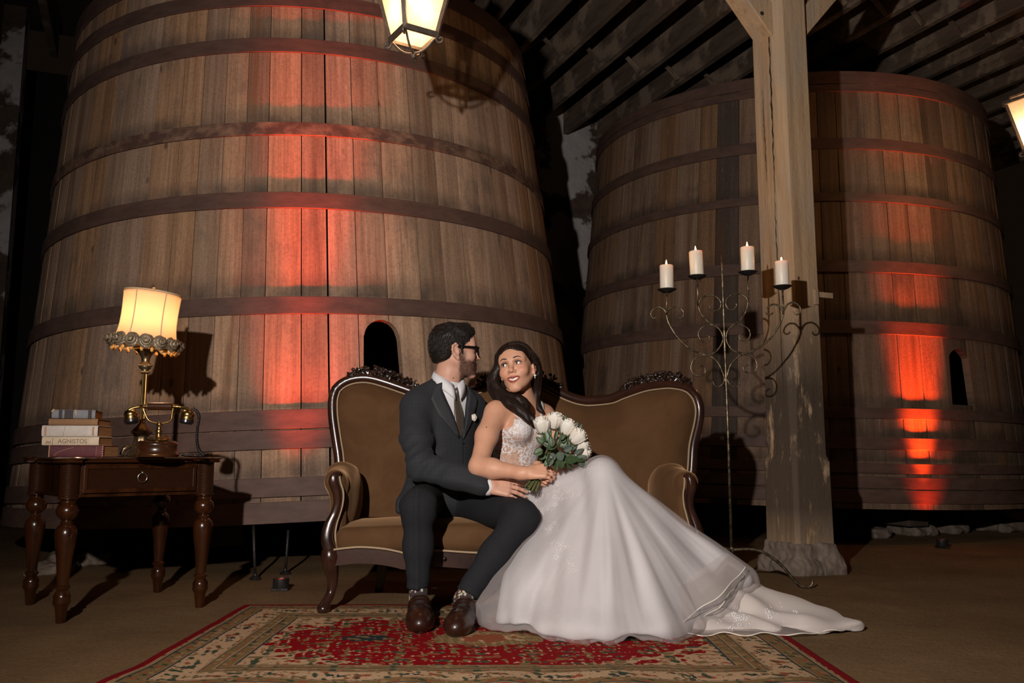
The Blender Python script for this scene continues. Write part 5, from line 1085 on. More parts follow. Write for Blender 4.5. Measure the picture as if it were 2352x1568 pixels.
# sunglasses
pbr('acetate', (0.006, 0.005, 0.005), 0.15, 0, coat=0.6); pbr('dark_lens', (0.004, 0.004, 0.005), 0.06, 0, coat=1.0)
sg_ = MB(); HT = lambda x, y, z: HM @ Vector((x, y, z))
fr0 = MB()
for x in (-1, 1):
    ring = [HT(x * 0.034 + 0.027 * math.cos(a) * (1.0), 0.110 - 0.010 * ((x * 0.034 + 0.027 * math.cos(a)) / 0.06) ** 2 * 1.0 - 0.002, 0.001 + (0.021 if math.sin(a) < 0 else 0.0185) * math.copysign(abs(math.sin(a)) ** 0.75, math.sin(a))) for a in [2 * PI * k / 24 for k in range(24)]]
    fr0.tube(ring, 0.0034, 8, closed=True)
fr0.tube([HT(-0.009, 0.110, 0.008), HT(0, 0.112, 0.010), HT(0.009, 0.110, 0.008)], 0.0032, 8)
for x in (-1, 1):
    fr0.tube([HT(x * 0.060, 0.099, 0.014), HT(x * 0.070, 0.092, 0.014)], 0.0055, 8)
    fr0.tube([HT(x * 0.070, 0.094, 0.014), HT(x * 0.0755, 0.05, 0.017), HT(x * 0.0785, 0.0, 0.020), HT(x * 0.076, -0.02, 0.012)], 1, prof=[(0.0055, 0.0016), (-0.0055, 0.0016), (-0.0055, -0.0016), (0.0055, -0.0016)], up=tuple(HM.to_3x3() @ Vector((0, 0, 1))))
gl = MP(fr0.build('sunglasses', 'acetate', man, smooth='auto'))
for x in (-1, 1):
    c0 = [HT(x * 0.034 + 0.026 * math.cos(a), 0.109 - 0.010 * ((x * 0.034 + 0.026 * math.cos(a)) / 0.06) ** 2 - 0.002, 0.001 + 0.019 * math.sin(a)) for a in [2 * PI * k / 24 for k in range(24)]]
    MB().add(c0, [tuple(range(24))]).build('lens', 'dark_lens', gl, solid=0.0016)
# shirt, tie, jacket
m, nt, b = newmat('suit'); v = coords(nt); wv1 = nt.nodes.new('ShaderNodeTexWave'); wv1.inputs['Scale'].default_value = 18; nt.links.new(v, wv1.inputs['Vector']); wv2 = nt.nodes.new('ShaderNodeTexWave'); wv2.bands_direction = 'Z'; wv2.inputs['Scale'].default_value = 18; nt.links.new(v, wv2.inputs['Vector'])
pk = ramp(nt, [(0.90, 0.0), (1.0, 0.13)]); nt.links.new(math_(nt, 'MAXIMUM', wv1.outputs['Fac'], wv2.outputs['Fac']), pk.inputs[0])
bc = ramp(nt, [(0.3, (0.023, 0.025, 0.0295)), (0.7, (0.032, 0.0348, 0.040))]); nt.links.new(noise(nt, v, 300, 2, 0.6), bc.inputs[0]); nt.links.new(mixc(nt, pk.outputs[0], bc.outputs[0], (0.055, 0.058, 0.064)), b.inputs['Base Color'])
b.inputs['Roughness'].default_value = 0.8; b.inputs['Sheen Weight'].default_value = 0.02; b.inputs['Specular IOR Level'].default_value = 0.2; bumpn(nt, b, noise(nt, v, 500, 2, 0.6), 0.2, 0.001)
pbr('suit_lapel', (0.023, 0.025, 0.029), 0.75, 0, col2=(0.031, 0.034, 0.039), nscale=200); pbr('shirt', (0.74, 0.74, 0.77), 0.75, 0, bump=0.15, bscale=300)
pbr('tie', (0.060, 0.044, 0.032), 0.4, 0, col2=(0.09, 0.067, 0.05), nscale=200, sheen=0.3, stretch=(1, 1, 0.2)); pbr('button', (0.01, 0.01, 0.01), 0.35)
def torso(j, g):
    for p_ in (RSH, LSH): j.cap((-0.302, 4.112, 1.005 + g), tuple(p_.lerp(Vector((-0.302, 4.112, 0.9)), 0.25) + Vector((0, 0, 0.035))), 0.050 + g, 0.048 + g, 0.06)
    j.ell((-0.335, 4.125, 0.79), (0.185 + g, 0.128 + g, 0.20 + g), Rt, 0.06); j.ell((-0.33, 4.125, 0.60), (0.17 + g, 0.130 + g, 0.17), Rt, 0.08)
    j.cap(tuple(MC + Vector((-0.02, 0, 0.925))), tuple(RSH + Vector((0.015, 0.01, 0.006))), 0.058 + g, 0.060 + g, 0.05); j.cap(tuple(MC + Vector((0.02, 0, 0.925))), tuple(LSH + Vector((-0.01, -0.01, 0.006))), 0.058 + g, 0.060 + g, 0.05)
sh = SDF(0.005, 0.03); torso(sh, -0.012); sh.cap((-0.313, 4.118, 0.94), (-0.300, 4.106, 1.03), 0.075, 0.064, 0.02); sh.cap((-0.298, 4.104, 1.03), tuple(HM @ Vector((0, -0.02, -0.03))), 0.0585, 0.058, 0.004, True)
sh.cap(tuple(REL.lerp(RWR, 0.5)), tuple(RWR + Vector((0.012, -0.004, -0.004))), 0.038, 0.0365, 0.01)
MP(sh.build('shirt', 'shirt', man))
j = SDF(0.0045, 0.03); torso(j, 0.0); j.ell((-0.33, 4.125, 0.465), (0.195, 0.165, 0.11), Rt, 0.07)
j.box((-0.455, 4.10, 0.43), (0.075, 0.10, 0.035), 0.02, k=0.04)
j.chain([tuple(RSH), tuple(RSH.lerp(REL, 0.5) + Vector((-0.012, 0.0, 0))), tuple(REL), tuple(REL.lerp(RWR, 0.55)), tuple(RWR + Vector((-0.012, 0.003, 0.002)))], [0.072, 0.068, 0.058, 0.052, 0.046], 0.035)
j.chain([tuple(LSH), (-0.12, 4.31, 0.64), (0.03, 4.33, 0.50)], [0.070, 0.060, 0.05], 0.035)
Mt = np.array(Matrix((SA, FA, Vector((0, 0, 1)))))
def tl3(q): return (q - np.array(MC)) @ Mt.T
def jdisp(q):
    l = tl3(q); w = 0.012 + 0.070 * np.clip((l[:, 2] - 0.745) / 0.24, -0.2, 1.3); l = l - np.array([0.026, 0, 0.0])
    V = sst(0.006, -0.006, np.abs(l[:, 0] + 0.0) - w) * sst(0.02, 0.05, l[:, 1]) * sst(0.745, 0.76, l[:, 2])
    # neck opening
    nk = sst(0.080, 0.068, np.hypot(l[:, 0] + 0.0, l[:, 1] - 0.02)) * sst(0.985, 1.015, l[:, 2])
    # creases: elbow, armpit, waist
    de = np.linalg.norm(q - np.array(REL), axis=1); d1 = q @ np.array([0.75, -0.35, -0.55])
    cr = 0.0055 * np.sin(d1 * 105 + 2.5 * np.sin(q[:, 2] * 14)) * np.exp(-(de / 0.125) ** 2)
    ua = np.linalg.norm(q - np.array(RSH.lerp(REL, 0.45)), axis=1); cr += 0.003 * np.sin(q[:, 2] * 70 + q[:, 0] * 40) * np.exp(-(ua / 0.11) ** 2)
    wa = np.exp(-((l[:, 2] - 0.53) / 0.09) ** 2); cr += 0.0045 * np.sin(l[:, 2] * 75 + l[:, 0] * 22 + 1.5 * np.sin(l[:, 0] * 12)) * wa * sst(-0.02, 0.05, l[:, 1])
    cr += 0.003 * vnoise(q, 5, 11)
    # front edge where the two halves overlap
    ed = 0.0035 * sst(0.004, -0.004, l[:, 0] - 0.012 - 0.12 * (0.70 - l[:, 2]) * 0) * sst(0.02, 0.05, l[:, 1]) * sst(0.76, 0.745, l[:, 2])
    return cr + 0.035 * V + 0.05 * nk - ed
j.disp = jdisp; jk = MP(j.build('jacket', 'suit', man))
jd = j.disp; j.disp = None
def onchestN(az, off=0.004):
    az = np.array(az, float); base = np.array(MC) + (az[:, :1] + 0.026) * np.array(SA) + az[:, 1:2] * np.array([0, 0, 1.0])
    p, ok = marchN(j, base + np.array(FA) * 0.35, [tuple(-FA)], 0.33); p = np.where(ok[:, None], p, base + np.array(FA) * 0.035); return p + np.array(FA) * off
def onchest(a, z, off=0.004): return Vector(onchestN([(a, z)], off)[0])
def patch(name, left, right, mat, th=0.004, n=14, m=5, off=0.004, parent=None):
    az = []
    for jv in range(n):
        for iu in range(m):
            u_, v_ = iu / (m - 1), jv / (n - 1); i = v_ * (len(left) - 1); k = min(int(i), len(left) - 2); t = i - k
            A_ = [left[k][q] * (1 - t) + left[k + 1][q] * t for q in (0, 1)]; B2 = [right[k][q] * (1 - t) + right[k + 1][q] * t for q in (0, 1)]; az.append([A_[q] * (1 - u_) + B2[q] * u_ for q in (0, 1)])
    P_ = onchestN(az, off); mb = MB(); mb.grid(lambda u_, v_: Vector(P_[int(round(v_ * (n - 1))) * m + int(round(u_ * (m - 1)))]), m, n); return MP(mb.build(name, mat, parent or man, smooth=True, solid=th))
patch('lapel', [(-0.070, 0.995), (-0.078, 0.96), (-0.046, 0.86), (-0.006, 0.742)], [(-0.096, 0.985), (-0.138, 0.915), (-0.108, 0.84), (-0.010, 0.735)], 'suit_lapel', 0.005, 16, 5, 0.005)
patch('lapel', [(0.068, 0.99), (0.076, 0.96), (0.046, 0.86), (0.012, 0.742)], [(0.094, 0.98), (0.120, 0.915), (0.098, 0.84), (0.014, 0.735)], 'suit_lapel', 0.005, 16, 5, 0.006)
patch('tie', [(-0.018, 0.945), (-0.013, 0.915), (-0.024, 0.85), (-0.020, 0.735)], [(0.022, 0.945), (0.016, 0.915), (0.029, 0.85), (0.026, 0.735)], 'tie', 0.006, 14, 5, -0.008)
kn = onchest(0.002, 0.952, -0.004); MP(MB().ball(kn + Vector((0, 0, 0.0)), (0.021, 0.017, 0.023), 14, 10).build('tie_knot', 'tie', man, smooth=True))
# collar wings
def wing(pts):
    mb = MB(); mb.add([Vector(p) for p in pts], [tuple(range(len(pts)))]); return MP(mb.build('collar', 'shirt', man, solid=0.004, smooth=False))
cN = Vector((-0.302, 4.106, 0.0))
band = [cN + Vector((0.070 * math.cos(a), 0.070 * math.sin(a), 1.012 - 0.030 * max(0, math.cos(a - math.atan2(FA.y, FA.x))) )) for a in [2 * PI * k / 28 for k in range(29)]]
low = [cN + Vector((0.078 * math.cos(a), 0.078 * math.sin(a), 0.955 - 0.035 * max(0, math.cos(a - math.atan2(FA.y, FA.x))))) for a in [2 * PI * k / 28 for k in range(29)]]
fa = math.atan2(FA.y, FA.x); mb = MB(); vs = []
for k in range(29):
    a = fa + 0.14 + (2 * PI - 0.28) * k / 28; t = abs(k - 14) / 14.0; drop = 0.052 + 0.018 * t ** 6
    top_ = cN + Vector((0.0665 * math.cos(a), 0.0665 * math.sin(a), 1.062 - 0.078 * t ** 2)); bot = cN + Vector(((0.076 + 0.012 * t) * math.cos(a), (0.076 + 0.012 * t) * math.sin(a), 1.062 - 0.078 * t ** 2 - drop))
    vs += [top_, top_.lerp(bot, 0.5) + Vector((0.003 * math.cos(a), 0.003 * math.sin(a), 0.004)), bot]
mb.add(vs, [(3 * i + q, 3 * i + 3 + q, 3 * i + 4 + q, 3 * i + 1 + q) for i in range(28) for q in (0, 1)]); MP(mb.build('collar', 'shirt', man, smooth=True, solid=0.003))
for z in (0.715,): MP(MB().ball(onchest(0.012, z, 0.003), (0.008, 0.008, 0.004), 10, 6).build('jacket_button', 'button', man, smooth=True))
MP(patch('pocket_flap', [(-0.14, 0.575), (-0.14, 0.545)], [(-0.03, 0.565), (-0.03, 0.535)], 'suit_lapel', 0.004, 4, 6, 0.004)) if False else None
# trousers
tr_ = SDF(0.005, 0.05); KR, AR = Vector((-0.380, 3.590, 0.452)), Vector((-0.374, 3.575, 0.135)); KL, AL = Vector((0.035, 3.62, 0.408)), Vector((-0.175, 3.50, 0.125))
tr_.ell((-0.31, 4.13, 0.455), (0.18, 0.14, 0.085), Rt, 0.05)
tr_.chain([(-0.39, 4.06, 0.455), tuple(KR)], [0.090, 0.070], 0.05); tr_.chain([tuple(KR), tuple(KR.lerp(AR, 0.5) + Vector((0, 0.01, 0))), tuple(AR)], [0.066, 0.055, 0.043], 0.04)
tr_.chain([(-0.21, 4.10, 0.445), tuple(KL)], [0.088, 0.070], 0.05); tr_.chain([tuple(KL), tuple(KL.lerp(AL, 0.5) + Vector((0, 0.012, 0.0))), tuple(AL)], [0.068, 0.056, 0.045], 0.04)
def cutend(K_, A_, tilt):
    d = (A_ - K_).normalized(); d = (d + Vector(tilt)).normalized(); R = np.array(d.to_track_quat('Z', 'Y').to_matrix()); tr_.box(tuple(A_ + d * 0.10), (0.09, 0.09, 0.10), 0.0, R, 0.004, True)
cutend(KR, AR, (0, 0, 0)); cutend(KL, AL, (0.0, 0, -0.25))
def tdisp(q):
    r = 0.0
    for k_ in (KR, KL): dk = np.linalg.norm(q - np.array(k_), axis=1); r = r + 0.0026 * np.sin(q[:, 2] * 80 + q[:, 0] * 30) * np.exp(-((dk - 0.05) / 0.09) ** 2) * sst(0.0, 0.06, q[:, 1] - k_.y + 0.06)
    ank = sst(0.26, 0.14, q[:, 2]); r = r + 0.0018 * np.sin(q[:, 2] * 95 + q[:, 0] * 35) * ank
    cre = -0.006 * np.exp(-((q[:, 0] - np.interp(q[:, 2], [0.1, 0.45], [AR.x, KR.x])) / 0.010) ** 2) * sst(0.0, -0.02, q[:, 1] - 3.575) * (q[:, 0] < -0.27)
    return r + cre + 0.002 * vnoise(q, 4, 13)
pbr('suit_shaded', (0.0125, 0.0135, 0.016), 0.85, 0, col2=(0.0175, 0.019, 0.022), nscale=220, bump=0.2, bscale=400, bdist=0.001, spec=0.2); tr_.disp = tdisp; MP(tr_.build('trousers', 'suit_shaded', man))  # darker copy of the suit cloth; weaker light low down put into colour
# socks and shoes
m, nt, b = newmat('sock'); vo = nt.nodes.new('ShaderNodeTexVoronoi'); vo.inputs['Scale'].default_value = 75; nt.links.new(coords(nt, (1, 1, 0.7)), vo.inputs['Vector']); r = ramp(nt, [(0.30, (0.50, 0.40, 0.33)), (0.42, (0.05, 0.03, 0.03))], 'CONSTANT'); nt.links.new(vo.outputs['Distance'], r.inputs[0])
nt.links.new(mixc(nt, 0.35, r.outputs[0], vo.outputs['Color'], 'MULTIPLY'), b.inputs['Base Color']); b.inputs['Roughness'].default_value = 0.9
pbr('shoe_leather', (0.018, 0.0055, 0.003), 0.34, 0, col2=(0.030, 0.009, 0.0045), nscale=12, bump=0.12, bscale=50, coat=0.25); pbr('shoe_sole', (0.012, 0.008, 0.007), 0.6); pbr('lace', (0.014, 0.007, 0.006), 0.7)
for (ank, toe, nm) in ((AR, onz(962, 1432, 0.02), 'r'), (AL, onz(1068, 1432, 0.02), 'l')):
    heel = Vector((ank.x, ank.y + 0.035, 0.0)); toe = Vector((toe.x, toe.y + 0.035, 0.0)); d = (toe - heel).normalized(); L = 0.285; toe = heel + d * L if (toe - heel).length > 0.31 or (toe - heel).length < 0.25 else toe; x = d.cross(Vector((0, 0, 1)))
    Q = lambda a, b_, c: heel + (toe - heel) * a + x * b_ + Vector((0, 0, c + 0.010))
    sk = SDF(0.005, 0.02); kk = (KR if nm == 'r' else KL); sk.chain([tuple(ank.lerp(kk, 0.12)), tuple(ank - (kk - ank).normalized() * 0.03), tuple(Q(0.22, 0, 0.06)), tuple(Q(0.34, 0, 0.05))], [0.034, 0.034, 0.036, 0.03]); MP(sk.build('sock', 'sock', man))
    so = SDF(0.004, 0.03); so.chain([tuple(Q(0.04, 0, 0.04)), tuple(Q(0.30, 0, 0.045)), tuple(Q(0.55, 0, 0.038)), tuple(Q(0.80, 0, 0.034)), tuple(Q(0.90, 0, 0.030))], [0.036, 0.040, 0.043, 0.041, 0.034])
    so.ell(tuple(Q(0.74, 0.006, 0.028)), (0.046, 0.085, 0.032), np.array(Matrix((x, d, Vector((0, 0, 1)))).transposed()), 0.03)
    so.cap(tuple(Q(0.02, 0, 0.06)), tuple(Q(0.28, 0, 0.075)), 0.030, 0.034); so.ell(tuple(Q(0.10, 0, 0.13)), (0.043, 0.055, 0.05), np.array(Matrix((x, d, Vector((0, 0, 1)))).transposed()), 0.012, True)
    so.box(tuple(Q(0.5, 0, -0.05)), (0.3, 0.3, 0.05), 0.0, k=0.004, sub=True)
    shoe = MP(so.build('shoe', 'shoe_leather', man))
    sl = MB(); n_ = 28; vs = []
    for zz in (0.0105, 0.022):
        for k in range(n_):
            a = 2 * PI * k / n_; fx = 0.5 + 0.515 * math.cos(a); wd = 0.033 + 0.017 * math.sin(PI * min(1, max(0, fx)) ** 1.3); vs.append(heel + (toe - heel) * fx + x * wd * math.sin(a) * 1.02 + Vector((0, 0, zz)))
    sl.add(vs, [tuple(range(n_ - 1, -1, -1)), tuple(n_ + k for k in range(n_))] + [(k, (k + 1) % n_, n_ + (k + 1) % n_, n_ + k) for k in range(n_)]).build('sole', 'shoe_sole', shoe, smooth=False)
    for i in range(4):
        a = 0.34 + 0.055 * i; z0 = 0.098 - 0.012 * i
        p = [march(so, Q(a, t, 0.2), (0, 0, -1)) + Vector((0, 0, 0.001)) for t in (-0.018, -0.008, 0.008, 0.018)]; MB().tube(p, 0.0022, 6).build('lace', 'lace', shoe, smooth=True)
    p = [march(so, Q(0.585, t, 0.2), (0, 0, -1)) + Vector((0, 0, 0.0006)) for t in np.linspace(-0.038, 0.038, 9)]; MB().tube(p, 0.0012, 5).build('toe_seam', 'lace', shoe)
# ================================================================== the bride
bride = thing('person', 'smiling dark haired woman in a white lace gown on the settee', 'person', (0.1, 3.95, 0.0))
bo = Vector(bride.location)
def WP(o): o.location = -bo; return o
WS = 1.0
HW_ = frame((0.024, 3.965, 1.052), (-0.29, -0.95, 0.075), (-0.16, 0.05, 1.0), WS)
SAw = Vector((0.76, 0.65, 0)); FAw = Vector((0.65, -0.76, 0)); Rw = np.array(Matrix((SAw, -FAw, Vector((0, 0, 1)))).transposed())
WSH, WLS = Vector((-0.072, 3.925, 0.850)), Vector((0.150, 4.110, 0.845)); WEL, WWR = Vector((-0.142, 3.745, 0.612)), Vector((0.048, 3.645, 0.586))
WC = Vector((0.03, 4.02, 0.0))
def wtorso(s, g, k=0.04):
    s.ell(tuple(WC + Vector((0, 0, 0.77))), (0.128 + g, 0.088 + g, 0.15), Rw, k); s.ell((0.012, 4.055, 0.60), (0.112 + g, 0.088 + g, 0.13), Rw, 0.06)
    for x in (-1, 1): s.ell(tuple(WC + SAw * (0.062 * x) + FAw * 0.068 + Vector((0, 0, 0.775))), (0.060 + g, 0.056 + g, 0.058 + g), Rw, 0.03)
    s.ell((0.02, 4.05, 0.47), (0.15 + g, 0.125 + g, 0.10 + g), Rw, 0.06)
s = SDF(0.0025, 0.02); head(s, HW_, WS, smile=1.0, fem=True)
s.chain([tuple(HW_ @ Vector((0, -0.020, -0.035))), (0.036, 4.00, 0.955), (0.034, 4.015, 0.885)], [0.047, 0.046, 0.055], 0.03)
wtorso(s, 0.0)
for p in (WSH, WLS): s.cap(tuple(WC + Vector((0, 0, 0.895))), tuple(p), 0.040, 0.043, 0.05)
s.cap((0.034, 4.01, 0.93), tuple(WSH.lerp(WC + Vector((0, 0, 0.86)), 0.4) + Vector((0, 0, 0.02))), 0.036, 0.036, 0.05); s.cap((0.034, 4.01, 0.93), tuple(WLS.lerp(WC + Vector((0, 0, 0.86)), 0.4) + Vector((0, 0, 0.02))), 0.036, 0.036, 0.05)
for a, b_ in ((WSH, 0.7), (WLS, 0.7)): s.cap(tuple(WC + Vector((0, 0, 0.875)) - FAw * 0.0 + FAw * 0.045), tuple(a.lerp(WC + Vector((0, 0, 0.875)), 0.25) + FAw * 0.025), 0.013, 0.010, 0.03)
s.chain([tuple(WSH), tuple(WSH.lerp(WEL, 0.45) + Vector((-0.008, 0, 0))), tuple(WEL), tuple(WEL.lerp(WWR, 0.3)), tuple(WWR)], [0.050, 0.046, 0.038, 0.039, 0.026], 0.03)
WE2, WW2 = Vector((0.275, 3.93, 0.63)), Vector((0.215, 3.72, 0.585)); s.chain([tuple(WLS), tuple(WE2), tuple(WW2)], [0.050, 0.038, 0.025], 0.03)
wh = hand(s, WWR + Vector((0.012, -0.002, 0.001)), (0.95, -0.12, 0.10), (0.0, -0.82, 0.57), 0.90, ((30, 42, 30), (30, 45, 30), (28, 45, 30), (26, 42, 28)), ((0.55, 0.75, -0.3, 0.042), (0.85, 0.35, -0.3, 0.032), (0.95, 0.0, -0.3, 0.026)), -1, 0.12)
wl = hand(s, WW2, (-0.80, -0.35, 0.15), (0.25, 0.70, 0.35), 0.90, ((45, 50, 35), (45, 50, 35), (45, 50, 35), (45, 50, 35)), ((0.6, 0.6, -0.3, 0.04), (0.9, 0.3, -0.2, 0.03), (1.0, 0.0, -0.2, 0.026)), 1, 0.10)
HWi = np.array(HW_.inverted())
def wcol(co):
    l = co @ HWi[:3, :3].T + HWi[:3, 3]; c = np.ones((len(co), 3)); H_ = np.linalg.norm(l, axis=1) < 0.17
    ax = np.abs(l[:, 0])
    bl = np.exp(-((ax - 0.045) / 0.018) ** 2 - ((l[:, 2] + 0.022) / 0.018) ** 2) * (l[:, 1] > 0.04) * H_ * 0.32; c -= bl[:, None] * np.array([0.0, 0.55, 0.5])
    up_ = 0.008 * (ax / 0.0295) ** 1.3; zc = -0.0665 + up_; ht = 0.0142 * np.clip(1 - (ax / 0.034) ** 2.2, 0, 1) + 0.0008
    lp = sst(1.12, 0.9, np.abs(l[:, 2] - zc + 0.001) / ht) * (l[:, 1] > 0.078) * H_ * (ax < 0.032); c = c * (1 - lp[:, None]) + np.array([0.60, 0.25, 0.27]) * lp[:, None]
    es = np.exp(-((ax - 0.034) / 0.016) ** 2 - ((l[:, 2] - 0.0150) / 0.0065) ** 2) * (l[:, 1] > 0.06) * H_ * 0.75; c *= (1 - es[:, None] * np.array([0.75, 0.85, 0.85]))
    rim = np.exp(-((ax - 0.0325) / 0.0165) ** 4 - ((l[:, 2] - 0.0055) / 0.0094) ** 4) * (l[:, 1] > 0.07) * H_ * 0.75; c *= (1 - rim[:, None] * np.array([0.8, 0.85, 0.85]))
    return np.clip(c, 0.01, 1.2)
WP(s.build('body', 'skin_woman', bride, wcol)); wskin = s; nails(bride, wh[:4], (0.0, -0.82, 0.57), 0.9, 'nail')
for x in (-1, 1): eyeball(WP(bride) if False else bride, Matrix.Translation(-bo) @ HW_, WS, x, (0.50, 0.86, 0.10))
MBW = Matrix.Translation(-bo) @ HW_
for x in (-1, 1):
    pts = []
    for t in np.linspace(0, 1, 9):
        xx = x * (0.014 + 0.039 * t); zz = 0.0275 + 0.0065 * math.sin(PI * min(1, t * 1.25) * 0.62) - 0.009 * max(0, t - 0.6) * 2.2
        p = march(wskin, HW_ @ Vector((xx, 0.16, zz)), HW_.to_3x3() @ Vector((0, -1, 0))); pts.append(p - bo + (HW_.to_3x3() @ Vector((0, 0.0006, 0))))
    MB().tube(pts, [0.0012, 0.0024, 0.0027, 0.0027, 0.0025, 0.0022, 0.0018, 0.0013, 0.0005], 6).build('eyebrow', 'brow', bride, smooth=True)
    lash = [MBW @ Vector((x * 0.0315 + 0.0170 * math.cos(a), 0.0775 + 0.0168 * math.sqrt(max(0.05, 1 - 0.75 * math.cos(a) ** 2)), 0.0050 + 0.0092 * math.sin(a))) for a in np.linspace(0.15, PI - 0.15, 11)]
    MB().tube(lash, [0.0010] + [0.0019] * 9 + [0.0010], 5).build('eyelashes', 'lash', bride, smooth=True)
tb_ = MB()
def teethf(u_, v_): x = (u_ - 0.5) * 0.047; return MBW @ Vector((x, 0.0902 - 0.007 * (x / 0.023) ** 2, -0.0590 - 0.0115 * v_ + 0.0072 * (abs(x) / 0.0285) ** 1.3))
tb_.grid(teethf, 15, 4).build('teeth', 'teeth', bride, smooth=True, solid=0.003)
# hair: parted crown, waves over the shoulder
hw = SDF(0.0030, 0.014); RhW = np.array(HW_.to_3x3()) / WS; TW = lambda *p: tuple(HW_ @ Vector(p)); q_ = lambda *r: tuple(a * WS for a in r)
hw.ell(TW(0, -0.022, 0.036), q_(0.084, 0.100, 0.089), RhW); hw.ell(TW(0, 0.032, 0.062), q_(0.074, 0.064, 0.052), RhW, 0.03); hw.ell(TW(0, -0.06, 0.0), q_(0.078, 0.065, 0.085), RhW, 0.03)
hw.ell(TW(0.004, 0.112, -0.031), q_(0.063, 0.084, 0.110), RhW, 0.008, True); hw.ell(TW(0, 0.09, -0.09), q_(0.07, 0.085, 0.07), RhW, 0.01, True)
LOCKS = []
def lock(pts, rs, k=0.010): LOCKS.append((pts, rs)); p = bez([Vector(a) for a in pts], 4); hw.chain([tuple(a) for a in p], list(np.interp(np.linspace(0, len(pts) - 1, len(p)), range(len(pts)), rs)), k)
# her right side (left in the picture): behind the cheek, over the shoulder to the front
W3 = lambda u, v, y: tuple(at(u, v, y))
lock([TW(0.070, 0.030, 0.070), TW(0.082, 0.015, 0.02), W3(1137, 862, 3.98), W3(1134, 890, 3.97), W3(1152, 915, 3.93), W3(1182, 932, 3.885), W3(1205, 952, 3.86), W3(1219, 972, 3.845)], [0.014, 0.018, 0.022, 0.026, 0.026, 0.024, 0.020, 0.006])
lock([TW(0.075, -0.01, 0.06), TW(0.088, -0.03, 0.0), W3(1130, 870, 4.0), W3(1141, 903, 3.97), W3(1170, 916, 3.93), W3(1196, 928, 3.90), W3(1210, 947, 3.87), W3(1204, 962, 3.86)], [0.016, 0.022, 0.022, 0.022, 0.020, 0.018, 0.014, 0.004])
lock([W3(1140, 880, 3.96), W3(1160, 906, 3.93), W3(1192, 915, 3.90), W3(1210, 930, 3.88), W3(1206, 946, 3.865), W3(1222, 958, 3.85), W3(1230, 975, 3.84)], [0.012, 0.018, 0.017, 0.014, 0.012, 0.010, 0.003])
lock([TW(0.05, -0.06, 0.0), W3(1150, 900, 4.05), W3(1185, 930, 3.98), W3(1215, 950, 3.91)], [0.05, 0.042, 0.028, 0.012])
# her left side: tucked behind the ear, falling behind
lock([TW(-0.078, 0.012, 0.05), TW(-0.084, -0.020, 0.015), TW(-0.078, -0.045, -0.03), W3(1232, 895, 4.02), W3(1231, 920, 4.02), W3(1238, 938, 4.0), W3(1247, 947, 3.99)], [0.014, 0.020, 0.022, 0.018, 0.014, 0.010, 0.003])
lock([TW(-0.06, -0.06, -0.02), W3(1224, 900, 4.06), W3(1228, 930, 4.06)], [0.03, 0.024, 0.010])
hw.ell(TW(-0.082, -0.004, -0.022), q_(0.016, 0.022, 0.028), RhW, 0.006, True)
def wd(q):
    l = q @ HWi[:3, :3].T + HWi[:3, 3]; a = np.arctan2(l[:, 0], l[:, 2] - 0.02); low = sst(0.0, -0.05, l[:, 2])
    return 0.0004 * np.sin(a * 30 + l[:, 1] * 60) * (1 - low) + low * 0.002 * vnoise(q, 14, 6)
hw.disp = wd; hobj = WP(hw.build('hair', 'hair_woman', bride))
# single strands lying on the locks and over the crown
rgh = random.Random(5); sm = MB()
for pts, rs in LOCKS:
    p = bez([Vector(a) for a in pts], 5); rr = list(np.interp(np.linspace(0, len(pts) - 1, len(p)), range(len(pts)), rs))
    for k in range(64):
        a0 = rgh.uniform(0, 6.28); tw = rgh.uniform(-1.4, 1.4); e = rgh.uniform(0.90, 1.14); st = rgh.randint(0, 3); en = len(p) - rgh.randint(0, 4); q = []
        for i in range(st, en):
            t = (p[min(i + 1, len(p) - 1)] - p[max(i - 1, 0)]).normalized(); nx = t.cross(Vector((0, -1, 0.2))).normalized(); ny = t.cross(nx); a = a0 + tw * i / len(p) * 2; q.append(p[i] + (nx * math.cos(a) + ny * math.sin(a)) * rr[i] * e)
        sm.tube(q, [0.0005 + 0.0013 * math.sin(PI * (i + 0.6) / (len(q) + 0.4)) for i in range(len(q))], 3, caps=False)
P0 = []; D0 = []; NSEG = 13; NST = 320
for k in range(NST):
    sd = 1 if k % 2 else -1; y0 = -0.10 + 0.185 * rgh.random()
    for i in range(NSEG):
        a = (0.03 + i / (NSEG - 1) * 1.75) * sd; y = y0 - 0.045 * (i / (NSEG - 1)) ** 1.3; d = Vector((math.sin(a + 0.10), 0, math.cos(a + 0.10))); P0.append(tuple(HW_ @ (Vector((0.0, y, 0.04)) + d * 0.16))); D0.append(tuple(HW_.to_3x3() @ -d))
hp, ok = marchN(hw, P0, D0, 0.2)
for k in range(NST):
    q = [Vector(hp[k * NSEG + i]) + Vector(D0[k * NSEG + i]) * -rgh.uniform(0.0, 0.0022) for i in range(NSEG) if ok[k * NSEG + i]]
    if len(q) > 4: sm.tube(q, [0.0004 + 0.0011 * math.sin(PI * (i + 0.6) / (len(q) + 0.4)) for i in range(len(q))], 3, caps=False)
hairmat('hair_woman_light', (0.011, 0.0052, 0.0034), (0.036, 0.017, 0.0105)); so_ = WP(sm.build('hair_strands', 'hair_woman_light', bride, smooth=True)); so_['kind'] = 'stuff'
ee = HW_ @ Vector((-0.0775, -0.001, -0.047)) - bo; er = MB().ball(ee, 0.0062, 14, 10).build('earring', 'pearl', bride, smooth=True)
MB().ball(ee + Vector((0, 0, 0.008)), 0.003, 8, 6).build('earring_stud', 'silver_w', er, smooth=True) if False else None
MB().ball(ee - Vector((0, 0, 0.010)), 0.0032, 8, 6).build('earring_drop', 'pearl', er, smooth=True)
pbr('ring_metal', (0.8, 0.78, 0.74), 0.15, 1.0)
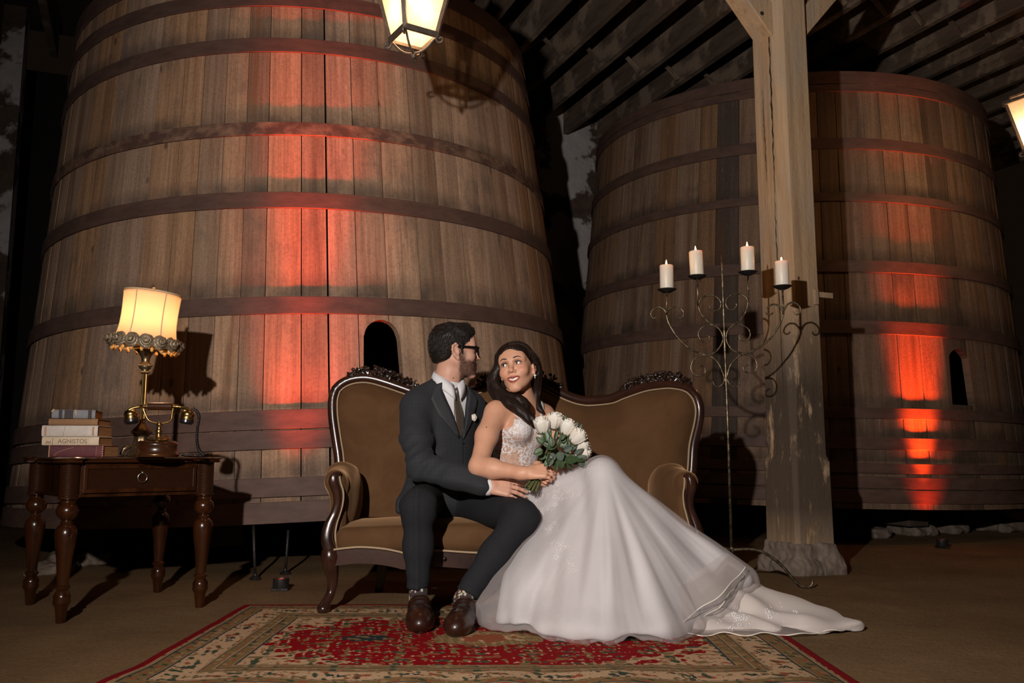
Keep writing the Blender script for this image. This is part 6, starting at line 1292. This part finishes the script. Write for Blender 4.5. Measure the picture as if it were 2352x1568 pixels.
f_ = wh[2]; pr0 = f_[0].lerp(f_[1], 0.45); dr_ = (f_[1] - f_[0]).normalized(); rq = dr_.to_track_quat('Z', 'Y').to_matrix()
rgm = MB().tube([pr0 + rq @ Vector((0.0088 * math.cos(a), 0.0088 * math.sin(a), 0)) - bo for a in [2 * PI * k / 20 for k in range(20)]], 0.0011, 6, closed=True).build('ring', 'ring_metal', bride, smooth=True)
MB().ball(pr0 + (Vector((0, -0.8, 0.6)) * 0.0105) - bo, 0.0026, 8, 6).build('ring_stone', 'ring_metal', rgm, smooth=True)
ml = march(wskin, at(1112, 975, 3.5), (0, 1, 0)); MB().ball(ml - bo, (0.0026, 0.0016, 0.0026), 8, 6).build('mole', 'brow', bride, smooth=True)
# ------------------------------------------------------------------ gown
m, nt, b = newmat('lace'); L = nt.links.new; v = coords(nt)
vo = nt.nodes.new('ShaderNodeTexVoronoi'); vo.feature = 'DISTANCE_TO_EDGE'; vo.inputs['Scale'].default_value = 34
ds = noise(nt, v, 22, 3, 0.6); av = nt.nodes.new('ShaderNodeVectorMath'); av.operation = 'ADD'; sc_ = nt.nodes.new('ShaderNodeVectorMath'); sc_.operation = 'SCALE'; nzc = N(nt, 'ShaderNodeTexNoise', Scale=26.0, Detail=2.0); L(v, nzc.inputs['Vector']); L(nzc.outputs['Color'], sc_.inputs[0]); sc_.inputs['Scale'].default_value = 0.035; L(v, av.inputs[0]); L(sc_.outputs[0], av.inputs[1]); L(av.outputs[0], vo.inputs['Vector'])
thr = ramp(nt, [(0.05, 1.0), (0.11, 0.0)]); L(vo.outputs['Distance'], thr.inputs[0])
vo2 = nt.nodes.new('ShaderNodeTexVoronoi'); vo2.inputs['Scale'].default_value = 60; L(av.outputs[0], vo2.inputs['Vector']); pet = ramp(nt, [(0.38, 1.0), (0.5, 0.0)]); L(vo2.outputs['Distance'], pet.inputs[0])
big = noise(nt, v, 11, 2, 0.5); dense = ramp(nt, [(0.36, 0.0), (0.46, 1.0)]); L(big, dense.inputs[0])
at_ = nt.nodes.new('ShaderNodeAttribute'); at_.attribute_name = 'Col'; sepc = nt.nodes.new('ShaderNodeSeparateColor'); L(at_.outputs['Color'], sepc.inputs[0])
dd_ = math_(nt, 'MAXIMUM', dense.outputs[0], sepc.outputs[0]); lc = math_(nt, 'MAXIMUM', math_(nt, 'MULTIPLY', math_(nt, 'MAXIMUM', thr.outputs[0], pet.outputs[0]), math_(nt, 'ADD', math_(nt, 'MULTIPLY', dd_, 0.85), 0.15)), math_(nt, 'MULTIPLY', sepc.outputs[0], 0.8))
L(mixc(nt, lc, (0.56, 0.33, 0.225), (0.80, 0.78, 0.80)), b.inputs['Base Color']); b.inputs['Roughness'].default_value = 0.6; bumpn(nt, b, math_(nt, 'MAXIMUM', thr.outputs[0], pet.outputs[0]), 0.4, 0.003)
def satin(name, c1, c2):
    m, nt, b = newmat(name); v = coords(nt); r = ramp(nt, [(0.35, c1), (0.65, c2)]); nt.links.new(noise(nt, v, 3, 3, 0.5), r.inputs[0]); nt.links.new(r.outputs[0], b.inputs['Base Color']); b.inputs['Roughness'].default_value = 0.62; b.inputs['Specular IOR Level'].default_value = 0.3; b.inputs['Sheen Weight'].default_value = 0.15
satin('satin', (0.52, 0.505, 0.52), (0.58, 0.56, 0.575)); satin('satin_blush', (0.50, 0.44, 0.41), (0.56, 0.50, 0.47))
def sheer(name, op, c):
    m, nt, b = newmat(name); tr = N(nt, 'ShaderNodeBsdfTransparent'); df = N(nt, 'ShaderNodeBsdfDiffuse'); tl = N(nt, 'ShaderNodeBsdfTranslucent'); df.inputs[0].default_value = rgba(c); tl.inputs[0].default_value = rgba(c)
    a = nt.nodes.new('ShaderNodeMixShader'); a.inputs[0].default_value = 0.35; nt.links.new(df.outputs[0], a.inputs[1]); nt.links.new(tl.outputs[0], a.inputs[2])
    lw = nt.nodes.new('ShaderNodeLayerWeight'); lw.inputs['Blend'].default_value = 0.35; f = math_(nt, 'ADD', math_(nt, 'MULTIPLY', lw.outputs['Facing'], 0.45), op, True)
    mx = nt.nodes.new('ShaderNodeMixShader'); nt.links.new(f, mx.inputs[0]); nt.links.new(tr.outputs[0], mx.inputs[1]); nt.links.new(a.outputs[0], mx.inputs[2]); nt.links.new(mx.outputs[0], nt.nodes['Material Output'].inputs[0])
sheer('tulle', 0.18, (0.72, 0.66, 0.66)); sheer('organza', 0.36, (0.56, 0.50, 0.47))
pbr('lace_white', (0.78, 0.76, 0.76), 0.55, 0, bump=0.4, bscale=120); pbr('hem_wire', (0.78, 0.72, 0.64), 0.5)
bd = SDF(0.0035, 0.03); wtorso(bd, 0.007)
Mw = np.array(Matrix((SAw, FAw, Vector((0, 0, 1))))); wl3 = lambda q: (q - np.array(WC)) @ Mw.T
def bdd(q):
    l = wl3(q); top = 0.818 - 0.030 * np.exp(-(l[:, 0] / 0.030) ** 2) + 0.006 * np.sin(l[:, 0] * 120) - 0.10 * sst(0.04, -0.03, l[:, 1]) - 0.035 * sst(0.095, 0.13, np.abs(l[:, 0]))
    return 0.035 * sst(-0.003, 0.003, q[:, 2] - top) + 0.03 * sst(0.46, 0.44, q[:, 2])
bd.disp = bdd
def bcol(co):
    l = wl3(co); c = np.zeros((len(co), 3)); bust = np.maximum(np.exp(-(((l[:, 0] - 0.06) / 0.055) ** 2 + ((co[:, 2] - 0.785) / 0.055) ** 2)), np.exp(-(((l[:, 0] + 0.06) / 0.06) ** 2 + ((co[:, 2] - 0.785) / 0.055) ** 2))); low = sst(0.56, 0.52, co[:, 2]); ctr = np.exp(-((l[:, 0] - 0.03) / 0.05) ** 2) * 0.7
    c[:] = np.clip(np.maximum(np.maximum(bust * 1.25, low), ctr * sst(0.58, 0.68, co[:, 2])), 0, 1)[:, None]; return c
WP(bd.build('bodice', 'lace', bride, bcol))
# straps
bd.disp = None
def strap(x, w0):
    P0 = []; D0 = []
    for jv in range(34):
        a = jv / 33 * 2.3; c0 = WC + SAw * (x * (0.066 + 0.034 * math.sin(a))) + FAw * (0.10 * math.cos(a)) + Vector((0, 0, 0.815 + 0.085 * math.sin(min(a, 1.6) * 0.95)))
        for iu in range(5):
            p = c0 + SAw * (iu / 4 - 0.5) * w0; d = (p - (WC + SAw * x * 0.06 + Vector((0, 0, 0.80)))).normalized(); P0.append(tuple(p + d * 0.035)); D0.append(tuple(-d))
    q, ok = marchN(wskin, P0, D0, 0.2); q = q - np.array(D0) * 0.002
    return WP(MB().grid(lambda u_, v_: Vector(q[int(round(v_ * 33)) * 5 + int(round(u_ * 4))]), 5, 34).build('strap', 'lace_white', bride, smooth=True, solid=0.003))
strap(-1, 0.022); strap(1, 0.022)
# skirt
KN = (0.372, 3.600, 0.578)
FAN = [((0.09, 3.90, 0.430), (-0.010, 3.470, 0.030)), ((0.11, 3.86, 0.450), (0.045, 3.385, 0.028)), ((0.15, 3.82, 0.465), (0.12, 3.320, 0.028)), ((0.20, 3.77, 0.490), (0.21, 3.270, 0.028)), ((0.27, 3.70, 0.525), (0.31, 3.235, 0.028)), (KN, (0.41, 3.225, 0.028)), (KN, (0.51, 3.255, 0.03)),
       (KN, (0.61, 3.330, 0.035)), (KN, (0.71, 3.415, 0.06)), (KN, (0.81, 3.490, 0.10)), (KN, (0.895, 3.575, 0.165)), (KN, (0.86, 3.690, 0.13)), (KN, (0.70, 3.800, 0.05)), ((0.27, 3.74, 0.5), (0.45, 3.85, 0.05))]
def fan(s, g, ext=0.0, n0=0, n1=99, r=0.036):
    s.cap((0.03, 4.02, 0.455), (0.12, 3.90, 0.465), 0.125 + g, 0.105 + g, 0.05); s.chain([(0.12, 3.90, 0.465), (0.24, 3.745, 0.515), KN], [0.105 + g, 0.078 + g, 0.050 + g], 0.05)
    R_l = []
    for a, b_ in FAN[n0:n1]:
        e = Vector(b_); d = e - Vector(a); d.z = 0; R_l.append((Vector(a), e + d.normalized() * ext))
    for (a0, b0), (a1, b1) in zip(R_l, R_l[1:]):
        if (a0 - a1).length > 1e-4: s.tri(a0, b0, a1, r + g, 0.05); s.tri(a1, b0, b1, r + g, 0.05)
        else: s.tri(a0, b0, b1, r + g, 0.05)
def fold(amp, frq, seed):
    def f(q):
        d = q - np.array(KN); r = np.linalg.norm(d, axis=1); th = np.arctan2(d[:, 0], -d[:, 2] + 0.05); wv = np.sin(th * frq + 1.0 * np.sin(r * 6 + seed)) + 0.55 * np.sin(th * frq * 1.73 + seed + r * 3) + 0.35 * np.sin(th * frq * 3.1 + 2 * seed)
        return amp * sst(0.04, 0.55, r) * wv + 0.003 * vnoise(q, 3.0, seed)
    return f
sk = SDF(0.0062, 0.05); fan(sk, 0.0); sk.box((0.4, 3.5, -0.09), (1.0, 0.8, 0.105), 0.0, k=0.01, sub=True); sk.disp = fold(0.0115, 11, 3); WP(sk.build('skirt', 'satin', bride))
# sheer tulle over the satin, spilling on to the rug
tu = SDF(0.0075, 0.05); fan(tu, 0.012, 0.03, 0, 11)
for a, b_ in (((0.09, 3.84, 0.40), (-0.055, 3.42, 0.045)), ((0.09, 3.84, 0.40), (-0.01, 3.37, 0.035)), ((0.12, 3.8, 0.42), (0.06, 3.30, 0.03)), ((0.06, 3.9, 0.40), (-0.085, 3.49, 0.06))): tu.cap(a, b_, 0.045, 0.050, 0.06)
for p in ((0.02, 3.36), (0.12, 3.28), (0.23, 3.225), (0.35, 3.195), (0.47, 3.215), (0.56, 3.26)): tu.ell((p[0], p[1], 0.04), (0.09, 0.065, 0.045), None, 0.05)
tu.box((0.4, 3.5, -0.09), (1.0, 0.8, 0.103), 0.0, k=0.006, sub=True); f0_, f1_ = fold(0.0115, 11, 3), fold(0.003, 37, 7); tu.disp = lambda q: f0_(q) + f1_(q); WP(tu.build('tulle_layer', 'tulle', bride))
# train spread on the floor
tn = SDF(0.0062, 0.05)
tn.ell((0.84, 3.64, 0.05), (0.22, 0.20, 0.115), None, 0.06); tn.ell((0.98, 3.62, 0.04), (0.20, 0.17, 0.085), None, 0.06); tn.ell((1.12, 3.52, 0.025), (0.17, 0.12, 0.045), None, 0.05); tn.ell((1.24, 3.455, 0.016), (0.11, 0.065, 0.026), None, 0.04)
tn.ell((0.72, 3.42, 0.02), (0.18, 0.10, 0.04), None, 0.04); tn.ell((0.92, 3.40, 0.018), (0.20, 0.085, 0.035), None, 0.04); tn.ell((1.10, 3.41, 0.016), (0.16, 0.07, 0.03), None, 0.04)
tn.box((1.0, 3.5, -0.09), (0.8, 0.6, 0.103), 0.0, k=0.005, sub=True)
def tnd(q): return 0.0075 * np.sin(q @ np.array([16., 42., 0.]) + 2.5 * np.sin(q @ np.array([9., 5., 0.]))) + 0.006 * vnoise(q, 4.2, 21) + 0.0025 * vnoise(q, 12, 22)
tn.disp = tnd; WP(tn.build('train', 'satin_blush', bride))
# wired organza hems at the raised right edge and along the train
def hem(curve_in, curve_out, nm, amp, frq):
    ci, co_ = resample([Vector(p) for p in curve_in], 60), resample([Vector(p) for p in curve_out], 60)
    def f(u_, v_): i = min(59, int(round(u_ * 59))); p = ci[i].lerp(co_[i], v_); return p + Vector((0, -amp * v_ * math.sin(u_ * frq), 0.4 * amp * v_ * math.cos(u_ * frq * 1.3))) - bo
    mb = MB().grid(f, 60, 10); o = mb.build(nm, 'organza', bride, smooth=True)
    MB().tube([f(i / 59, 1.0) for i in range(60)], 0.0023, 5).build('hem_edge', 'hem_wire', o, smooth=True)
g = lambda u, v, y: at(u, v, y)
hem([g(1500, 1395, 3.34), g(1560, 1345, 3.38), g(1620, 1300, 3.42), g(1668, 1268, 3.50)], [g(1525, 1452, 3.275), g(1600, 1405, 3.30), g(1668, 1352, 3.36), g(1712, 1302, 3.48)], 'organza_hem', 0.008, 14)
hem([g(1560, 1400, 3.38), g(1610, 1360, 3.42), g(1650, 1320, 3.46), g(1680, 1285, 3.56)], [g(1560, 1447, 3.32), g(1628, 1412, 3.36), g(1682, 1358, 3.44), g(1718, 1308, 3.56)], 'organza_hem', 0.010, 17)
hem([(0.62, 3.36, 0.045), (0.85, 3.36, 0.035), (1.05, 3.37, 0.03), (1.22, 3.42, 0.025)], [(0.64, 3.285, 0.012), (0.86, 3.290, 0.013), (1.08, 3.300, 0.012), (1.30, 3.405, 0.016)], 'train_hem', 0.012, 24)
# embroidered lace sprays
def spray(sdf, u, v, n_, spread, seed, y0=3.0):
    rg = random.Random(seed); mb = MB(); uv = [(u + rg.gauss(0, spread), v + rg.gauss(0, spread * 0.8)) for _ in range(n_)]
    P0 = np.array([tuple(at(a, c, y0)) for a, c in uv]); q, ok = marchN(sdf, P0, P0 - np.array([0, 0, HCAM]), 1.4); e = 0.004
    nn_ = np.stack([sdf.ev(q + d) - sdf.ev(q - d) for d in np.eye(3) * e], 1)
    for i in range(n_):
        if not ok[i]: continue
        p = Vector(q[i]); nn = Vector(nn_[i]).normalized(); R = nn.to_track_quat('Z', 'Y').to_matrix(); a = rg.uniform(0, 6.28); R2 = R @ Matrix.Rotation(a, 3, 'Z')
        if i % 4 == 0:
            for k in range(5): aa = a + k * 1.2566; mb.ball(p + R @ Vector((0.0075 * math.cos(aa), 0.0075 * math.sin(aa), 0.001)), (0.0042, 0.0042, 0.0014), 6, 4, R)
        else: mb.ball(p + nn * 0.0003, (0.0020, rg.uniform(0.004, 0.007), 0.0009), 6, 4, R2)
    o = mb.build('lace_spray', 'lace_white', bride, smooth=True); o['kind'] = 'stuff'; return WP(o)
for u, v, n_, sp_, sd in ((1270, 1128, 34, 16, 1), (1296, 1142, 22, 14, 2), (1244, 1170, 26, 12, 3), (1262, 1215, 26, 11, 4), (1285, 1255, 26, 12, 5), (1302, 1300, 20, 11, 6), (1345, 1075, 18, 13, 7)): spray(sk, u, v, n_, sp_, sd)
for u, v, n_, sp_, sd in ((1672, 1408, 26, 18, 8), (1704, 1414, 20, 14, 9), (1780, 1408, 14, 18, 10)): spray(tn, u, v, n_, sp_, sd)
# ================================================================== bouquet
pbr('rose_white', (0.76, 0.68, 0.58), 0.6, 0, col2=(0.82, 0.76, 0.68), nscale=20, bump=0.1); pbr('leaf', (0.022, 0.047, 0.013), 0.45, 0, col2=(0.042, 0.078, 0.026), nscale=20, bump=0.2, vary=0.3); pbr('leaf_grey', (0.05, 0.078, 0.055), 0.6, 0, col2=(0.072, 0.104, 0.075), nscale=20, vary=0.2)
pbr('stem_green', (0.05, 0.065, 0.018), 0.5, 0, col2=(0.10, 0.10, 0.03), nscale=40, vary=0.3); pbr('ribbon', (0.70, 0.68, 0.68), 0.5, 0, bump=0.6, bscale=60)
m = MATS['rose_white'].node_tree.nodes['Principled BSDF']; m.inputs['Subsurface Weight'].default_value = 0.1
HB = at(1237, 1092, 3.672)
bq = thing('bouquet', 'bridal bouquet of white roses and eucalyptus held in the woman\'s hand', 'bouquet', HB)
BT = at(1216, 1124, 3.655) - HB; BTop = at(1272, 1040, 3.675) - HB; bax = (BTop - BT).normalized()
def rose(c, d, R, seed):
    rg = random.Random(seed); q = Vector(d).normalized().to_track_quat('Z', 'Y').to_matrix(); ro = None
    for ring, (cnt, r0, r1, h, open_) in enumerate(((3, 0.10, 0.26, 1.12, -0.10), (4, 0.30, 0.48, 1.10, -0.06), (5, 0.55, 0.72, 1.05, -0.02), (4, 0.78, 0.92, 0.95, 0.10))):
        for k in range(cnt):
            a0 = 2 * PI * k / cnt + ring * 0.7 + rg.uniform(-.15, .15); hw_ = (PI / cnt) * 1.35; cur = rg.uniform(0.7, 1.2)
            def f(u_, v_):
                s_ = (u_ - 0.5) * 2; a = a0 + s_ * hw_; rr = R * (r0 * 0.5 + (r1 - r0 * 0.5) * math.sin(min(1, v_ * 1.15) * PI / 2) ** 0.8 + open_ * v_ ** 3 * cur * 0.6) * (1 + 0.03 * s_ * s_); hh = h * (1 - 0.16 * s_ ** 2) * v_
                zz = R * (1.75 * hh - 0.55) - R * 0.22 * open_ * cur * 3 * max(0, v_ - 0.8); return Vector(c) + q @ Vector((rr * math.cos(a), rr * math.sin(a), zz))
            o = MB().grid(f, 9, 8).build('rose' if ro is None else 'petal', 'rose_white', bq if ro is None else ro, smooth=True, solid=0.0011)
            if ro is None: ro = o
    MB().lathe([(0.001, -0.75 * R), (0.22 * R, -0.62 * R), (0.30 * R, -0.45 * R), (0.2 * R, -0.3 * R)], 10, Matrix.Translation(c) @ q.to_4x4()).build('calyx', 'stem_green', ro, smooth=True)
    for k in range(5):
        a = 2 * PI * k / 5 + seed; p = [Vector(c) + q @ Vector((r * R * math.cos(a), r * R * math.sin(a), z * R)) for r, z in ((0.2, -0.6), (0.62, -0.5), (0.80, -0.15))]; MB().tube(p, [0.004, 0.003, 0.0006], 5).build('sepal', 'stem_green', ro)
    return ro
for i, (u, v, y, dx, dz) in enumerate(((1246, 984, 3.60, -0.12, 1.0), (1274, 974, 3.615, 0.10, 1.0), (1300, 988, 3.585, 0.42, 0.9), (1320, 1007, 3.585, 0.72, 0.70), (1326, 1023, 3.62, 0.88, 0.45), (1330, 1038, 3.635, 0.97, 0.2), (1290, 985, 3.66, 0.25, 0.95), (1312, 1005, 3.66, 0.6, 0.8))):
    rose(at(u, v, y) - HB, (dx, -0.25 if y < 3.65 else 0.3, dz), 0.0365, i)
def leaf(c, d, n_, L_, W_, mat):
    d = Vector(d).normalized(); n_ = Vector(n_); n_ = (n_ - d * n_.dot(d)).normalized(); x = d.cross(n_)
    f = lambda u_, v_: c + d * L_ * v_ + x * W_ * (u_ - 0.5) * 2 * (math.sin(PI * min(1, v_ ** 0.8)) ** 0.75 * 0.5 + 0.001) + n_ * (-0.18 * L_ * v_ * v_ + 0.10 * W_ * abs(u_ - 0.5) * 2)
    return MB().grid(f, 7, 9).build('leaf', mat, bq, smooth=True, solid=0.0008)
rg = random.Random(12)
for (x, y, a, L_, W_, mt) in ((1150, 620, 100, .052, .036, 'leaf'), (1090, 740, 200, .042, .034, 'leaf'), (1340, 700, 60, .055, .046, 'leaf'), (1250, 780, 250, .042, .034, 'leaf_grey'), (1330, 760, 285, .042, .036, 'leaf_grey'), (1400, 740, 20, .040, .034, 'leaf_grey'), (1420, 860, -15, .052, .036, 'leaf'), (1430, 930, -40, .034, .026, 'leaf'),
        (1200, 800, 260, .045, .032, 'leaf'), (1480, 760, 45, .050, .022, 'leaf_grey'), (1560, 800, 30, .045, .018, 'leaf_grey'), (1600, 850, 10, .045, .016, 'leaf_grey'), (1500, 900, -20, .036, .02, 'leaf'), (1180, 600, 80, .045, .018, 'leaf'), (1270, 580, 75, .04, .018, 'leaf'), (1350, 590, 55, .045, .022, 'leaf'), (1580, 420, 75, .03, .014, 'leaf_grey'), (1640, 440, 70, .028, .012, 'leaf_grey'), (1410, 290, 80, .022, .016, 'leaf'), (1230, 700, 100, .05, .03, 'leaf'), (1300, 840, 280, .04, .03, 'leaf'), (1380, 900, 260, .034, .026, 'leaf'), (1130, 800, 220, .034, .026, 'leaf'), (1460, 680, 70, .045, .02, 'leaf'), (1240, 860, 240, .04, .026, 'leaf'), (1290, 660, 200, .045, .032, 'leaf'), (1210, 680, 150, .042, .030, 'leaf'), (1400, 640, 100, .045, .03, 'leaf'), (1500, 700, 80, .05, .024, 'leaf'), (1540, 860, 350, .05, .024, 'leaf'), (1480, 820, 320, .045, .03, 'leaf'), (1340, 830, 300, .045, .03, 'leaf'), (1190, 880, 230, .036, .024, 'leaf'), (1290, 900, 270, .04, .024, 'leaf'), (1400, 800, 330, .045, .032, 'leaf'), (1100, 640, 140, .04, .026, 'leaf'), (1160, 560, 100, .04, .022, 'leaf'), (1640, 900, 350, .04, .016, 'leaf_grey'), (1620, 940, 340, .035, .014, 'leaf_grey')):
    p = at(1080 + x / 6.53, 920 + y / 6.53, 3.585 + rg.uniform(-0.02, 0.02)) - HB; a = math.radians(a); leaf(p, (math.cos(a), rg.uniform(-.35, .1), math.sin(a)), (rg.uniform(-.3, .3), -1, rg.uniform(-.1, .4)), L_, W_, mt)
xx = bax.cross(Vector((0, -1, 0))).normalized(); yy = bax.cross(xx)
for i in range(16):
    a = i * 2.4; r = 0.0165 * math.sqrt((i + 0.5) / 16); o0 = xx * r * math.cos(a) + yy * r * math.sin(a); lo_ = BT + o0 * 1.75 + bax * rg.uniform(-0.008, 0.012)
    tp_ = BTop + o0 * 2.8 + bax * 0.02; MB().tube([lo_, o0 * 0.85, tp_], 0.0042, 7).build('stem', 'stem_green', bq, smooth='auto')
MB().tube([bax * -0.012, bax * 0.012, bax * 0.04], [0.0225, 0.021, 0.022], 18).build('ribbon_wrap', 'ribbon', bq, smooth=True)
MB().tube([bax * (-0.010 + 0.004 * i) + (xx * math.cos(i * 1.1) + yy * math.sin(i * 1.1)) * 0.0218 for i in range(12)], 0.0028, 6).build('ribbon_cord', 'ribbon', bq, smooth=True)
# boutonniere on his lapel
bt = onchest(0.088, 0.835, 0.012); bn = thing('boutonniere', 'small white rose pinned to the man\'s lapel', 'flower', bt)
for k in range(5):
    a = k * 1.2566; MB().ball((SA * 0.008 * math.cos(a) + Vector((0, 0, 0.008 * math.sin(a)))), (0.0095, 0.009, 0.0105), 10, 7).build('petal', 'rose_white', bn, smooth=True)
MB().ball(FA * 0.005, 0.008, 10, 7).build('bud', 'rose_white', bn, smooth=True)
